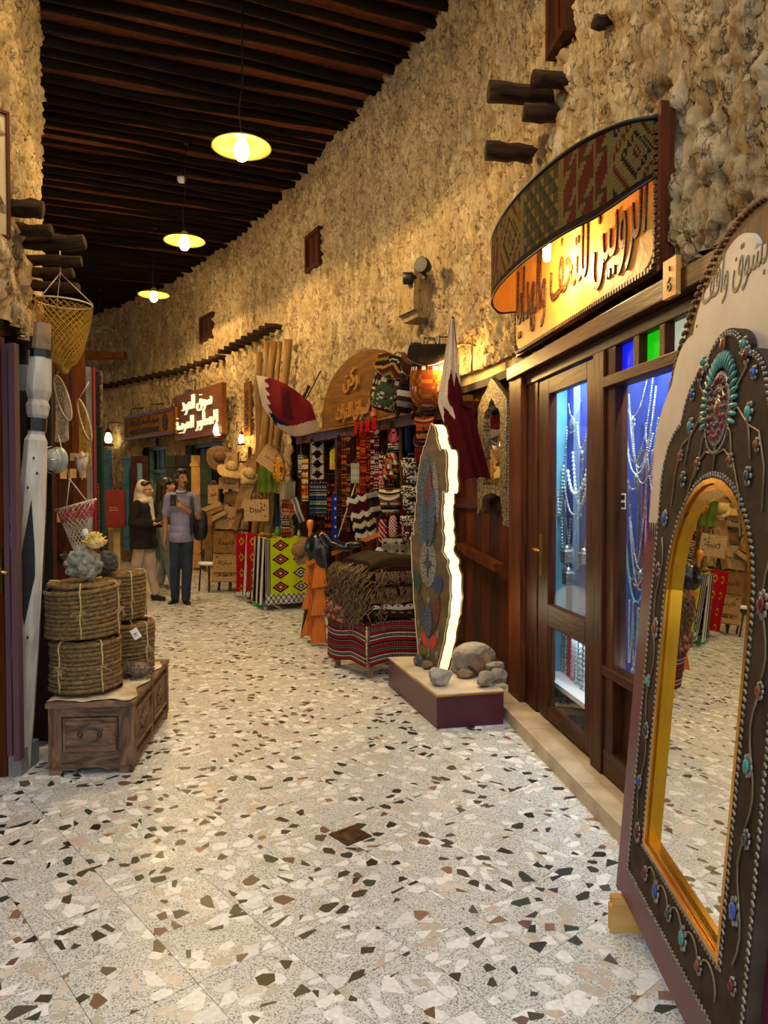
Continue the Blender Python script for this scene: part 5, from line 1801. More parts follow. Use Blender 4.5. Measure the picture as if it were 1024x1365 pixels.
# ---- inner wooden door standing open behind the nets
d4 = bpy.data.objects.new('door_4', None); COL.objects.link(d4)
tag(d4, 'reddish brown door leaf standing open behind the hanging nets', kind='structure')
Df = Fr(56, 0, path=WL) if False else None
A_, B_ = P(54, 700, 5.06), P(114, 700, 5.36)
ang4 = math.atan2((B_ - A_).y, (B_ - A_).x); w4 = (B_ - A_).xy.length
d4.location = (A_.x, A_.y, 0); d4.rotation_euler = (0, 0, ang4)
for i in range(3):
    MB().box((w4 * (i + .5) / 3, 0, 1.35), (w4 / 3 - .004, .035, 2.7)).build('plank', M_WOODM if i != 1 else M_WOODD, d4)
MB().box((w4 + .03, .01, 1.2), (.05, .05, 2.4)).build('grey_stile', mat('grey_stile', '#6f6861', '#857e76', rough=.7), d4)
MB().box((w4 + .065, .0, 1.2), (.02, .06, 2.4)).build('red_edge', mat('red_edge', '#7c1420', rough=.5), d4)
def d4xz(px, py, y=-.03):
    ex = Vector((math.cos(ang4), math.sin(ang4), 0)); ey = Vector((-math.sin(ang4), math.cos(ang4), 0))
    o = d4.location + ey * y; d = ray(px, py); t = (o - CAM).dot(ey) / d.dot(ey); q = CAM + d * t - d4.location
    return q.dot(ex), q.z
x_, z_ = d4xz(88, 741)
mb = MB().tube([(x_ - .06, -.04, z_), (x_ + .13, -.045, z_ + .01)], .012, 8).box((x_ - .02, -.03, z_), (.03, .03, .06)).box((x_ + .06, -.03, z_), (.03, .03, .06)).tube([(x_ - .05, -.06, z_), (x_ - .05, -.03, z_)], .018, 8)
mb.build('bolt', M_IRON, d4)
M_PLATEP = mat('pine_switch_plate', '#b99255', '#d1ab6c', rough=.5, scale=12)
for i, (px, py) in enumerate(((84, 632), (97, 631), (110, 631), (80, 690), (95, 688))):
    x_, z_ = d4xz(px, py)
    o = MB().box((x_, -.03, z_), (.05, .012, .065)).box((x_ + .005, -.038, z_), (.006, .006, .008)).build('switch_plate', M_PLATEP, d4)
# green leaf and post behind it
d5 = bpy.data.objects.new('door_5', None); COL.objects.link(d5)
tag(d5, 'dark green shutter leaves seen edge-on beyond the nets', kind='structure')
M_GREEN = mat('dark_green_paint', '#0f2a1c', '#1b3d2a', rough=.4, scale=5)
vbar('leaf', 119, 127, 5.75, 0, 2.34, .05, M_GREEN, d5)
vbar('leaf', 128, 136, 5.85, 0, 2.30, .05, M_GREEN, d5)
vbar('leaf_edge', 117.6, 119, 5.74, 0, 2.3, .05, mat('red_edge', '#7c1420'), d5)
# framed dark panel above
fp = thing('framed_panel', 'dark glazed panel in a pale frame high beside the green shutter', 'frame', P(120, 533, 5.55))
MB().plate([[(-.09, -.23), (.09, -.20), (.09, .22), (-.09, .25)], [(-.078, -.215), (-.078, .235), (.078, .205), (.078, -.185)]], -.01, .02).build('frame', M_CARV, fp)
MB().plate([[(-.08, -.22), (.08, -.19), (.08, .21), (-.08, .24)]], .0, .01).build('panel', mat('smoky_panel', '#2b2420', '#453a34', rough=.3, scale=5), fp)
# bead strand
t = thing('bead_strand', 'long strand of dark red beads hanging on the green shutter', 'beads', P(132, 645, 5.8))
bead_string([(0, -.03, 0), (.004, -.03, -.3), (-.004, -.03, -.6)], .012, 30).build('string', mat('dark_red_beads', '#3b1512', '#6b2b22', rough=.5, scale=30), t)

# ---- nets
def net(mb, ringfn, nu, nv, r):
    """diamond mesh between ringfn(u,v)"""
    for sgn in (1, -1):
        for k in range(nu):
            pts = []
            for j in range(nv + 1):
                u = (k + sgn * j * .5) / nu
                pts.append(ringfn(u % 1.0, j / nv))
            mb.tube(pts, r, 3, caps=False)
M_YNET = mat('yellow_net_cord', '#9a7a1c', '#c29c30', rough=.8, scale=30)
M_WNET = mat('pale_net_cord', '#a49a86', '#cfc6b4', rough=.8, scale=30)
M_CANE = mat('bent_cane', '#b7a07a', '#d8c6a2', rough=.6, scale=20)
cn = thing('cone_net', 'large yellow cone-shaped fishing net hanging from a beam end by white cord', 'net', P(85, 404, 4.75))
R0 = .175
def conef(u, v):
    r_ = R0 * (1 - .35 * v - .45 * v ** 3) if v < .9 else R0 * .25 * (1 - (v - .9) * 5)
    a = 2 * PI * u
    return (r_ * math.cos(a), r_ * math.sin(a) * .9, -.43 * v - .01 - .02 * math.cos(a) * (1 - v))
mb = MB(); net(mb, conef, 26, 20, .0017)
mb.build('mesh', M_YNET, cn, recalc=False)
mb = MB(); net(mb, lambda u, v: tuple(Vector(conef(u, v)) * .93), 22, 20, .0014)
mb.build('inner_mesh', M_YNET, cn, recalc=False)
MB().tube([(R0 * math.cos(a * PI / 14), R0 * .9 * math.sin(a * PI / 14), -.012 * math.cos(a * PI / 14)) for a in range(28)], .0055, 6, closed=True).build('hoop', M_CANE, cn)
mb = MB()
for a in (2.2, 4.2, .2): mb.tube([(R0 * math.cos(a), R0 * .9 * math.sin(a), 0), (-.02, 0, .19)], .003, 5)
mb.tube([(-.02, 0, .19), (-.02, 0, .345)], .004, 5).ell((-.02, 0, .19), .008, 6, 4)
mb.build('cord', M_WNET, cn)
mb = MB().ell((.0, 0, -.425), (.03, .028, .026), 10, 6)
for k in range(4): mb.ell((.02 * math.cos(k * 1.6), .02 * math.sin(k * 1.6), -.42), .014, 8, 5)
mb.build('bottom_knot', M_YNET, cn)
def hoop_net(px, py, Y, rx, rz, tilt, ln, label, m, dx=0):
    t = thing('hoop_net', label, 'net', P(px, py, Y), 0, 'hoop nets on the door')
    ca, sa = math.cos(tilt), math.sin(tilt)
    def hoop(u, k=1.0):
        a = 2 * PI * u
        x, z = rx * math.cos(a) * k, rz * math.sin(a) * k
        return Vector((x * ca + z * sa, -.015 - .02 * math.cos(a), -x * sa + z * ca))
    MB().tube([hoop(k / 28) for k in range(28)], .006, 6, closed=True).build('hoop', M_CANE, t)
    def f(u, v):
        h = hoop(u)
        tgt = Vector((dx + .05 * math.cos(2 * PI * u) * .9, .03 + .03 * math.sin(2 * PI * u), -ln + .02 * math.sin(2 * PI * u)))
        k = v ** .7
        q = h.lerp(tgt, k); q.z = h.z + (tgt.z - h.z) * v
        return q
    mb = MB(); net(mb, f, 20, 16, .0016)
    for s_ in range(2): net(mb, lambda u, v: f(u, 1) * 1.0 * (1 - v * .98) + Vector((dx, .03, -ln)) * (v * .98), 10, 3, .0015)
    mb.build('mesh', m, t, recalc=False)
    MB().tube([hoop(.25), Vector((.02, .02, rz + .12))], .003, 4).build('cord', M_WNET, t)
    return t
hoop_net(85, 531, 4.85, .045, .15, -.3, .27, 'pale hoop net on the door, the left of two', M_WNET, -.03)
hoop_net(114, 560, 5.1, .035, .145, -.28, .32, 'pale hoop net beside the green shutter, the right of two', M_YNET, -.02)
bn = thing('basket_net', 'white net with red top band hanging from a white rod above the coral', 'net', P(102, 673, 4.6), 0)
rodA, rodB = Vector((-.125, -.02, -.035)), Vector((.125, 0, .035))
MB().tube([rodA, rodB], .008, 8).build('rod', M_WNET, bn)
mb = MB()
kn = P(93, 639, 4.6) - bn.location
up_ = P(78, 606, 4.6) - bn.location
mb.tube([rodA.lerp(rodB, .27), kn], .0035, 5).tube([rodB.lerp(rodA, .22), kn], .0035, 5).tube([kn, up_ + Vector((0, 0, .12))], .0035, 5).ell(kn, .010, 6, 4)
mb.build('cord', M_WNET, bn)
def bkt(u, v):
    a = 2 * PI * u
    c = rodA.lerp(rodB, .5 + .44 * math.cos(a))
    k = .5 + .44 * math.cos(a) * (1 - v * .7)
    q = rodA.lerp(rodB, k)
    q = Vector((q.x + .03 * v, q.y + .05 * math.sin(a) * (1 if v > .05 else .3), q.z * (1 - v * .8) - .30 * v ** .9))
    return q
mb = MB(); net(mb, bkt, 18, 14, .0024); mb.build('mesh', M_WNET, bn, recalc=False)
mb = MB(); net(mb, lambda u, v: bkt(u, v * .27) * 1.02, 24, 6, .003); mb.build('red_band', mat('red_net_cord', '#8f2a30', '#b8484a', rough=.8, scale=30), bn, recalc=False)
MB().ell((.075, -.06, -.17), (.022, .01, .026), 8, 6).build('paper_tag', mat('white_card', '#e6e4de'), bn)
# bulkhead lamp
bk = thing('bulkhead_lamp', 'unlit round bulkhead lamp with glass and wire guard on the white post', 'lamp', P(71, 613, 4.3), -.5)
MB().lathe([(.075, .0), (.078, -.02), (.07, -.035), (.0, -.036)], 20, (-.02, .06, 0), ax='Y').build('housing', mat('grey_enamel', '#7f8b8a', '#a9b4b2', rough=.4, scale=8), bk)
MB().lathe([(.058, 0.02), (.056, -.02), (.04, -.05), (.0, -.06)], 18, (-.01, .01, 0), ax='Y', sq=(1, 1.15)).build('glass', mat('ribbed_glass', '#9ea8a6', '#c3cbc8', rough=.15, scale=30, alpha=.75), bk)
mb = MB()
for a in (0, PI / 2): mb.tube([(-.015 + .068 * math.cos(a) * math.cos(t), -.065 * math.sin(t), .078 * math.sin(a) * math.cos(t)) for t in np.linspace(0, PI, 10)], .003, 5)
mb.tube([(-.015 + .068 * math.cos(t), .0, .078 * math.sin(t)) for t in np.linspace(0, 2 * PI, 20)[:-1]], .0035, 5, closed=True)
mb.build('wire_guard', M_STEEL, bk)
# shell hanging
sh = thing('dried_shell', 'large pale dried conch shell hanging on the door edge', 'shell', P(109, 616, 4.9), .2)
mb = MB()
prof = [(0, .075), (.015, .06), (.03, .045), (.045, .02), (.038, -.01), (.03, -.04), (.018, -.075), (.0, -.12)]
mb.lathe(prof, 14, (0, 0, 0), sq=(1, .7))
for k in range(9):
    a = k * .8
    mb.lathe([(.013, 0), (.0, .03)], 6, (.038 * math.cos(a), .028 * math.sin(a), .03 + .008 * math.sin(k)), ax='Z')
mb.ell((.022, -.02, 0), (.02, .012, .05), 8, 6, rot=(0, .2, 0))
mb.build('shell', mat('shell_cream', '#9a7a58', '#d8c6ab', rough=.4, scale=12), sh)
MB().box((-.05, .03, .035), (.05, .03, .05)).build('hook_block', M_PLATEP, sh)
# long framed picture high on the left wall
fr_ = thing('tall_frame', 'tall pale panel in a thin brown frame high on the left wall', 'frame', P(-24, 228, 3.84) , .9)
MB().box((0, -.03, 0), (.22, .02, .62)).build('panel', mat('pale_paper', '#b09a70', '#c9b48a', rough=.7, scale=3), fr_)
MB().box((.11, -.04, 0), (.015, .03, .64)).box((-.11, -.04, 0), (.015, .03, .64)).box((0, -.04, .32), (.23, .03, .015)).box((0, -.04, -.32), (.23, .03, .015)).build('frame', M_WOODM, fr_)
# ================================================================== GOODS OF THE STALL
C = {k: lin(v) for k, v in dict(black='#17120f', dk='#2a1a14', red='#8e1f1c', dred='#5a1416', wine='#43121b', white='#c9c1b2', cream='#b8a888', brown='#5a3a22', tan='#94723f', grey='#6b665e',
     lgrey='#9c978d', blue='#1d2f66', navy='#161c36', teal='#1f4a50', green='#2c5430', olive='#5f6a22', yellow='#c9a51c', lime='#bfc814', orange='#c4571a', pink='#c4546a', purple='#4a3050', kraft='#a07c4a').items()}
M_CLOTH = M_WOVEN
M_KRAFT = mat('jute_fabric', '#8f7048', '#b0905f', rough=.9, scale=40, bump=.5, bscale=150)
M_KRAFTD = mat('brown_paper', '#6e4c26', '#8a6436', rough=.85, scale=10, bump=.2)
M_CORD = mat('bag_cord', '#5c4630', '#7c6246', rough=.9, scale=30)
M_LEATH = mat('dark_leather', '#17110e', '#2c201a', rough=.35, scale=10, bump=.2)
M_INK = mat('black_ink', '#1a120c', rough=.7)
M_REDINK = mat('red_thread', '#7a1f1c', rough=.7)

def kilim(seed, pal, rows=14, cols=10):
    rs = random.Random(seed)
    bands = []
    k = 0
    while k < rows * 3:
        h = rs.choice((1, 1, 2, 3, 4, 5)); bands += [(rs.choice(('solid', 'zig', 'dia', 'chk', 'solid', 'dash')), rs.choice(pal), rs.choice(pal), i, h) for i in range(h)]
        k += h
    def f(u, v):
        r_ = int(v * rows * 3) % len(bands)
        kind, a, b, i, h = bands[r_]
        c = int(u * cols * 4)
        if kind == 'solid': return a
        if kind == 'zig': return a if (c + i) % 4 < 2 else b
        if kind == 'dia': return a if abs((c % 6) - 3) > abs(i - h / 2) + .6 else b
        if kind == 'chk': return a if (c + i) % 2 else b
        return a if c % 3 else b
    return f
def vstripes(seq):
    n = len(seq)
    return lambda u, v: seq[int(u * n) % n]
def hstripes(seq, rep=1):
    n = len(seq)
    return lambda u, v: seq[int(v * n * rep) % n]
def diamonds(bg, cols, nx, ny, inner=None):
    def f(u, v):
        i, j = int(u * nx), int(v * ny)
        a, b = abs((u * nx) % 1 - .5), abs((v * ny) % 1 - .5)
        d = a + b
        c = cols[(i * 3 + j * 5) % len(cols)]
        if d < .10: return inner or bg
        if d < .20: return C['black']
        if d < .30: return c
        if d < .42: return C['black']
        return bg
    return f
STALL = []
def facing(px, Y, k=.5, wall=True):
    """z rotation whose front looks between the camera and the wall normal"""
    p = P(px, 700, Y)
    cam_a = math.atan2(p.x, p.y) * -1
    return -.55 * k + cam_a * (1 - k)
def place(px, py, off=None, Y=None):
    if Y is None:
        c = WR.spot(px, py, off)[0]
        return c
    return P(px, py, Y)
def size(px_w, Y): return px_w * Y / FPX

def hang_sheet(name, label, cat, px, py, w, h, fn, off=None, Y=None, nu=16, nv=30, fold=.012, waves=2, taper=0.0, group=None, rot=None, roll=0.0, thick=.004, m=None, cord=True):
    c = place(px, py, off, Y)
    W_, H_ = size(w, c.y) * 1.08, size(h, c.y)
    t = thing(name, label, cat, (c.x, c.y, c.z), 0, group)
    r_ = rot if rot is not None else facing(px, c.y)
    t.rotation_euler = (0, roll, r_)
    ph = rnd.uniform(0, 6)
    def g(u, v):
        ww = W_ * (1 - taper * v * v)
        return ((u - .5) * ww, fold * math.sin(u * waves * 2 * PI + ph) * (.5 + .5 * (1 - v)) + .3 * fold * math.sin(v * 9 + ph), (v - .5) * H_)
    o = MB().grid(g, nu, nv, fn).build('cloth', m or M_CLOTH, t, recalc=False)
    mo = o.modifiers.new('s', 'SOLIDIFY'); mo.thickness = thick
    if cord:
        MB().tube([(-W_ * .3, 0, H_ * .5), (0, .01, H_ * .5 + .04), (W_ * .3, 0, H_ * .5)], .004, 5).build('hanging_loop', M_CORD, t)
    return t

def backpack(label, px, py, w, h, fn, flapfn, off=None, Y=None, rot=None, roll=0.0, group='woven bags on the stall', dep=.14, strap=True, flap=.45, name='woven_bag', cat='bag', trim=C['white']):
    c = place(px, py, off, Y)
    W_, H_ = size(w, c.y), size(h, c.y)
    t = thing(name, label, cat, c, 0, group)
    t.rotation_euler = (0, roll, rot if rot is not None else facing(px, c.y))
    mb = MB()
    seg, rings = 52, 34
    def sp(x, p): return math.copysign(abs(x) ** p, x)
    vs = []
    for i in range(rings + 1):
        ph = -PI / 2 + PI * i / rings
        for k in range(seg):
            th = 2 * PI * k / seg
            vs.append((sp(math.cos(ph), .45) * sp(math.cos(th), .6) * W_ / 2 * (1 - .16 * max(0, math.sin(ph))), sp(math.cos(ph), .45) * sp(math.sin(th), .8) * dep / 2, sp(math.sin(ph), .8) * H_ / 2))
    fs, cs = [], []
    for i in range(rings):
        for k in range(seg):
            l = (k + 1) % seg
            f = (i * seg + k, i * seg + l, (i + 1) * seg + l, (i + 1) * seg + k)
            fs.append(f)
            x = sum(vs[q][0] for q in f) / 4; z = sum(vs[q][2] for q in f) / 4; y = sum(vs[q][1] for q in f) / 4
            u = min(.999, max(0, x / W_ + .5)); v = min(.999, max(0, z / H_ + .5))
            cs.append(fn(u, v) if y < 0.02 else C['dk'])
    mb.add(vs, fs, cs, True)
    mb.build('body', M_CLOTH, t)
    if flap:
        def ff(u, v):
            x = (u - .5) * W_ * 1.04
            z = H_ / 2 * 1.0 - v * H_ * flap * (1 - .35 * (2 * u - 1) ** 2)
            y = -dep / 2 * (math.sqrt(max(0, 1 - (1 - v * .9) ** 2.2)) * (1 - .25 * (2 * u - 1) ** 4)) - .008
            return (x, y, z)
        o = MB().grid(ff, 22, 14, lambda u, v: flapfn(u, 1 - v)).build('flap', M_CLOTH, t, recalc=False)
        mo = o.modifiers.new('s', 'SOLIDIFY'); mo.thickness = .006
        MB().tube([ff(k / 20, 1.0) for k in range(21)], .0045, 5).build('piping', mat('pale_piping', '#b3a690', rough=.7), t)
        MB().box((0, -dep / 2 - .014, H_ * .5 - H_ * flap - .02), (.02, .008, .05)).build('buckle', M_LEATH, t)
    MB().tube([(-.04, 0, H_ * .48), (-.03, -.005, H_ * .5 + .04), (.03, -.005, H_ * .5 + .04), (.04, 0, H_ * .48)], .007, 6).build('handle', M_LEATH, t)
    if strap:
        for s_ in (-1, 1):
            MB().grid(lambda u, v: (s_ * (W_ * .42 + .02 * math.sin(v * PI)) + (u - .5) * .028, dep * .3 + .02 * math.sin(v * PI), H_ * (.48 - v * 1.05)), 1, 10, lambda u, v: C['dk']).build('strap', M_CLOTH, t, recalc=False)
    return t

def kraft_bag(label, px, py, w, h, text=None, Y=None, off=None, roll=0.0, rot=None, dep=.10, ink=None, m=None, ar=True, tw=.6, th=.28, extra=None, handles=True, group='printed jute bags hung in a column', tilt=0.0):
    c = place(px, py, off, Y)
    W_, H_ = size(w, c.y) * 1.05, size(h, c.y)
    t = thing('jute_bag', label, 'bag', c, 0, group)
    t.rotation_euler = (tilt, roll, rot if rot is not None else facing(px, c.y, .35))
    mb = MB()
    x, z, y = W_ / 2, H_ / 2, dep / 2
    bo = [(-x, -y, -z), (x, -y, -z), (x, y, -z), (-x, y, -z)]
    tp = [(-x * .99, -y * .8, z), (x * .99, -y * .8, z), (x * .99, y * .8, z), (-x * .99, y * .8, z)]
    ti = [(a * .97, b * .9, c_ - .0) for a, b, c_ in tp]
    tl = [(a * .95, b * .8, z * .2) for a, b, c_ in tp]
    sd1 = [(-x, 0, 0), (x, 0, 0)]
    mb.add(bo + tp + ti + tl, [(3, 2, 1, 0), (0, 1, 5, 4), (1, 2, 6, 5), (2, 3, 7, 6), (3, 0, 4, 7)] + [(4 + i, 4 + (i + 1) % 4, 8 + (i + 1) % 4, 8 + i) for i in range(4)] + [(8 + i, 8 + (i + 1) % 4, 12 + (i + 1) % 4, 12 + i) for i in range(4)] + [(12, 13, 14, 15)], None, False)
    mb.build('body', m or M_KRAFT, t)
    if handles:
        for s_ in (-1, 1):
            MB().tube([(W_ * .2 * math.cos(a) , s_ * y * .82, z * .9 + H_ * .28 * math.sin(a) ** .8 if math.sin(a) > 0 else z * .9) for a in np.linspace(0, PI, 11)], .005, 5).build('handle', M_CORD, t)
    if text:
        lettering(text, W_ * tw, H_ * th, .002, ink or M_INK, t, (0, -y * .95, 0), bold=.004, ar=ar)
    if extra: extra(t, W_, H_, y)
    return t
def heart(s, cx=0, cz=0):
    o = []
    for k in range(20):
        a = 2 * PI * k / 20
        o.append((cx + s * 16 * math.sin(a) ** 3 / 16, cz + s * (13 * math.cos(a) - 5 * math.cos(2 * a) - 2 * math.cos(3 * a) - math.cos(4 * a)) / 16))
    return o[::-1]
def hearts(pos, m):
    def f(t, W_, H_, y):
        for x, z, s in pos: MB().plate([heart(s, x * W_, z * H_)], -y - .004, -y * .9).build('heart', m, t)
    return f

# ---- column of printed jute bags on a rack
YB = 11.1
rk_ = thing('bag_rack', 'wooden rack on splayed legs carrying the column of jute bags', 'rack', (P(312, 700, YB + .15).x, YB + .15, 0), -.3)
for dx, dy in ((-.22, -.1), (.0, -.14), (.20, -.1), (.1, .25)):
    MB().bar((dx, dy, 0), (dx * .6, dy * .5, .42), .035).build('leg', M_GOLDW, rk_)
MB().box((0, 0, .43), (.5, .4, .03)).build('shelf', M_GOLDW, rk_)
MB().box((-.12, .1, 1.3), (.04, .04, 1.75)).box((.22, .1, 1.3), (.04, .04, 1.75)).build('upright', M_WOODM, rk_)
for z in (.9, 1.25, 1.6, 1.95): MB().box((.05, .08, z), (.62, .03, .03)).build('rail', M_WOODM, rk_)
kraft_bag('lowest jute bag of the column with a short black scribble', 300, 767, 36, 17, 'نور', Y=YB - .15, tilt=-.25, handles=False)
kraft_bag('jute bag with black Arabic name and small red heart, second from bottom', 301, 750, 31, 25, 'مباركة', Y=YB - .18, extra=hearts([(-.32, .33, .018)], M_REDINK))
kraft_bag('brown jute bag with faint Arabic name, third from bottom', 303, 722, 34, 29, 'فاطمة', Y=YB - .2, m=M_KRAFTD)
kraft_bag('pale jute bag with Arabic greeting, fourth from bottom', 304, 690, 31, 30, 'مرحبا', Y=YB - .22)
kraft_bag('narrow jute bag with two-line Arabic name at left of the column', 285, 659, 13, 25, 'فوز', Y=YB - .2, tw=.7)
kraft_bag('wide pale jute bag with partial lettering below the straw hat', 306, 644, 26, 15, 'روز', Y=YB - .24, handles=False)
kraft_bag('large jute bag with foreign name and hearts, beside the striped table', 343, 680, 32, 29, 'Dior', Y=10.0, ar=False, tw=.52, th=.24, extra=hearts([(.2, .3, .012), (.33, .22, .012), (.2, .12, .012), (.3, 0, .012), (.36, -.28, .012)], M_INK))
kraft_bag('jute bag hung tilted like a diamond with red Arabic name', 360, 611, 27, 27, 'عزوز', Y=9.75, roll=.62, ink=M_REDINK, tw=.55, th=.2, dep=.06)
kraft_bag('small brown bag in the middle of the column under the pale bag', 309, 664, 17, 17, None, Y=YB - .1, m=M_KRAFTD)
kraft_bag('small jute bag with square print above the straw hat', 309, 611, 17, 16, None, Y=YB - .1, extra=lambda t, a, b, y: MB().box((-.02, -y - .002, .01), (.05, .003, .05)).build('print', M_KRAFTD, t))
kraft_bag('brown paper bag seen edge-on beside the leaning poles', 336, 622, 13, 21, None, Y=10.6, m=M_KRAFTD)
kraft_bag('tall jute bag hanging slanted behind the hearts bag, left one', 322, 662, 9, 34, None, Y=10.7, roll=.3, m=M_KRAFTD, handles=False)
kraft_bag('tall jute bag hanging slanted behind the hearts bag, right one', 331, 662, 8, 34, None, Y=10.65, roll=.32, handles=False)
kraft_bag('jute bag seen edge-on at right of the greeting bag', 318, 690, 8, 34, None, Y=10.8, roll=.3, m=M_KRAFTD, handles=False)
for i, (px, py, w_, h_, rl) in enumerate(((282, 676, 26, 6, -.35), (284, 682, 28, 6, -.4), (289, 689, 28, 6, -.5), (280, 693, 8, 16, 0))):
    kraft_bag(('topmost', 'second', 'third', 'lowest rounded')[i] + ' of the folded bags sticking out left of the column', px, py, w_, h_, None, Y=YB - .3, roll=rl, m=(M_KRAFT, M_KRAFTD)[i % 2], handles=False, group='folded bags')
for i, (px, py, w_, h_) in enumerate(((276, 715, 10, 34), (284, 712, 9, 36), (279, 736, 10, 22))):
    kraft_bag(('left', 'right', 'lower')[i] + ' brown bag hanging in shade at the column left side', px, py, w_, h_, None, Y=YB + .1, m=M_KRAFTD, group='brown bags in shade')
# straw hats
M_STRAW = mat('straw', '#a3824a', '#c9ab6e', rough=.8, scale=40, bump=.5, bscale=100)
M_STRAWD = mat('brown_straw', '#5f4226', '#7f5d38', rough=.8, scale=40, bump=.5, bscale=100)
def hat(label, px, py, Y, R, m, rot, floppy=.3):
    c = P(px, py, Y)
    t = thing('sun_hat', label, 'hat', c, rot)
    mb = MB()
    vs_ = lambda u, v: ((.09 + (R - .09) * v) * math.cos(2 * PI * u), (.075 + (R - .075) * v) * math.sin(2 * PI * u), -floppy * R * v * v * (.4 + .6 * math.sin(2 * PI * u) ** 2) + .02 * math.sin(6 * PI * u) * v)
    o = mb.grid(vs_, 40, 8, None).build('brim', m, t, recalc=False)
    mo = o.modifiers.new('s', 'SOLIDIFY'); mo.thickness = .006
    MB().lathe([(.092, 0), (.088, .05), (.07, .095), (.03, .115), (0, .118)], 24, sq=(1, .85)).build('crown', m, t)
    MB().lathe([(.093, .002), (.092, .02)], 24, sq=(1, .86)).build('band', M_STRAWD if m is M_STRAW else M_LEATH, t)
    return t
hat('wide pale straw sun hat hanging over the jute bags', 309, 625, YB - .3, .205, M_STRAW, (.5, .15, .2))
hat('large brown hat hanging on edge behind the straw hat', 293, 610, YB - .1, .20, M_STRAWD, (1.25, -.2, .5), .15)
hat('brown round hat hanging on the yellow cloth by the saddle', 402, 735, 8.35, .155, M_STRAWD, (1.35, 0, -.8), .1)
hat('folded cream straw hat below the diamond bag', 332, 633, 10.5, .12, M_STRAW, (.9, .5, .1))
# green skirt, teal bag
hang_sheet('green_cloth', 'plain olive green cloth hanging below the diamond bag', 'cloth', 357, 640, 26, 34, lambda u, v: lin('#5e7326'), Y=9.95, fold=.03, waves=3)
hang_sheet('blue_cloth', 'dull blue cloth hanging behind the green one', 'cloth', 368, 680, 10, 44, lambda u, v: lin('#2c4a63'), Y=10.2, fold=.02)
# leaning pole bundle
pb = [(346, 470, 344, 640), (357, 457, 352, 640), (366, 455, 346, 650), (374, 455, 356, 640), (386, 453, 368, 610)]
for i, (ax, ay, bx, by) in enumerate(pb):
    c1 = WR.spot(ax, ay, .12)[0]; Yb = c1.y - .02
    b_ = P(bx, by, Yb); b_.z = max(.01, b_.z)
    # carry on to the floor
    d = (b_ - c1); b2 = c1 + d * ((c1.z) / max(.01, (c1.z - b_.z)))
    r_ = .055 if i != 3 else .03
    o = MB().tube([c1.lerp(b2, k / 9) - b2 + Vector((rnd.uniform(-.008, .008), 0, 0)) for k in range(10)], [r_ * (1 + rnd.uniform(-.06, .06)) for k in range(10)], 10).build('leaning_pole', mat('golden_pole', '#5e4019', '#8a642b', rough=.6, scale=12, stretch=(1, 1, .2), bump=.3), None, b2)
    tag(o, ('leftmost pale wooden pole leaning on the stone wall', 'second pale pole from the left leaning on the wall', 'middle pale pole leaning on the stone wall', 'thin pole leaning between thicker ones', 'rightmost pale pole, leaning behind the bunched flag')[i], 'pole', 'poles leaning on the wall')
# narrow vertical wooden plaque
p_ = place(331, 545, .08)
vp = thing('carved_plaque', 'tall narrow wooden plaque with dark Arabic writing left of the poles', 'plaque', p_, WR.rot(WR.hit(331)))
MB().box((0, 0, 0), (.28, .03, .86)).build('board', M_SIGNW, vp)
lettering('سوق التراث', .62, .16, .012, M_GLYPH, vp, (0, -.025, -.02), rot=(PI / 2, PI / 2, 0), bold=.01)

# ---- table with yellow cloth and striped side
TA_, TB_ = Vector((-1.47, 9.24)), Vector((-.96, 9.47))
u_ = (TB_ - TA_).normalized(); v_ = Vector((-u_.y, u_.x))
TW = (TB_ - TA_).length; TL = 1.15; TH = .90
tb = thing('goods_table', 'table draped in yellow and striped cloths at the corner of the stall', 'table', (TA_.x, TA_.y, 0), math.atan2(u_.y, u_.x))
MB().box((TW / 2, TL / 2, TH - .015), (TW, TL, .03)).build('table_top', M_WOODD, tb)
for x, y in ((.04, .05), (TW - .04, .05), (.04, TL - .05), (TW - .04, TL - .05)): MB().bar((x, y, 0), (x, y, TH - .03), .04).build('leg', M_GOLDW, tb)
def yc(u, v):
    if v < .16:
        a = (u * 9) % 1; b = (v / .16 * 1.5) % 1
        return C['black'] if abs(abs(a - .5) - abs(b - .5)) < .10 or v < .012 else C['white']
    if u < .10: return [C['white'], C['black'], C['white'], C['wine']][int(u * 60) % 4]
    return diamonds(C['lime'], [C['orange'], C['green'], C['dred'], C['white'], C['pink']], 2, 4, C['white'])((u - .10) / .9, (v - .16) / .84)
yt = thing('yellow_cloth', 'bright yellow cloth with black diamonds and zigzag hem on the table end', 'cloth', tb.location, tb.rotation_euler[2])
def dr(x0, x1, y, z0, z1, ph):
    return lambda u, v: (x0 + (x1 - x0) * u, y - .012 * math.sin(u * 13 + ph) * (1 - v) - .01, z0 + (z1 - z0) * v)
o = MB().grid(dr(-.02, TW + .02, -.01, .07, TH + .006, .4), 90, 120, yc).build('front_drape', M_CLOTH, yt, recalc=False)
o = MB().grid(lambda u, v: (TW * u, -.02 + TL * v, TH + .004), 20, 20, lambda u, v: C['lime']).build('top_drape', M_CLOTH, yt, recalc=False)
st = thing('striped_cloth', 'long striped cloth of black, white and wine bands down the table side', 'cloth', tb.location, tb.rotation_euler[2])
seq = [C['white'], C['black'], C['grey'], C['black'], C['white'], C['wine'], C['white'], C['black'], C['lgrey'], C['navy'], C['white'], C['brown'], C['white'], C['black']]
MB().grid(lambda u, v: (-.03 - .018 * math.sin(u * 34) * (1 - v * .6) - .04 * (1 - v), -.01 + .98 * u, .08 + .1 * (u > 2) + (TH - .07) * v), 140, 8, vstripes((seq * 2)[:20])).build('side_drape', M_CLOTH, st, recalc=False)
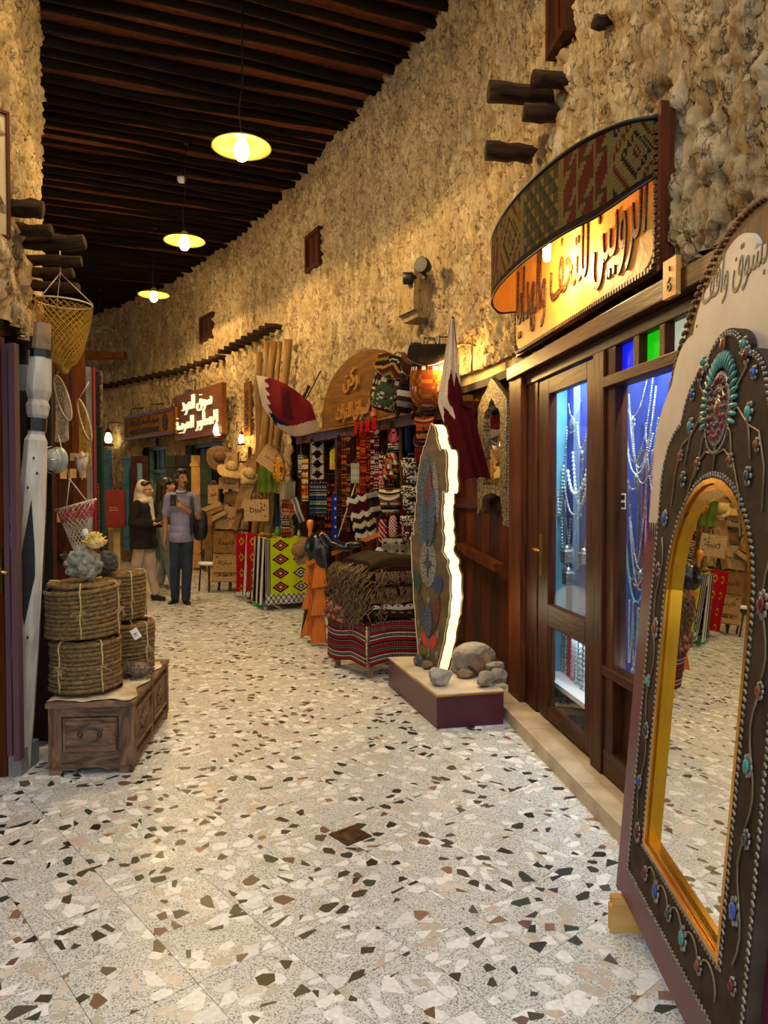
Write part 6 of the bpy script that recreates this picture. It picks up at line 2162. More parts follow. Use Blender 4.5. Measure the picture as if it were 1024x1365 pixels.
# two red embroidered panels and a blue striped cloth
for i, (px, Y, w_, z0, z1) in enumerate(((322, 10.35, 15, 738, 712), (337, 9.95, 17, 745, 715))):
    hang_sheet('sash_scarf', ('red pointed sash with yellow triangles, the left of two', 'red pointed sash with yellow triangles, the right of two')[i], 'sash', px, 753, w_ - 2, 84, lambda u, v: (C['yellow'] if abs(((v * 4) % 1) - .5) + abs(u - .5) * 1.2 < .28 and abs(((v * 4) % 1) - .5) + abs(u - .5) * 1.2 > .16 else (C['white'] if v < .06 else (C['black'] if abs(((v * 4) % 1) - .5) + abs(u - .5) < .1 else lin('#a31217')))), Y=Y - .25, nu=12, nv=44, fold=.02, group='red sashes on the table side')
hang_sheet('blue_striped_cloth', 'blue and white striped cloth hanging low by the red sashes', 'cloth', 344, 782, 13, 36, vstripes([C['blue'], C['white'], C['lgrey'], C['navy'], C['white']] * 2), Y=9.75, fold=.02)
hang_sheet('brown_cloth', 'small plain brown cloth over the right red sash', 'cloth', 344, 747, 9, 28, lambda u, v: C['brown'], Y=9.6, fold=.01)
bx = thing('green_box', 'small bright green box under the table', 'box', G(344, 808, 0), .3)
MB().box((0, 0, .05), (.12, .12, .10)).build('box', mat('green_plastic', '#3d8f2a', rough=.4), bx)
MB().box((0, 0, .105), (.13, .13, .012)).build('lid', mat('green_plastic_lid', '#57a83f', rough=.4), bx)
# trinkets on the table
tM = Matrix.Translation(tb.location) @ Matrix.Rotation(tb.rotation_euler[2], 4, 'Z')
rs = random.Random(3)
tr_l = ['carved wooden bowl of trinkets on the table, near left', 'small brass dish beside the bowl on the table', 'dark pot standing at the table back', 'red beaded bracelet stack on the table front', 'small white figurine on the table', 'painted clay cup on the table right side',
        'small carved box on the table', 'green enamelled jar on the table', 'brown leather purse lying on the table', 'tan wooden camel block on the table']
for i, lb in enumerate(tr_l):
    x, y = .06 + .10 * (i % 5), .12 + .22 * (i // 5) + .06 * (i % 2)
    c = tM @ Vector((x, y, TH + .008))
    mb = MB(); k = i % 5
    if k == 0: mb.lathe([(.03, 0), (.055, .03), (.06, .045), (.052, .043), (.04, .02), (0, .015)], 14).ell((0, 0, .04), (.035, .035, .02), 8, 5)
    elif k == 1: mb.lathe([(.02, 0), (.04, .01), (.045, .02), (.0, .014)], 14)
    elif k == 2: mb.lathe([(.03, 0), (.045, .04), (.04, .09), (.022, .11), (.028, .125), (.0, .12)], 14)
    elif k == 3: mb.box((0, 0, .025), (.09, .06, .05)).box((0, 0, .055), (.095, .065, .012))
    else: mb.lathe([(.022, 0), (.02, .03), (.028, .05), (.012, .07), (.02, .085), (.0, .10)], 10)
    cc = ['#5c3a20', '#9a7a35', '#241a16', '#8a2520', '#b9b0a0', '#8a5a36', '#6a3c22', '#3c6a3a', '#4f301f', '#a3804c'][i]
    o = mb.build(('bowl', 'dish', 'vase', 'trinket_box', 'figurine')[k], mat('trinket_%s' % cc[1:], cc, rough=.5), None, c, rs.uniform(0, 3)); tag(o, lb, 'trinket', 'trinkets on the yellow-clothed table')

# ---- things hanging at the left part of the stall
hang = hang_sheet
backpack('mustard yellow drawstring bag with dark diamonds', 372, 626, 17, 33, diamonds(lin('#c47f12'), [C['orange'], C['white']], 2, 3, C['white']), None, Y=9.4, flap=0, strap=False, dep=.10)
hang('cream_bag', 'flat cream cloth bag below the mustard bag', 'bag', 378, 655, 9, 22, lambda u, v: lin('#a79468'), Y=9.5)
hang('grey_scarf', 'plain grey-beige scarf bunched below the mustard bag', 'scarf', 388, 660, 12, 36, lambda u, v: lin('#857a66'), Y=9.4, fold=.03)
hang('silver_scarf', 'shiny pale silver scarf hanging slanted', 'scarf', 397, 680, 8, 34, vstripes([lin('#b5b2ae'), lin('#7a7672'), lin('#c9c6c1')]), Y=9.2, roll=-.35, fold=.03)
hang('orange_scarf', 'orange red scarf with yellow motifs by the striped panel', 'scarf', 407, 640, 8, 56, kilim(5, [C['orange'], C['red'], C['yellow'], C['dred'], C['white']], 12, 3), Y=9.1)
hang('orange_pennant', 'small orange triangle cloth beside the silver scarf', 'cloth', 391, 675, 9, 20, kilim(6, [C['orange'], C['orange'], C['dred']], 5, 3), Y=9.3)
hang('dark_tassel_bag', 'dark beaded tassel bunch over the table', 'tassel', 381, 690, 9, 48, kilim(7, [C['dk'], C['brown'], C['white'], C['orange']], 16, 3), Y=9.3, fold=.03, waves=3)
hang('grey_patch_cloth', 'grey mottled cloth strip by the orange scarf', 'cloth', 401, 622, 7, 30, kilim(8, [C['grey'], C['lgrey'], C['white'], C['dk']], 9, 3), Y=9.25)
hang('dark_cloth', 'dark brown cloth hanging behind the mustard bag', 'cloth', 388, 600, 24, 50, lambda u, v: C['dk'], off=-.35, fold=.02)
def long_bag(label, px, py, w, h, fn, **k):
    t = hang_sheet('woven_hanging', label, 'woven panel', px, py, w, h, fn, **k)
    return t
bwk = kilim(11, [C['black'], C['white'], C['dred'], C['white']], 12, 5)
long_bag('black and white woven pointed panel with geometric medallions', 423, 612, 18, 54, lambda u, v: C['black'] if (v > .88 and abs(u - .5) > (1 - v) / .24) else (C['tan'] if u < .08 or u > .92 else (diamonds(C['white'], [C['dred'], C['black']], 1, 4, C['black'])(u, v) if (int(u * 18) + int(v * 44)) % 3 else C['black'])), off=.02, nu=18, nv=44)
long_bag('teal and navy woven panel with a blue star below the black and white one', 424, 665, 22, 44, kilim(12, [C['teal'], C['navy'], C['blue'], C['black'], C['lgrey']], 12, 6), off=.0, nu=24, nv=40)
long_bag('yellow pointed bag with an eye motif between the panels', 446, 611, 14, 30, lambda u, v: (C['navy'] if abs(u - .5) + abs(v - .4) < .12 else (C['white'] if abs(u - .5) + abs(v - .4) < .22 else (C['dk'] if v > .8 and abs(u - .5) > (1 - v) * 2.2 else lin('#c9ad24')))), off=-.05, nu=14, nv=28)
long_bag('blue strip with pale eye beads beside the brown scarves', 447, 690, 9, 62, lambda u, v: C['white'] if abs(u - .5) + abs(((v * 5) % 1) - .5) < .2 else lin('#1d2f8c'), off=.05, nu=8, nv=40)
def scarfset(base, n, px0, px1, py0, py1, cols, label, seed, off=.06, w=6):
    for i in range(n):
        px = px0 + (px1 - px0) * i / max(1, n - 1)
        hang('hanging_scarf', label.format(('leftmost', 'second', 'third', 'fourth', 'fifth', 'sixth')[i] if n > 1 else ''), 'scarf', px, (py0 + py1) / 2 + i * 1.5, w, py1 - py0, kilim(seed + i, cols[i % len(cols)], 30, 2), off=off + .03 * (i % 2), nu=8, nv=70, fold=.03, waves=2, group=base)
scarfset('brown and wine scarves', 4, 453, 470, 580, 706, [[C['wine'], C['brown'], C['dk']], [C['brown'], C['orange'], C['dk'], C['wine']], [C['dk'], C['tan'], C['wine']], [C['wine'], C['dk'], C['black']]], '{} long brown and wine scarf right of the yellow bag', 30)
scarfset('red tasselled bands', 5, 478, 502, 566, 664, [[C['red'], C['orange'], C['yellow'], C['dred']], [C['red'], C['orange'], C['dred']], [C['dred'], C['black'], C['orange']], [C['red'], C['white'], C['black'], C['dred']], [C['black'], C['white'], C['red']]], '{} red woven band hanging from the stall lintel', 40, off=.08, w=6)
for i in range(4):
    hang('red_tassel', ('leftmost', 'second', 'third', 'fourth')[i] + ' bright red cloth tag at the lintel above the bands', 'tag', 474 + i * 8.2, 572 - i * 2, 5, 18, lambda u, v: lin('#b01a14'), off=.13, nu=3, nv=4, group='red cloth tags')
hang('white_card', 'pale card with faint print among the scarves', 'card', 473, 631, 11, 27, kilim(9, [lin('#9c9a86'), lin('#8b8a78'), lin('#a8a692')], 6, 3), off=.14, fold=.002)
hang('black_white_blanket', 'black, white and wine blanket hanging askew over the saddle', 'blanket', 484, 690, 34, 62, lambda u, v: [C['wine'], C['white'], C['black'], C['cream'], C['dk'], C['white'], C['wine']][int(v * 9 + 1.2 * abs(((u * 3) % 1) - .5)) % 7], off=.12, roll=-.25, nu=26, nv=36, fold=.04)
hang('striped_blanket', 'dark blanket with broad cream stripes beside the post', 'blanket', 500, 672, 18, 32, hstripes([C['dk'], C['cream'], C['dk'], C['black'], C['lgrey']]), off=.15, roll=-.2, fold=.03)
st_ = place(462, 690, .2)
o = MB().tube([P(474, 645, st_.y) - st_, P(451, 715, st_.y) - st_], .008, 6).build('walking_stick', mat('pale_stick', '#b09a72', rough=.6), None, st_); tag(o, 'thin pale stick hanging slanted among the brown scarves', 'stick')
hang('wine_hanging', 'deep wine cloth behind the blanket', 'cloth', 468, 720, 24, 50, kilim(60, [C['wine'], C['dk'], C['wine']], 6, 3), off=-.1, fold=.03)
# ---- bags on the right half
STR = hstripes([C['tan'], C['white'], C['black'], C['brown'], C['white'], C['orange'], C['dk'], C['white'], C['brown'], C['tan'], C['dk']])
backpack('dark backpack with a pink diamond panel', 526, 582, 20, 44, lambda u, v: (C['pink'] if (int(u * 16) + int(v * 30)) % 3 else C['wine']) if abs(u - .5) * .9 + abs(v - .45) < .32 else ([C['black'], C['white'], C['black']][int(v * 40) % 3] if v < .3 else C['dk']), kilim(1, [C['dk'], C['black']]), off=.02, flap=0)
backpack('plain navy blue backpack edge beside the pink diamond one', 545, 580, 11, 48, lambda u, v: lin('#1a2a58'), None, off=-.02, flap=0, strap=False)
backpack('round orange and brown striped backpack', 567, 572, 26, 36, kilim(3, [C['orange'], C['orange'], C['dred'], C['dk'], C['tan']], 5, 4), hstripes([C['orange'], C['red'], C['white'], C['orange'], C['dk']]), off=.10)
backpack('dark red bag with cream piping loops', 563, 600, 20, 40, lambda u, v: C['dred'], lambda u, v: C['wine'], off=.08, flap=.4)
backpack('patchwork bag of coloured triangles', 520, 622, 22, 36, lambda u, v: (lambda i, j, f: [C['red'], C['white'], C['olive'], C['orange'], C['black'], C['tan'], C['dred']][(i * 3 + j * 2 + (f > 1)) % 7])(int(u * 4), int(v * 5), (u * 4) % 1 + (v * 5) % 1), None, off=.10, flap=0, dep=.10)
backpack('satchel with brown, tan and cream stripes', 520, 668, 28, 34, STR, hstripes([C['brown'], C['white'], C['tan'], C['black'], C['white'], C['brown']]), off=.12, flap=.55)
swirl = lambda s: (lambda u, v: C['white'] if math.sin(u * 17 + 3 * math.sin(v * 13 + s)) * math.sin(v * 19 + s + 2 * math.cos(u * 11)) > .12 else C['dk'])
backpack('black and white swirl bag, top one of the column', 548, 628, 24, 34, swirl(1), swirl(4), off=.10, flap=.4, trim=C['dred'])
backpack('black and white swirl bag, middle one of the column', 548, 666, 24, 36, swirl(2), swirl(5), off=.12, flap=.4)
backpack('purple, red and white swirl bag, lowest of the column', 547, 706, 24, 36, lambda u, v: [C['purple'], C['white'], C['dred']][int(abs(math.sin(u * 9 + 4 * math.sin(v * 8))) * 2.99)], swirl(6), off=.14, flap=.35)
hang('red_white_band', 'red, pink and white woven band beside the post', 'woven band', 508, 638, 8, 62, kilim(70, [C['pink'], C['white'], C['red'], C['white'], C['dred']], 18, 2), off=.06, nu=8, nv=60)
backpack('white lattice bag on dark red ground', 524, 702, 12, 30, lambda u, v: C['red'] if (int(u * 6) + int(v * 14)) % 2 else C['white'], None, off=.12, flap=0, strap=False, dep=.08)
backpack('dark red bag with thin diagonal stripes', 510, 708, 13, 32, lambda u, v: C['white'] if int((u + v * 2) * 9) % 4 == 0 else C['red'], None, off=.12, flap=0, strap=False, dep=.09)
hang('ivory_shawl', 'ivory shawl with dark diamonds behind the rug pile', 'shawl', 532, 735, 44, 34, lambda u, v: C['dk'] if abs(((u * 6) % 1) - .5) + abs(((v * 3) % 1) - .5) < .2 else lin('#a9a186'), off=.12, fold=.05, waves=4)
ss = place(505, 735, .16)
o = MB().ell((0, 0, 0), (.045, .03, .045), 12, 8).build('glass_ball', mat('mottled_glass', '#6a6f9a', '#d9d9e6', rough=.15, scale=40), None, ss); tag(o, 'small pale blue glass ball beside the ivory shawl', 'ball')
for i, (px, py, w_, h_, cl, lb) in enumerate(((533, 600, 4, 60, C['brown'], 'brown leather strap left of the pink diamond backpack'), (534, 640, 4, 60, C['brown'], 'brown leather strap between the two bag columns'), (536, 690, 5, 40, lin('#7c1420'), 'red tassel between the two bag columns'),
                                              (560, 640, 4, 50, C['dred'], 'dark red strap at the right edge of the bags'))):
    hang('leather_strap', lb, 'strap', px, py, w_, h_, (lambda cl: lambda u, v: cl)(cl), off=.03, nu=2, nv=10, fold=.004, group='hanging straps')
# top three backpacks on the fascia
backpack('green panelled kilim backpack, left of the three above the lintel', 520, 512, 46, 74, lambda u, v: (lin('#34452a') if .2 < u < .82 and .08 < v < .5 and (int(u * 36) * 3 + int(v * 50)) % 5 else (C['lgrey'] if .14 < u < .88 and .04 < v < .56 and (int(u * 40) + int(v * 56)) % 2 else (C['wine'] if .14 < u < .88 and v < .56 else [C['black'], C['dk'], C['lgrey'], C['black']][int(v * 28 + abs(u - .5) * 12) % 4]))), lambda u, v: [C['dk'], C['olive'], C['dred'], C['dk'], C['tan'], C['black']][int(abs((u - .5) * 9) + v * 7) % 6], off=.26, roll=.30, dep=.2, flap=.42)
backpack('black and grey striped backpack, middle of the three above the lintel', 546, 507, 26, 88, hstripes([C['black'], C['grey'], C['dk'], C['lgrey'], C['black'], C['dk']], 2), hstripes([C['dk'], C['brown'], C['lgrey']]), off=.24, roll=.2, dep=.2)
backpack('brown mirrorwork backpack, right of the three above the lintel', 573, 502, 54, 84, lambda u, v: (C['lgrey'] if v < .62 and (int(u * 36) % 3 == 1 and int(v * 54) % 3 == 1) else ([lin('#6e4018'), lin('#7c2a18'), lin('#8a5a20')][(int(u * 18) + int(v * 27)) % 3] if v < .58 else ([C['white'], C['dred']][int(u * 30) % 2] if v < .62 else C['dk']))), lambda u, v: lin('#1e1810') if v > .12 else C['dk'], off=.30, roll=.04, dep=.22, flap=.36)  # dark flap colour stands for shade in this bag's open mouth
for i, (px, py) in enumerate(((546, 465), (563, 458), (583, 457))):
    s_, r_, _ = WR.spot(px, py, .14)
    o = MB().box((0, 0, 0), (.05, .01, .12)).tube([(0, .0, .05), (0, .12, .06)], .006, 5).build('hook_strap', M_LEATH, None, s_, r_); tag(o, ('dark strap hook above the green backpack', 'dark strap hook above the striped backpack', 'dark strap hook above the mirrorwork backpack')[i], 'hook')
# items deep in the dark of the stall so that no bare back shows
rs = random.Random(12)
for i in range(14):
    px = 414 + i * 13.5
    hang('folded_textile', 'dim textile hanging at the back of the stall, ' + ('leftmost', 'second from left', 'third from left', 'fourth from left', 'fifth from left', 'sixth from left', 'left of the middle', 'right of the middle', 'sixth from right', 'fifth from right', 'fourth from right', 'third from right', 'second from right', 'rightmost')[i], 'textile', px, 640 + (i % 3) * 14, 15, 120, kilim(100 + i, [C['dk'], C['wine'], C['brown'], C['black'], rs.choice([C['tan'], C['teal'], C['orange'], C['grey']])], 16, 3), off=-.27, nu=10, nv=48, fold=.02, group='dim textiles at the back of the stall')

# ---- rug-draped low table and pile of rugs
RA = Vector((-.115, 5.86)); ru = Vector((.88, .475)).normalized(); rv = Vector((-.55, .835)).normalized()
RU, RV, RH = .62, .60, .44
def rp3(a, b, z): 
    q = RA + ru * a + rv * b
    return (q.x, q.y, z)
rt = thing('low_table', 'low wooden table hidden under a red striped rug', 'table')
mb = MB(); 
for a, b in ((.03, .04), (RU - .05, .04), (.03, RV - .04), (RU - .05, RV - .04)):
    MB().bar(rp3(a, b, 0), rp3(a, b, RH - .02), .045).build('leg', M_OLDW, rt)
MB().add([rp3(a, b, z) for z in (RH - .03, RH) for a, b in ((.02, .02), (RU - .02, .02), (RU - .02, RV), (.02, RV))], [(3, 2, 1, 0), (4, 5, 6, 7), (0, 1, 5, 4), (1, 2, 6, 5), (2, 3, 7, 6), (3, 0, 4, 7)], None, False).build('table_top', M_OLDW, rt)
def rugstripe(u, v):
    k = int(v * 44)
    p = [C['dred'], C['red'], C['red'], C['dred'], C['white'], C['black'], 'm', C['black'], C['white'], C['red'], C['dred'], C['red'], C['dred'], C['grey'], C['black'], C['grey'], C['dred'], C['red'], C['red'], C['dred'], 'm', C['black']]
    c = p[k % len(p)]
    if c == 'm': return C['lgrey'] if int(u * 60) % 2 else C['black']
    return c
rr_ = thing('striped_rug', 'red, black and white striped rug draped over the low table', 'rug')
def droop(a, b, z0, z1):
    return lambda u, v: None
n1_ = lambda u, v: (lambda q: (q[0] - .015 * math.sin(u * 8) * (1 - v), q[1] - .02 - .012 * math.sin(u * 11 + 1) * (1 - v), q[2]))(rp3(u * RU, -.012, .11 + .015 * math.sin(u * 5) + (RH - .10) * v))
n2_ = lambda u, v: (lambda q: (q[0] - .02 - .015 * math.sin(u * 9) * (1 - v), q[1] - .01, q[2]))(rp3(-.012, u * RV, .10 + .02 * math.sin(u * 6) + (RH - .09) * v))
for f in (n1_, n2_):
    o = MB().grid(f, 60, 44, rugstripe).build('drape', M_CLOTH, rr_, recalc=False)
    mo = o.modifiers.new('s', 'SOLIDIFY'); mo.thickness = .008
MB().grid(lambda u, v: rp3(-.02 + (RU + .02) * u, -.02 + (RV + .02) * v, RH + .006), 30, 20, lambda u, v: rugstripe(v, u)).build('top', M_CLOTH, rr_, recalc=False)
# pile
z = RH + .012
pals = [[C['dk'], C['olive'], C['brown'], C['wine']], [C['red'], C['dred'], C['white'], C['black']], [C['dred'], C['pink'], C['dk'], C['olive']], [C['brown'], C['dk'], C['wine']], [C['dk'], C['wine'], C['orange'], C['white']],
        [C['wine'], C['brown'], C['dk'], C['dred']], [lin('#2c1f22'), lin('#3a2a18'), lin('#33331c'), lin('#3a1a20')]]
names_ = ['lowest folded rug of the pile, dark with white scrolls', 'second rug from the bottom of the pile, red with pale line', 'third rug from the bottom of the pile, dark red and pink', 'fourth rug of the pile, brown with long fringe',
          'fifth rug of the pile, dark with coloured squares', 'sixth rug of the pile, wine and olive', 'top rug of the pile, dark olive and plum, spread like a cover']
rugs = []
for i in range(7):
    hgt = (.075, .06, .07, .10, .06, .07, .08)[i]
    da, db = rnd.uniform(.0, .05), rnd.uniform(0, .04)
    L_, W_ = RU - .02 - (i > 3) * .02, RV - .04
    kf = kilim(200 + i, pals[i], 9, 8)
    t = thing('folded_rug', names_[i], 'rug', rp3(da, .02, z), math.atan2(ru.y, ru.x), 'folded rugs piled on the low table')
    # rounded fold section swept along x
    def fold(u, v, L_=L_, W_=W_, hgt=hgt, i=i):
        a = 2 * PI * v
        yy = W_ / 2 - (W_ / 2) * math.copysign(abs(math.cos(a)) ** .5, math.cos(a))
        zz = hgt / 2 + (hgt / 2) * math.copysign(abs(math.sin(a)) ** .6, math.sin(a)) + .012 * math.sin(u * 7 + i) * 1
        dome = (.05 * math.sin(PI * u) * (1 if i >= 5 else .3)) if math.sin(a) > -.2 else .0
        return ((u) * L_ + .01 * math.sin(v * 6 + i), yy * .96, zz + dome)
    o = MB().grid(fold, 64, 54, kf).build('rug', M_CLOTH, t, recalc=False)
    for uu in (0.0, 1.0):
        pts = [fold(uu, k / 24) for k in range(24)]
        MB().add(pts, [tuple(range(24))], [pals[i][0]], False).build('folded_end', M_CLOTH, t, recalc=False)
    if i in (3, 5):
        mb = MB(); r2 = random.Random(i)
        for k in range(110):
            x = r2.uniform(.05, L_)
            zz = hgt * .8
            ln = r2.uniform(.05, .11)
            mb.tube([(x, .0, zz), (x + r2.uniform(-.01, .01), -.03, zz - ln * .4), (x + r2.uniform(-.03, .03), -.03 - r2.uniform(0, .01), zz - ln)], .004, 4)
        o = mb.build('fringe', mat('brown_fringe', '#3d2c1c', '#6e543a', rough=.95, scale=50), t, recalc=False); o['kind'] = 'stuff'
    z += hgt * .93
    rugs.append(t)
# shaggy fringe bundle on the near left corner
mb = MB(); r2 = random.Random(77)
base = RA + rv * .30 - ru * .03
for k in range(620):
    b = r2.uniform(0, 1)
    hz = r2.uniform(.0, .42)
    s_ = Vector(rp3(-.0 - .02 * hz + r2.uniform(-.02, .05) + (.12 if r2.random() < .3 else 0), (-.03 if r2.random() < .35 else .1) + b * .5, z - .02 - hz))
    ln = r2.uniform(.07, .17)
    d1 = Vector((-.03 - r2.uniform(0, .04), -.025, -ln * .4)); d2 = Vector((-.03 - r2.uniform(-.03, .05), -.03 + r2.uniform(-.04, .04), -ln))
    mb.tube([s_, s_ + d1, s_ + d2], [.0055, .005, .003], 4)
o = mb.build('shaggy_fringe', mat('tan_fringe', '#3f301f', '#7a6240', rough=.95, scale=50), None, recalc=False)
tag(o, 'shaggy tan and brown yarn fringe hanging down the left of the rug pile', 'fringe', kind='stuff')
mb = MB()
for k in range(60):
    s_ = Vector(rp3(-.05 + r2.uniform(-.03, .02), .30 + r2.uniform(0, .30), RH + r2.uniform(-.02, .12)))
    mb.ell(s_, (.02, .016, .018), 7, 5)
o = mb.build('pink_pompoms', mat('dusty_pink_wool', '#7c4038', '#a8705c', rough=.95, scale=50), None, recalc=False); tag(o, 'dusty pink wool pompoms at the left foot of the rug pile', 'pompoms', kind='stuff')

# ---- camel saddle frame of orange planks with leather saddle
SM_ = G(424, 860); 
M_ORW = wood('orange_wood', '#9a4c16', '#bf6c26', 'Z', rough=.5)
cs = thing('saddle_stand', 'orange wooden tiered stand with lashed sticks holding a black saddle', 'stand', (SM_.x, SM_.y, 0), -.25)
for i in range(3):
    z0 = .02 + i * .27
    for j_, (xa, xb, xc, xd, yy) in enumerate(((-.05, .11, .07, -.01, -.01), (-.19, -.06, -.05, -.12, .10))):
        o = MB().plate([[(xa, -.29), (xb, -.27), (xc, 0), (xd, 0)]], -.011, .011).build('plank', M_ORW, cs, (0, yy, z0 + .29 + .04 * j_)); o.rotation_euler = (-.16, .03 * (1 - i), .15 * j_)
    MB().bar((-.05, -.02, z0), (-.10, -.03, z0 + .27), .018).build('stick', M_ORW, cs)
    MB().bar((-.10, -.03, z0 + .27 if i < 2 else z0 + .2), (-.055, -.03, z0 + .05), .012).build('stick', M_ORW, cs)
    MB().bar((-.06, -.035, z0 + .10), (.16, .05, z0 + .20), .020).build('cross_stick', M_ORW, cs)
MB().bar((-.09, -.04, .80), (.60, .10, 1.09), .04).build('rail', M_ORW, cs)
MB().bar((.16, .0, .62), (.12, .0, 1.02), .018).build('stick', M_WOODD, cs)
MB().bar((.25, .35, 0), (.25, .3, .95), .03).bar((-.15, .32, 0), (-.12, .25, .85), .03).build('back_leg', M_WOODD, cs)
MB().bar((-.26, .25, .02), (-.18, .2, .40), .025).build('back_leg', M_BLACK, cs)
sdl = thing('leather_saddle', 'black leather saddle with round orange wooden knob on the orange stand', 'saddle', (SM_.x, SM_.y, .86), -.25)
mb = MB()
mb.ell((-.03, .0, .10), (.11, .09, .14), 14, 8, rot=(0, .2, 0)).ell((.05, .0, .03), (.10, .08, .16), 12, 8, rot=(0, -.3, 0)).ell((.20, .02, .12), (.16, .08, .045), 12, 8, rot=(0, .25, 0)).ell((.36, .03, .13), (.12, .07, .035), 12, 8, rot=(0, -.15, 0)).ell((.10, -.0, .18), (.09, .05, .05), 10, 6, rot=(0, .7, 0))
remesh_blob('seat', mb, mat('black_leather', '#0d0c0d', '#1c1a1b', rough=.25, scale=6, bump=.1), .012, 1, sdl)
MB().lathe([(.022, .20), (.018, .26), (.03, .30), (.034, .33), (.028, .36), (0, .368)], 14, (-.07, -.02, 0)).build('knob', mat('varnished_orange', '#b5651f', '#cf7f2e', rough=.3, scale=9), sdl)
MB().tube([(.08, -.06, .1), (.12, -.08, -.1), (.13, -.07, -.28)], .010, 5).build('girth_strap', M_LEATH, sdl)

# ---- flags
def flagcol(u, v, n=9, split=.34):
    k = (v * n) % 1
    e = split - .10 + .10 * (1 - abs(2 * k - 1))
    return lin('#cbbcae') if u < e else lin('#6a1420')
# folded flag hanging from a slanted pole
fl = thing('hanging_flag', 'white and maroon serrated flag hanging gathered above the glowing slab', 'flag', P(604, 425, 5.55))
FH = (640 - 425) / FPX * 5.55
def ffl(u, v):
    # v 0 top, 1 bottom; u across; gathered at the top
    w_ = .025 + .27 * min(1, v * 1.25) ** 1.1 if v < .55 else .205 + .08 * (1 - v)
    x0 = -.02 - .10 * min(1, v / .55) + (.20 * max(0, v - .5) / .5)
    x = x0 + w_ * u
    zz = -FH * v * (1 - .06 * math.sin(u * 3)) - .05 * (1 - abs(2 * u - 1)) * v + (.10 * (1 - u) * (v > .5) * (v - .5) if False else 0)
    y = .035 * math.sin(u * 9 + v * 2) * (.3 + v)
    return (x, y, zz)
def fcol(u, v):
    # white upper cloth, maroon lower, toothed boundary running aslant
    e = .44 + .10 * abs(((u * 3.0) % 1) * 2 - 1) + (.10 if u < .38 else -.12)
    return lin('#cdbdae') if v < e else lin('#4f0f19')
o = MB().grid(ffl, 40, 90, fcol).build('cloth', M_CLOTH, fl, recalc=False)
mo = o.modifiers.new('s', 'SOLIDIFY'); mo.thickness = .003
MB().tube([(0, .02, .02), (.03, .10, -.2), (.12, .35, -1.0)], .010, 6).build('flagpole', M_WOODM, fl)
# bunched flag on the pole at left
f2 = thing('bunched_flag', 'maroon and white serrated flag bunched over a short pole above the mustard bag', 'flag', P(378, 535, 9.0))
S2 = 9.0 / FPX
corner = {(0, 0): (-36, -34), (1, 0): (36, 2), (0, 1): (-28, 6), (1, 1): (48, 38)}
def f2f(u, v):
    a = np.array(corner[(0, 0)]) * (1 - u) * (1 - v) + np.array(corner[(1, 0)]) * u * (1 - v) + np.array(corner[(0, 1)]) * (1 - u) * v + np.array(corner[(1, 1)]) * u * v
    bul = math.sin(PI * u) * v
    x = a[0] - 3 * bul
    z = a[1] + 22 * bul - 8 * math.sin(PI * u) * (1 - v)
    return (x * S2, -.12 * math.sin(PI * v) * math.sin(PI * u) - .02 * math.sin(u * 14 + v * 3), -z * S2)
def f2c(u, v):
    k = abs(((v * 5) % 1) * 2 - 1)
    if u < .13 + .10 * k: return lin('#c8b4a2')
    if u > .30 and v > .92 - .42 * (u - .3): return lin('#b39a84')
    if v > .80: return C['navy']
    return lin('#6a1a20') if not (.45 < u < .62 and .1 < v < .7) else lin('#4a1618')
o = MB().grid(f2f, 60, 40, f2c).build('cloth', M_CLOTH, f2, recalc=False)
mo = o.modifiers.new('s', 'SOLIDIFY'); mo.thickness = .004
MB().tube([P(393, 560, 9.2) - f2.location, P(428, 494, 9.15) - f2.location], .009, 6).tube([P(402, 535, 9.15) - f2.location, P(412, 514, 9.15) - f2.location], .022, 6).build('pole', M_BLACK, f2)

# ---- electrical things on the wall
pbx, pr, _ = WR.spot(567, 395, 0)
bxq = MB().box((0, -.09, 0), (.34, .26, .36)).box((0, -.07, -.21), (.30, .2, .06), taper=1.15).build('plastered_block', stone_mat('smooth_render', '#a08658', '#b89c6c', '#c8ae7e', '#8a6f48'), wall_right, pbx, pr)
fx = thing('floodlight', 'round glass-fronted floodlight on the plastered block', 'floodlight', WR.spot(563, 354, .22)[0], WR.rot(WR.hit(563)) + .5)
MB().lathe([(.0, -.035), (.062, -.035)], 20, ax='Y').build('lens', mat('lens_glass', '#5e574a', '#8d8574', rough=.1, scale=8), fx)
MB().lathe([(.062, -.04), (.07, -.04), (.07, .0), (.045, .07), (0, .08)], 20, ax='Y').build('housing', M_BLACK, fx)
MB().box((0, .02, -.09), (.03, .03, .05)).build('foot', M_BLACK, fx)
cx = thing('spotlight', 'small dark spotlight head beside the round floodlight', 'spotlight', WR.spot(545, 371, .24)[0], WR.rot(WR.hit(545)) - .5)
MB().lathe([(.02, -.06), (.055, -.055), (.055, .03), (.02, .07), (0, .07)], 14, ax='Y').build('head', M_BLACK, cx)
MB().tube([(0, .0, -.05), (.02, .05, -.09)], .012, 6).build('bracket', M_BLACK, cx)
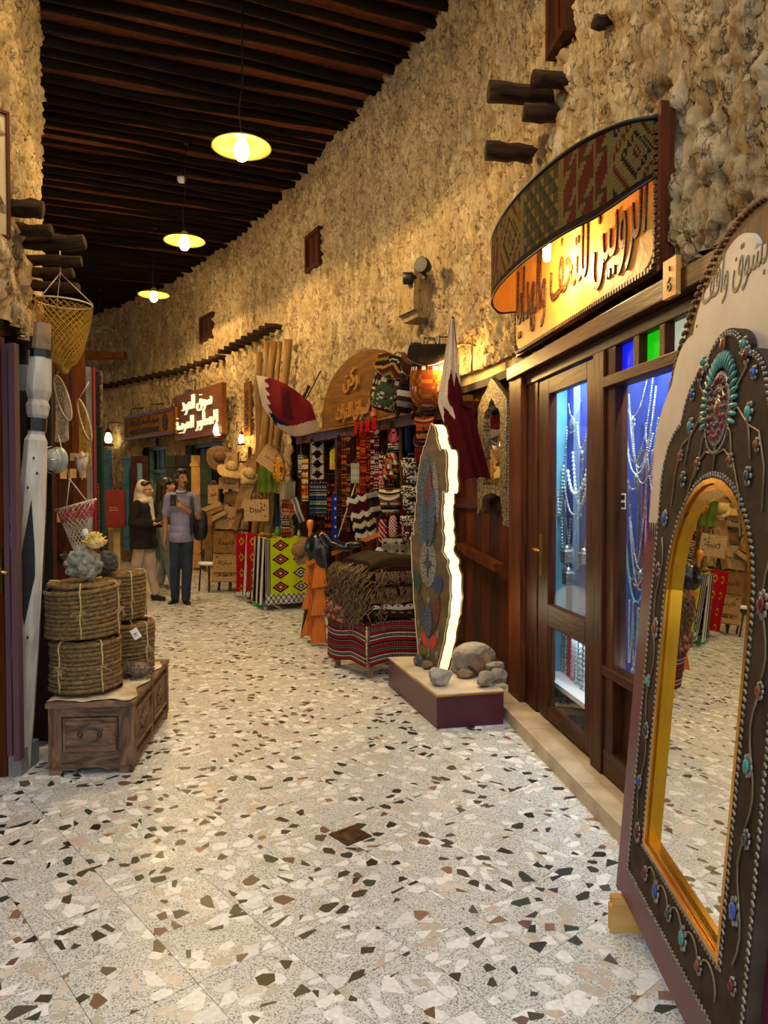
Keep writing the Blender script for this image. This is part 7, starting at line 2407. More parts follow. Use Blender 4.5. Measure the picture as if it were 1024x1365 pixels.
# small high windows with shutters in their reveals
for i, (h, cc) in enumerate(((W_HI1, 422), (W_HI2, 279.5), (W_HI3, 749))):
    wn = bpy.data.objects.new('window_%d' % (i + 1), None); COL.objects.link(wn); wn['kind'] = 'structure'
    p, t_, n_ = WR.at((h[0] + h[1]) / 2, .035)
    wn.location = (p[0], p[1], (h[2] + h[3]) / 2); wn.rotation_euler = (0, 0, WR.rot((h[0] + h[1]) / 2))
    wn['label'] = ('small shuttered window high in the wall over the bag stall', 'small shuttered window at the far bend of the wall', 'tall shuttered window cut by the top of the picture')[i]
    W_, H_ = h[1] - h[0], h[3] - h[2]
    MB().plate([[(-W_ / 2, -H_ / 2), (W_ / 2, -H_ / 2), (W_ / 2, H_ / 2), (-W_ / 2, H_ / 2)], [(-W_ / 2 + .05, -H_ / 2 + .05), (-W_ / 2 + .05, H_ / 2 - .05), (W_ / 2 - .05, H_ / 2 - .05), (W_ / 2 - .05, -H_ / 2 + .05)]], -.03, .05).build('window_frame', M_WOODD, wn)
    for s_ in (-1, 1): MB().box((s_ * (W_ / 4 - .013), .01, 0), (W_ / 2 - .055, .02, H_ - .1)).build('shutter', M_WOODD, wn)
# ================================================================== FAR END AND PEOPLE
M_BLUEP = mat('faded_blue_paint', '#2a5a7c', '#3f7699', rough=.6, scale=8)
M_TEALP = mat('pale_teal_paint', '#5a7d80', '#76979a', rough=.6, scale=8)
M_DGRN = mat('dark_green_far', '#16221c', '#22332a', rough=.6, scale=8)
def far_door(n, h, m_frame, m_leaf, label, lites, open_=True):
    d = bpy.data.objects.new('door_%d' % n, None); COL.objects.link(d); d['kind'] = 'structure'; d['label'] = label
    s0, s1, z0, z1 = h; z0 = 0
    p, t_, n_ = WR.at((s0 + s1) / 2, -.14)
    d.location = (p[0], p[1], 0); d.rotation_euler = (0, 0, WR.rot((s0 + s1) / 2))
    W_ = s1 - s0; H_ = z1
    MB().plate([[(-W_ / 2, 0), (W_ / 2, 0), (W_ / 2, H_), (-W_ / 2, H_)], [(-W_ / 2 + .07, 0.01), (-W_ / 2 + .07, H_ - .07), (W_ / 2 - .07, H_ - .07), (W_ / 2 - .07, 0.01)]], -.05, .08).build('door_frame', m_frame, d)
    MB().box((0, 0, H_ - .52), (W_ - .1, .06, .07)).build('transom', m_frame, d)
    for k in range(lites):
        x = -W_ / 2 + .07 + (W_ - .14) * (k + .5) / lites
        MB().box((x, .03, H_ - .28), ((W_ - .14) / lites - .05, .02, .38)).build('pane', M_BLACK, d)
        MB().box((x + (W_ - .14) / lites / 2, .02, H_ - .28), (.04, .04, .42)).build('glazing_bar', m_frame, d)
    if m_leaf:
        for s_ in (-1, 1):
            MB().box((s_ * (W_ / 4 - .02), .04, (H_ - .55) / 2), (W_ / 2 - .08, .04, H_ - .56)).build('leaf', m_leaf, d)
    else:
        MB().box((0, .09, (H_ - .55) / 2), (W_ - .1, .02, H_ - .56)).build('black_doorway_sheet', M_BLACK, d)  # black sheet painted as the shade inside the doorway
    MB().box((0, -.1, H_ + .07), (W_ + .5, .06, .14)).build('lintel', M_PLAST, d)
    return d
far_door(6, D_FAR1, M_TEALP, M_TEALP, 'pale teal panelled door with glazed transom at the far bend', 4)
far_door(7, D_FAR2, M_DGRN, None, 'dark green shop door with transom behind the tall man', 4)
# open leaves: wine framed glazed leaf and blue shutters
def leafobj(name, px0, px1, pyt, Y, m, label=None, dep=.06, glass=None, z0=.05, ang=0):
    a, b = P(px0, 700, Y), P(px1, 700, Y)
    zt = P((px0 + px1) / 2, pyt, Y).z
    o = bpy.data.objects.new(name, None); COL.objects.link(o)
    o.location = ((a.x + b.x) / 2, Y, 0); o.rotation_euler = (0, 0, ang)
    o['kind'] = 'structure'; o['label'] = label
    W_ = b.x - a.x
    if glass:
        MB().plate([[(-W_ / 2, z0), (W_ / 2, z0), (W_ / 2, zt), (-W_ / 2, zt)], [(-W_ / 2 + .12, 1.0), (-W_ / 2 + .12, zt - .14), (W_ / 2 - .12, zt - .14), (W_ / 2 - .12, 1.0)]], -dep / 2, dep / 2).build('leaf_frame', m, o)
        MB().box((0, 0, (1.0 + zt - .14) / 2), (W_ - .24, .01, zt - 1.14)).build('pane', glass, o)
    else:
        MB().box((0, 0, (z0 + zt) / 2), (W_, dep, zt - z0)).build('leaf', m, o)
        for z in np.arange(z0 + .3, zt, .55): MB().box((0, -dep / 2 - .01, z), (W_ + .04, .02, .05)).build('batten', m, o)
    return o
leafobj('door_8', 176, 199, 608, 15.2, mat('wine_paint', '#2e0d10', '#45161a', rough=.5), 'open wine-red glazed leaf beside the woman in the white scarf', glass=mat('blue_curtain_glass', '#4a7a92', '#7fa9b8', rough=.2, scale=20, stretch=(1, 1, .1)))
leafobj('door_9', 165.5, 176, 610, 15.6, M_BLUEP, 'blue shutter folded open right of the red cabinet', z0=.25)
leafobj('door_10', 139, 149, 600, 16.2, M_BLUEP, 'blue shutter left of and behind the red cabinet', z0=.3)
leafobj('door_11', 222, 235, 607, 14.6, M_DGRN, 'dark green leaf open beside the tall man')
leafobj('door_12', 236, 256, 607, 14.3, M_BLACK, 'dark open leaf directly behind the tall man')
leafobj('door_13', 256, 268, 607, 14.0, mat('tan_door_board', '#a3793f', '#bd9250', rough=.6), 'light tan door board right of the tall man')  # plain tan board, tone mottled at random
leafobj('door_14', 269, 283, 604, 13.8, M_DGRN, 'dark green leaf left of the jute bag column')
# plastered plinth wall below the red cabinet
pw = MB(); a, b = P(140, 745, 15.9), P(192, 745, 16.1)
pw.box(((a.x + b.x) / 2, 16.25, .55), (b.x - a.x, .3, 1.1)); o = pw.build('trim_7', M_PLAST); o['kind'] = 'structure'
rc = thing('red_cabinet', 'red wall-mounted fire hose cabinet beyond the hanging net', 'cabinet', P(153.5, 678, 14.2), .25)
H_ = 50 / FPX * 14.2; W_ = 20 / FPX * 14.2
M_REDC = mat('red_enamel', '#6e1518', '#841d1f', rough=.4, scale=3)
MB().box((0, .12, 0), (W_ * 1.2, .28, H_)).build('body', M_REDC, rc)
MB().box((-.0, -.03, 0), (W_ * 1.1, .02, H_ - .04)).build('door', M_REDC, rc)
mb = MB()
for k, (w_, z) in enumerate(((.14, .02), (.17, -.03))):
    for j in range(6): mb.box((-.09 + w_ / 6 * j, -.042, z), (w_ / 9, .003, .02))
mb.build('lettering', mat('pale_print', '#b5918a', rough=.6), rc)
MB().box((0, .3, -.9), (.12, .1, 1.1)).build('back_post', M_PLAST, rc)
# far signs
sA = thing('small_sign', 'brown wooden sign with Arabic and Latin lines and round emblem, far left', 'sign', (0, 0, 0))
FS = Fr(169, .30, 235)
sA.location = FS.loc; sA.rotation_euler = (0, 0, FS.rot)
W_ = FS.xz(235, 560)[0]; zt_ = FS.xz(202, 549)[1]; zb_ = FS.xz(202, 583)[1]
MB().box((W_ / 2, 0, (zt_ + zb_) / 2), (W_, .06, zt_ - zb_)).build('board', mat('honey_sign_wood', '#7c4c12', '#9a6420', rough=.9, spec=.03, scale=5), sA)
for z in (zt_ - .03, zb_ + .03): MB().box((W_ / 2, -.035, z), (W_, .03, .06)).build('frame_rail', M_WOODM, sA)
for x in (.03, W_ - .03): MB().box((x, -.035, (zt_ + zb_) / 2), (.06, .03, zt_ - zb_)).build('frame_rail', M_WOODM, sA)
lettering('سوق الصقر للتجارة', W_ * .58, .15, .01, M_INK, sA, (W_ * .42, -.038, zb_ + (zt_ - zb_) * .66), bold=.01)
lettering('OXXXACHAZEE SHARABE', W_ * .60, .10, .01, M_INK, sA, (W_ * .42, -.038, zb_ + (zt_ - zb_) * .30), ar=False, bold=.012)
MB().plate([[(W_ * .83 + .13 * math.cos(a), (zt_ + zb_) / 2 + .17 * math.sin(a)) for a in np.linspace(0, 2 * PI, 25)[:-1]], [(W_ * .83 + .09 * math.cos(a), (zt_ + zb_) / 2 + .12 * math.sin(a)) for a in np.linspace(0, -2 * PI, 25)[:-1]]], -.045, -.03).build('emblem_ring', M_INK, sA)
MB().plate([[(W_ * .83 + .05 * math.cos(a) * (1 + .3 * math.cos(3 * a)), (zt_ + zb_) / 2 + .08 * math.sin(a)) for a in np.linspace(0, 2 * PI, 25)[:-1]]], -.045, -.03).build('emblem', M_INK, sA)
for x in (.25, W_ * .5, W_ - .2): MB().tube([(x, .0, zt_), (x, .03, zt_ + .16), (x, .30, zt_ + .2)], .015, 5).build('bracket', M_IRON, sA)
sB = thing('lit_sign', 'brown wooden sign with glowing white raised Arabic lettering, far right one', 'sign', (0, 0, 0))
FS = Fr(236, .22, 299)
sB.location = FS.loc; sB.rotation_euler = (0, 0, FS.rot)
W_ = FS.xz(299, 560)[0]; zt_ = FS.xz(268, 519)[1]; zb_ = FS.xz(268, 583)[1]
MB().box((W_ / 2, 0, (zt_ + zb_) / 2), (W_, .08, zt_ - zb_)).build('board', wood('dark_sign_wood', '#5b3410', '#6f431a', 'X', rough=.5), sB)
M_LETW = mat('backlit_white_letter', '#efe8d2', emit='#fff0c4', es=.55, rough=.4)
lettering('سوق العود', W_ * .62, .34, .04, M_LETW, sB, (W_ * .52, -.065, zb_ + (zt_ - zb_) * .72), bold=-.024)
lettering('للعطور العربية', W_ * .88, .32, .04, M_LETW, sB, (W_ * .50, -.065, zb_ + (zt_ - zb_) * .32), bold=-.024)
MB().tube([(W_ * .45, -.02, zt_), (W_ * .45, -.02, zt_ + .2), (W_ * .28, -.02, zt_ + .2)], .015, 5).box((W_ * .3, -.02, zt_ + .03), (.2, .06, .05)).build('lamp_arm', M_IRON, sB)
nb = thing('number_block', 'small brown number block over the teal far door', 'number plate', WR.spot(208, 589, .12)[0], WR.rot(WR.hit(208)))
MB().box((0, 0, 0), (.14, .05, .16)).build('block', M_WOODM, nb); MB().box((0, -.03, 0), (.05, .01, .08)).build('digit', M_INK, nb)
ib = MB().box((0, 0, 0), (1.1, .2, .14)).build('beam_end', M_GOLDW, wall_right, P(133, 474, 16.0), .0)
stl = thing('white_stool', 'small white-topped stool at the left foot of the jute bags', 'stool', G(279, 788), .2)
MB().lathe([(.15, .40), (.16, .41), (.16, .44), (0, .445)], 18).build('seat', M_WHITE, stl)
for a in range(4): MB().bar((.12 * math.cos(a * PI / 2), .12 * math.sin(a * PI / 2), .40), (.15 * math.cos(a * PI / 2), .15 * math.sin(a * PI / 2), 0), .025).build('leg', M_WOODD, stl)

# ---------------------------------------------------------------- people
M_SKIN = mat('skin_tan', '#8a5a3e', '#9c6b4c', rough=.5, scale=8)
M_SKIN2 = mat('skin_light', '#a57856', '#b98a66', rough=.5, scale=8)
M_HAIR = mat('black_hair', '#0a0807', '#1a1310', rough=.45, scale=40, stretch=(1, 1, .1))
def cap(mb, a, b, r1, r2, n=5):
    a, b = Vector(a), Vector(b)
    d = (b - a); L_ = d.length
    if L_ < 1e-5: return mb.ell(a, r1, 12, 8)
    d /= L_
    pts, rr = [], []
    for k in range(n, 0, -1):
        t = PI / 2 * k / n; pts.append(a - d * r1 * math.sin(t)); rr.append(max(.0008, r1 * math.cos(t)))
    pts += [a, b]; rr += [r1, r2]
    for k in range(1, n + 1):
        t = PI / 2 * k / n; pts.append(b + d * r2 * math.sin(t)); rr.append(max(.0008, r2 * math.cos(t)))
    return mb.tube(pts, rr, 12)
def chain(mb, pts, rr):
    for i in range(len(pts) - 1): cap(mb, pts[i], pts[i + 1], rr[i], rr[i + 1])
    return mb
def hand(mb, wrist, dirv, palmn, side, curl=.5, s=1.0):
    """palm, four fingers of different lengths and a thumb leaving the side of the palm"""
    w = Vector(wrist); d = Vector(dirv).normalized(); nrm = (Vector(palmn) - d * Vector(palmn).dot(d)).normalized(); sd = d.cross(nrm) * side
    palm = w + d * .05 * s
    R_ = Matrix((sd, nrm, d)).transposed()
    for k in range(3): mb.ell(w + d * (.03 + .022 * k) * s + sd * 0, (.014 * s, .014 * s, .014 * s), 8, 6)
    for o_ in (-.026, -.009, .009, .026):
        cap(mb, w + d * .015 * s + sd * o_ * .7 * s, w + d * .085 * s + sd * o_ * s, .014 * s, .011 * s)
    for o_, ln in ((-.029, .062), (-.010, .075), (.010, .070), (.029, .054)):
        b = w + d * .085 * s + sd * o_ * s
        p = b; dd = d.copy()
        for q in range(3):
            ax = sd
            dd = Matrix.Rotation(curl * (.5 + .3 * q) * side, 3, ax) @ dd if False else (dd + nrm * curl * .7).normalized()
            e = p + dd * ln * (.45, .32, .26)[q] * s
            cap(mb, p, e, .0085 * s, .0078 * s); p = e
    tb_ = w + d * .03 * s + sd * -.026 * s
    t1 = tb_ + (d * .6 - sd * .75 + nrm * .35).normalized() * .035 * s
    t2 = t1 + (d * .85 - sd * .25 + nrm * .4).normalized() * .028 * s
    cap(mb, tb_, t1, .011 * s, .010 * s); cap(mb, t1, t2, .0095 * s, .008 * s)
    return mb
def head(mb, c, yaw, s=1.0, pitch=0.0, female=False):
    """cranium, jaw, nose, ears; returns local frame"""
    c = Vector(c); R_ = Euler((pitch, 0, yaw)).to_matrix()
    def q(x, y, z): return c + R_ @ Vector((x, y, z)) * s
    e = (pitch, 0, yaw)
    mb.ell(q(0, .012, .028), (.074 * s, .092 * s, .088 * s), 18, 12, rot=e)
    mb.ell(q(0, -.020, -.030), (.060 * s, .070 * s, .072 * s), 16, 10, rot=e)
    mb.ell(q(0, -.052, -.078), (.030 * s, .032 * s, .026 * s), 10, 8, rot=e)
    cap(mb, q(0, -.085, .012), q(0, -.104, -.022), .010 * s, .0145 * s)
    for k in (-1, 1):
        mb.ell(q(k * .010, -.096, -.027), (.009 * s, .010 * s, .008 * s), 8, 6, rot=e)
        mb.ell(q(k * .077, .008, -.004), (.011 * s, .018 * s, .030 * s), 8, 6, rot=e)
        mb.ell(q(k * .030, -.077, .020), (.022 * s, .012 * s, .008 * s), 8, 6, rot=e)
        mb.ell(q(k * .035, -.068, -.028), (.022 * s, .018 * s, .020 * s), 8, 6, rot=e)
    mb.ell(q(0, -.086, -.052), (.022 * s, .010 * s, .006 * s), 8, 6, rot=e)
    mb.ell(q(0, -.083, -.062), (.019 * s, .010 * s, .007 * s), 8, 6, rot=e)
    return q, e
def face(q, e, t, s, m_lip, brow=1.0):
    M_EW = mat('eye_white', '#cfc8c0', rough=.3); M_IR = mat('iris', '#1a0f0a', rough=.2)
    for k in (-1, 1):
        o = MB().ell(q(k * .030, -.079, .004), (.0135 * s, .008 * s, .0075 * s), 10, 6, rot=e).build('eye', M_EW, t)
        MB().ell(q(k * .030, -.086, .004), (.006 * s, .004 * s, .0065 * s), 8, 5, rot=e).build('iris', M_IR, o)
        MB().tube([q(k * .014, -.090, .021), q(k * .032, -.087, .026), q(k * .048, -.074, .020)], [.003 * s * brow, .004 * s * brow, .002 * s], 5).build('eyebrow', M_HAIR, t)
    MB().tube([q(-.020, -.090, -.057), q(0, -.0965, -.0555), q(.020, -.090, -.057)], .0028 * s, 5).build('lips', m_lip, t)
def wrinkle(amp, f, seed):
    return lambda co: amp * (fbm(co[:, 0] * f + 3 + co[:, 1] * f * .7, co[:, 2] * f * .8 + seed, 3, seed) - .45)
def shoe(t, a, yaw, m, L_=.27, sole='#c9c5bd', open_=False):
    R_ = Euler((0, 0, yaw)).to_matrix(); a = Vector(a)
    mb = MB()
    def q(x, y, z): return a + R_ @ Vector((x, y, z))
    mb.ell(q(0, .02, .05), (.042, .07, .045), 12, 8, rot=(0, 0, yaw)).ell(q(0, -.07, .038), (.045, .10, .034), 12, 8, rot=(0, 0, yaw)).ell(q(0, -.0, .075), (.036, .045, .04), 12, 8, rot=(0, 0, yaw))
    o = remesh_blob('shoe', mb, m, .009, 1, t)
    mb = MB()
    vs = []
    for z in (.002, .024):
        for k in range(16):
            th = 2 * PI * k / 16
            vs.append(q(.047 * math.cos(th) * (1 - .15 * math.sin(th)), -.045 + L_ / 2 * math.sin(th), z))
    mb.add(vs, [tuple(reversed(range(16))), tuple(range(16, 32))] + [(k, (k + 1) % 16, 16 + (k + 1) % 16, 16 + k) for k in range(16)])
    mb.build('sole', mat('sole_' + sole[1:], sole, rough=.6), o)
VX = .011
def hem(o, z0, dz=.0):
    for v in o.data.vertices:
        if v.co.z < z0: v.co.z = z0 + (v.co.z - z0) * .02
    o.data.update(); return o
# --- tall man
mp = G(243, 806.5)
t = thing('person', 'man in lilac polo shirt and dark jeans holding up a phone, looking aside', 'person', (mp.x, mp.y, 0), .10)
t.scale = (.93, .96, 1)
s = 1.0
hipL, hipR = (-.085, 0, .93), (.085, 0, .93)
kneeL, kneeR = (-.09, -.035, .50), (.075, -.03, .50)
ankL, ankR = (-.10, .02, .09), (.06, -.06, .09)
body = MB()
chain(body, [hipL, kneeL, ankL], [.085, .058, .040]); chain(body, [hipR, kneeR, ankR], [.085, .058, .040])
body.ell((0, 0, .97), (.13, .09, .12), 16, 10).ell((0, .0, 1.15), (.125, .09, .17), 16, 10).ell((0, .0, 1.33), (.145, .095, .14), 16, 10)
cap(body, (-.12, 0, 1.42), (.12, 0, 1.42), .045, .045); cap(body, (0, .0, 1.45), (.01, -.015, 1.58), .054, .052)
chain(body, [(-.175, 0, 1.40), (-.225, .01, 1.14), (-.225, -.03, .90)], [.040, .042, .028])
hand(body, (-.225, -.035, .89), (-.02, -.12, -1), (.7, -.1, 0), 1, .35)
chain(body, [(.175, 0, 1.40), (.235, -.02, 1.16), (.03, -.22, 1.30)], [.050, .042, .028])
hand(body, (.035, -.22, 1.30), (-.85, -.2, .45), (-.2, -.6, .6), -1, .75)
qh, eh = head(body, (.015, -.035, 1.655), .62, 1.02, -.06)
remesh_blob('body', body, M_SKIN, VX * .62, 1, t, it=2)
face(qh, eh, t, 1.02, mat('lip_brown', '#6b3a2e', rough=.5), 1.2)
MB().tube([qh(-.028, -.090, -.050), qh(-.012, -.104, -.042), qh(0, -.107, -.041), qh(.012, -.104, -.042), qh(.028, -.090, -.050)], [.003, .006, .006, .006, .003], 6).ell(qh(0, -.088, -.083), (.016, .010, .014), 8, 6, rot=eh).build('moustache', M_HAIR, t)
hb = MB(); hb.ell(qh(0, .034, .060), (.092, .104, .086), 18, 12, rot=eh).ell(qh(0, -.045, .104), (.070, .052, .032), 12, 8, rot=eh).ell(qh(.0, .07, .0), (.082, .06, .085), 12, 8, rot=eh)
for k in (-1, 1): hb.ell(qh(k * .076, -.008, .045), (.014, .035, .045), 10, 6, rot=eh)
remesh_blob('hair', hb, M_HAIR, .007, 1, t, it=1, disp=wrinkle(.008, 30, 3))
sh_ = MB()
sh_.ell((0, 0, 1.0), (.165, .122, .14), 18, 10).ell((0, 0, .90), (.180, .128, .16), 18, 10).ell((0, .0, 1.12), (.160, .120, .24), 18, 12).ell((0, .0, 1.32), (.172, .118, .15), 18, 12)
cap(sh_, (-.14, 0, 1.425), (.14, 0, 1.425), .070, .070); cap(sh_, (0, 0, 1.44), (.005, -.008, 1.49), .075, .064)
chain(sh_, [(-.175, 0, 1.415), (-.215, .008, 1.22)], [.068, .066]); chain(sh_, [(.175, 0, 1.415), (.218, -.014, 1.24)], [.068, .066])
# flat hem: cut below
hem(remesh_blob('polo_shirt', sh_, mat('lilac_cotton', '#67647c', '#7f7b94', rough=.9, scale=5, bump=.3, bscale=12), VX * .75, 1, t, it=3, disp=wrinkle(.014, 9, 5)), .83)
MB().tube([(.055 * math.cos(a) * 1.15, -.03 + .058 * math.sin(a) , 1.505 - .012 * math.sin(a) * -1) for a in np.linspace(0, 2 * PI, 17)[:-1]], .012, 6, closed=True).build('collar', mat('white_trim', '#a9a7b3', rough=.9), t)
MB().tube([(-.05, -.11, 1.45), (-.02, -.135, 1.34)], .005, 5).build('placket', mat('navy_trim', '#2b3047', rough=.9), t)
tr = MB()
tr.ell((0, 0, .90), (.145, .10, .08), 16, 10)
chain(tr, [(-.080, 0, .84), kneeL, (-.10, .015, .10)], [.090, .075, .062]); chain(tr, [(.080, 0, .84), kneeR, (.06, -.055, .10)], [.090, .075, .062])
remesh_blob('jeans', tr, mat('slate_denim', '#161d2a', '#252f3e', rough=.9, scale=6, bump=.3, bscale=14), VX * .75, 1, t, it=2, disp=wrinkle(.016, 11, 8))
shoe(t, (-.105, .02, 0), -.35, M_BLACK); shoe(t, (.065, -.065, 0), .45, M_BLACK)
ph_ = thing('phone', 'black smartphone held up by the man in the polo shirt', 'phone', Vector((mp.x, mp.y, 0)) + Euler((0, 0, .10)).to_matrix() @ Vector((-.055, -.275, 1.385)), .15)
MB().box((0, 0, 0), (.075, .010, .145), rot=(.15, 0, 0)).build('phone_body', M_BLACK, ph_)
MB().box((0, .007, 0), (.068, .002, .135), rot=(.15, 0, 0)).build('screen', mat('dark_screen', '#141820', rough=.1), ph_)
bgp = thing('shoulder_backpack', 'black backpack hanging from the right shoulder of the man', 'backpack', Vector((mp.x, mp.y, 0)) + Euler((0, 0, .10)).to_matrix() @ Vector((.225, .10, 1.05)), .2)
mb = MB().ell((0, 0, 0), (.10, .10, .21), 16, 12, power=.7).ell((.01, -.09, -.05), (.06, .03, .10), 12, 8)
remesh_blob('bag', mb, mat('black_nylon', '#0a0a0c', '#17171b', rough=.6, scale=9, bump=.2), .012, 1, bgp)
MB().grid(lambda u, v: (-.12 + .04 * u + .05 * math.sin(v * PI) * 0, -.24 + .10 * abs(v - .5), .38 - v * .50), 1, 12, None).build('strap', M_BLACK, bgp, recalc=False)
MB().tube([(-.10, -.12, .415), (-.085, -.225, .30), (-.07, -.235, .10), (-.04, -.16, -.06)], .016, 6).build('strap', M_BLACK, bgp)

# --- woman in white headscarf
wp_ = G(193, 800.5)
t = thing('person', 'woman in white headscarf, black tunic and cream trousers holding a phone', 'person', (wp_.x, wp_.y, 0), 1.15)
body = MB()
kL, kR = (-.075, -.03, .46), (.075, -.05, .46); aL, aR = (-.07, .20, .08), (.085, -.12, .08)
kL = (-.075, .07, .46)
chain(body, [(-.08, 0, .87), kL, aL], [.085, .056, .036]); chain(body, [(.08, 0, .87), kR, aR], [.085, .056, .036])
body.ell((0, 0, .92), (.15, .11, .12), 16, 10).ell((0, 0, 1.08), (.125, .095, .15), 16, 10).ell((0, 0, 1.23), (.14, .10, .13), 16, 10)
cap(body, (-.11, 0, 1.32), (.11, 0, 1.32), .052, .052); cap(body, (0, 0, 1.34), (0, -.02, 1.45), .048, .046)
for k in (-1, 1):
    chain(body, [(k * .155, 0, 1.31), (k * .19, .01, 1.06), (k * .07, -.25, 1.06)], [.045, .038, .025])
    hand(body, (k * .07, -.25, 1.06), (-k * .35, -.9, .15), (0, 0, 1) if k > 0 else (0, .2, 1), -k, .5, .9)
qh, eh = head(body, (0, -.04, 1.52), .30, .96, 0)
remesh_blob('body', body, M_SKIN2, VX * .62, 1, t, it=2)
face(qh, eh, t, .96, mat('lip_rose', '#8a4440', rough=.5), .45)
mb = MB()
for k in (-1, 1): mb.tube([qh(k * .030 + .017 * math.cos(a), -.092, .004 + .013 * math.sin(a)) for a in np.linspace(0, 2 * PI, 13)[:-1]], .0009, 4, closed=True).tube([qh(k * .05, -.09, .006), qh(k * .078, .0, .006)], .002, 4)
mb.build('glasses', M_BLACK, t)
hb = MB(); hb.ell(qh(0, .030, .080), (.086, .088, .058), 16, 10, rot=eh).ell(qh(0, -.045, .108), (.050, .035, .018), 10, 6, rot=eh)
remesh_blob('hair', hb, M_HAIR, .007, 1, t, it=1, disp=wrinkle(.006, 30, 4))
sc = MB(); sc.ell(qh(0, .055, .040), (.092, .080, .105), 18, 12, rot=eh).ell((0, .02, 1.42), (.10, .10, .09), 16, 10).ell((0, -.02, 1.37), (.125, .11, .05), 16, 8)
cap(sc, (.02, -.08, 1.40), (.03, -.135, 1.12), .045, .028); cap(sc, (0, .05, 1.50), (0, .06, 1.36), .085, .10)
remesh_blob('headscarf', sc, mat('cream_scarf', '#b3a892', '#cfc5b1', rough=.9, scale=6, bump=.3, bscale=16), .008, 1, t, it=2, disp=wrinkle(.016, 16, 6))
tu = MB(); tu.ell((0, .01, .78), (.205, .175, .22), 18, 12).ell((0, .0, .95), (.180, .148, .2), 18, 12).ell((0, .0, 1.10), (.165, .14, .20), 18, 12).ell((0, 0, 1.25), (.165, .125, .13), 18, 12)
cap(tu, (-.12, 0, 1.325), (.12, 0, 1.325), .062, .062)
for k in (-1, 1): chain(tu, [(k * .155, 0, 1.31), (k * .195, .012, 1.06), (k * .095, -.19, 1.06)], [.068, .068, .060])
hem(remesh_blob('tunic', tu, mat('black_crepe', '#0b0a0b', '#151314', rough=.9, scale=6, bump=.2, bscale=14), VX * .8, 1, t, it=3, disp=wrinkle(.014, 9, 9)), .72)
tr = MB()
chain(tr, [(-.07, -.01, .84), kL, (-.07, .19, .12)], [.085, .085, .065]); chain(tr, [(.07, 0, .84), kR, (.085, -.115, .12)], [.085, .085, .065])
tr.ell((0, 0, .86), (.13, .10, .08), 14, 8)
remesh_blob('trousers', tr, mat('cream_trousers', '#9c8672', '#b8a38e', rough=.9, scale=6, bump=.3, bscale=14), VX * .8, 1, t, it=2, disp=wrinkle(.022, 9, 2))
shoe(t, (-.07, .20, 0), 0, M_BLACK, .24, '#2a2320'); shoe(t, (.085, -.12, 0), 0, M_BLACK, .24, '#2a2320')
p2 = thing('phone', 'dark phone held low by the woman in the white headscarf', 'phone', t.matrix_basis @ Vector((0, -.37, 1.10)), 1.2)
MB().box((0, 0, 0), (.07, .145, .010), rot=(-.5, 0, 0)).build('phone_body', M_BLACK, p2)
MB().box((0, -.001, .008), (.062, .135, .002), rot=(-.5, 0, 0)).build('screen', mat('dark_screen', '#141820', rough=.1), p2)

# --- woman behind
w2_ = G(222, 786)
t = thing('person', 'long-haired woman in olive top and pale jeans, partly behind the tall man', 'person', (w2_.x, w2_.y, 0), 1.9)
body = MB()
kL, kR = (-.08, -.02, .48), (.07, .01, .48); aL, aR = (-.09, -.10, .08), (.07, .09, .08)
chain(body, [(-.08, 0, .90), kL, aL], [.085, .056, .036]); chain(body, [(.08, 0, .90), kR, aR], [.085, .056, .036])
body.ell((0, 0, .95), (.145, .11, .12), 16, 10).ell((0, 0, 1.12), (.12, .09, .15), 16, 10).ell((0, 0, 1.28), (.14, .10, .13), 16, 10)
cap(body, (-.11, 0, 1.37), (.11, 0, 1.37), .052, .052); cap(body, (0, 0, 1.39), (0, -.02, 1.50), .048, .046)
for k, e_, w__ in ((-1, (-.20, .02, 1.11), (-.13, -.20, 1.30)), (1, (.20, .02, 1.11), (.14, -.2, 1.22))):
    chain(body, [(k * .155, 0, 1.36), e_, w__], [.045, .038, .025])
    hand(body, w__, (-k * .3, -.6, .7), (0, .6, .8), -k, .5, .9)
qh, eh = head(body, (0, -.03, 1.58), .0, .97, -.1)
remesh_blob('body', body, M_SKIN2, VX * .62, 1, t, it=2)
face(qh, eh, t, .97, mat('lip_rose', '#8a4440', rough=.5), .8)
hb = MB(); hb.ell(qh(0, .03, .060), (.096, .108, .088), 16, 10, rot=eh); cap(hb, (0, .06, 1.60), (.02, .11, 1.22), .09, .07); cap(hb, (-.07, .03, 1.58), (-.10, .04, 1.30), .04, .03); cap(hb, (.07, .03, 1.58), (.10, .04, 1.30), .04, .03)
remesh_blob('hair', hb, mat('dark_brown_hair', '#120a08', '#2a1812', rough=.45, scale=40, stretch=(1, 1, .1)), .009, 1, t, it=2, disp=wrinkle(.02, 18, 7))
tu = MB(); tu.ell((0, .0, 1.06), (.155, .125, .14), 18, 12).ell((0, 0, 1.24), (.158, .12, .18), 18, 12); cap(tu, (-.12, 0, 1.375), (.12, 0, 1.375), .06, .06)
for k in (-1, 1): chain(tu, [(k * .155, 0, 1.36), (k * .185, .012, 1.2)], [.060, .058])
remesh_blob('top', tu, mat('olive_top', '#33402a', '#46553a', rough=.9, scale=6), VX * .8, 1, t, it=2, disp=wrinkle(.014, 9, 9))
tr = MB(); tr.ell((0, 0, .96), (.155, .12, .10), 14, 8)
chain(tr, [(-.08, 0, .90), kL, (-.09, -.09, .12)], [.097, .075, .06]); chain(tr, [(.08, 0, .90), kR, (.07, .085, .12)], [.097, .075, .06])
remesh_blob('jeans', tr, mat('pale_denim', '#5f7280', '#7b8e9a', rough=.9, scale=6, bump=.3, bscale=14), VX * .8, 1, t, it=2, disp=wrinkle(.018, 9, 2))
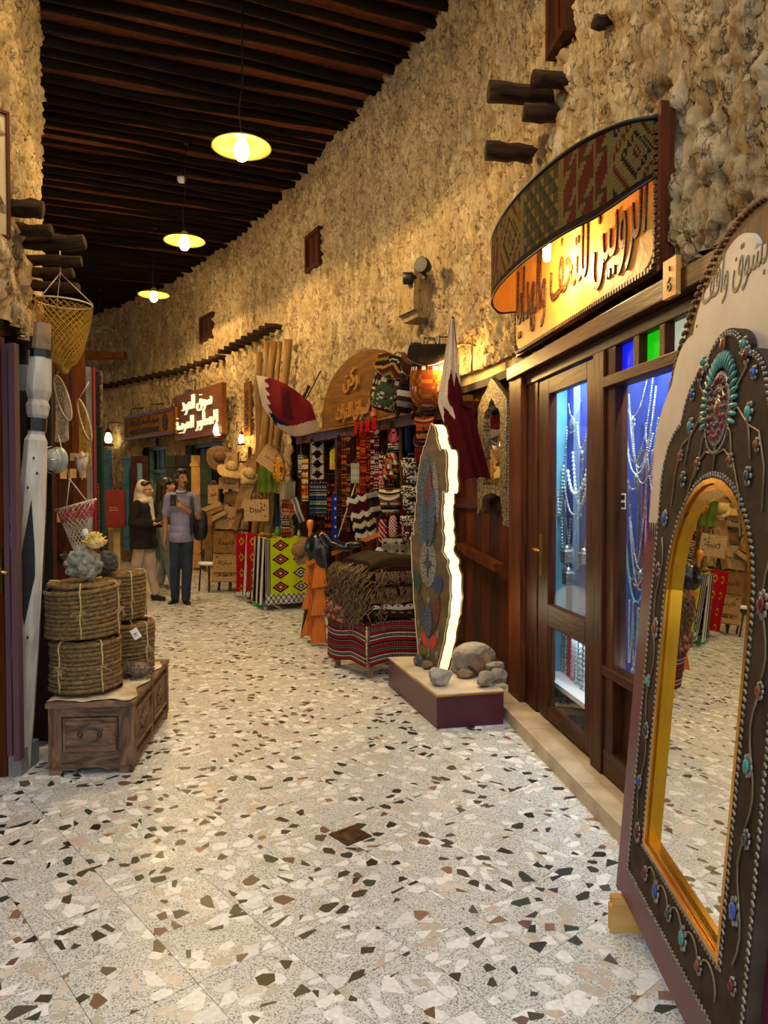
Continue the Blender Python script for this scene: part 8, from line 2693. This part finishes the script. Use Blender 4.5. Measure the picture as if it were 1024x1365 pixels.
M_SNK = mat('grey_sneaker', '#5a4f4c', '#8a807c', rough=.7, scale=20)
shoe(t, (-.09, -.10, 0), 0, M_SNK, .25, '#b5aea6'); shoe(t, (.07, .09, 0), 0, M_SNK, .25, '#b5aea6')
# ================================================================== LAMPS
M_SHADE = mat('cream_enamel', '#8f8b34', '#a6a140', rough=.35, scale=3)
M_GLOW = mat('pendant_bulb', '#fff6cf', emit='#fff0a8', es=9)
def pendant(px, py, Y, label, lit=True, R=.25):
    p = P(px, py, Y)
    t = thing('pendant_lamp', label, 'lamp', p, 0, 'pendant lamps in a line down the arcade')
    prof = [(.045, .075), (.06, .07), (.12, .055), (R * .8, .03), (R, .0), (R, -.006), (R * .8, .02), (.12, .044), (.05, .055)]
    MB().lathe(prof, 40).build('shade', M_SHADE if lit else mat('clear_glass_shade', '#9b9b88', rough=.1, alpha=.4), t)
    MB().lathe([(.045, .07), (.045, .10), (.02, .12), (.01, .125)], 16).build('cap', M_SHADE, t)
    MB().lathe([(0, -.115), (.035, -.108), (.062, -.07), (.066, -.03), (.055, .02), (.04, .05)], 20).build('globe', M_GLOW if lit else mat('unlit_globe', '#8a8a72', rough=.1, alpha=.6), t)
    zc = CEIL + .02 - p.z
    MB().tube([(0, 0, .12), (-.02, .0, .3), (.012, 0, .55), (.01, 0, zc * .75), (.03, 0, zc)], .006, 6).build('cord', M_BLACK, t)
    MB().lathe([(.03, zc - .03), (.035, zc)], 10, (.03, 0, 0)).build('ceiling_rose', M_BLACK, t)
    if lit:
        d_ = lamp('pendant_light', 'SPOT', (0, 0, -.13), PEND_W, (1.0, .66, .26), .07, (0, 0, 0), t); d_.data.spot_size = math.radians(176); d_.data.spot_blend = .15; lamp('globe_light', 'POINT', (0, 0, -.16), 55, (1.0, .72, .34), .07, None, t)
    return t
PEND_W = 155
pendant(322, 196, 6.3, 'nearest lit pendant lamp with a wide cream saucer shade')
pendant(246, 321, 9.1, 'second lit pendant lamp from the camera')
pendant(205, 393, 12.0, 'third and farthest lit pendant lamp')
pendant(133, 437, 15.6, 'unlit glass pendant lamp near the far left end', False)
_ov = pendant(300, -330, 3.5, 'pendant lamp overhead, out of the picture')
for c_ in _ov.children:
    if c_.type == 'LIGHT': c_.data.energy *= .7
# smoke detector
sd = thing('smoke_detector', 'small white smoke detector hanging below the dark ceiling', 'detector', P(242, 240, 9.6))
MB().lathe([(0, -.03), (.04, -.028), (.055, 0), (.055, .03), (.02, .035)], 16).build('housing', M_WHITE, sd)
MB().tube([(0, 0, .03), (0, 0, CEIL + .03 - sd.location.z)], .005, 5).build('stem', M_BLACK, sd)

# wall lanterns: bracket, cap, flame glass, base
def lantern(px, py, off, label, s=1.0, energy=28, rail=True):
    c, r, _ = WR.spot(px, py, off)
    t = thing('wall_lantern', label, 'lantern', c, r, 'oil-style lanterns on the wall')
    M_RED = mat('dark_red_enamel', '#3b1210', '#5a1c16', rough=.4)
    MB().lathe([(.0, -.125 * s), (.085 * s, -.125 * s), (.085 * s, -.10 * s), (.05 * s, -.09 * s), (.05 * s, -.075 * s)], 14).build('base', M_RED, t)
    MB().lathe([(.035 * s, -.075 * s), (.055 * s, -.03 * s), (.045 * s, .03 * s), (.025 * s, .08 * s)], 14).build('chimney', mat('lit_glass', '#fff1c0', emit='#ffe6a0', es=16), t)
    MB().lathe([(.05 * s, .08 * s), (.045 * s, .12 * s), (.015 * s, .15 * s), (.0, .155 * s)], 12).build('cap', M_RED, t)
    MB().tube([(0, 0, .15 * s), (0, 0, .22 * s), (.03 * s, .02, .24 * s), (.17 * s, off * .5, .24 * s), (.19 * s, off - .0, .2 * s), (.19 * s, off, -.02)], .010 * s, 6).build('bracket', M_IRON, t)
    lamp('lantern_light', 'POINT', (0, -.02, .0), energy, (1.0, .60, .18), .05, None, t)
    return t
lantern(145, 584, .28, 'lit lantern at the far left end above the red cabinet', 1.45, 95)
lantern(290, 573, .26, 'lit lantern in front of the brown lettered sign', 1.25, 80)
lantern(322, 585, .18, 'small lit lantern behind the leaning poles', .8, 55)
lantern(600, 492, .20, 'lit lantern behind the hanging flag and the bags', .8, 170)
# bracket tube by the flag
c, r, _ = WR.spot(628, 470, .12)
br = thing('brass_bracket', 'bent brass wall bracket beside the hanging flag', 'bracket', c, r)
MB().tube([(-.42, 0, .13), (-.02, 0, .13), (.0, 0, .11), (.0, 0, -.16)], .010, 8).build('arm', M_BRASS, br)
MB().tube([(-.42, 0, .13), (-.42, .14, .13)], .010, 8).build('wall_stub', M_BRASS, br)
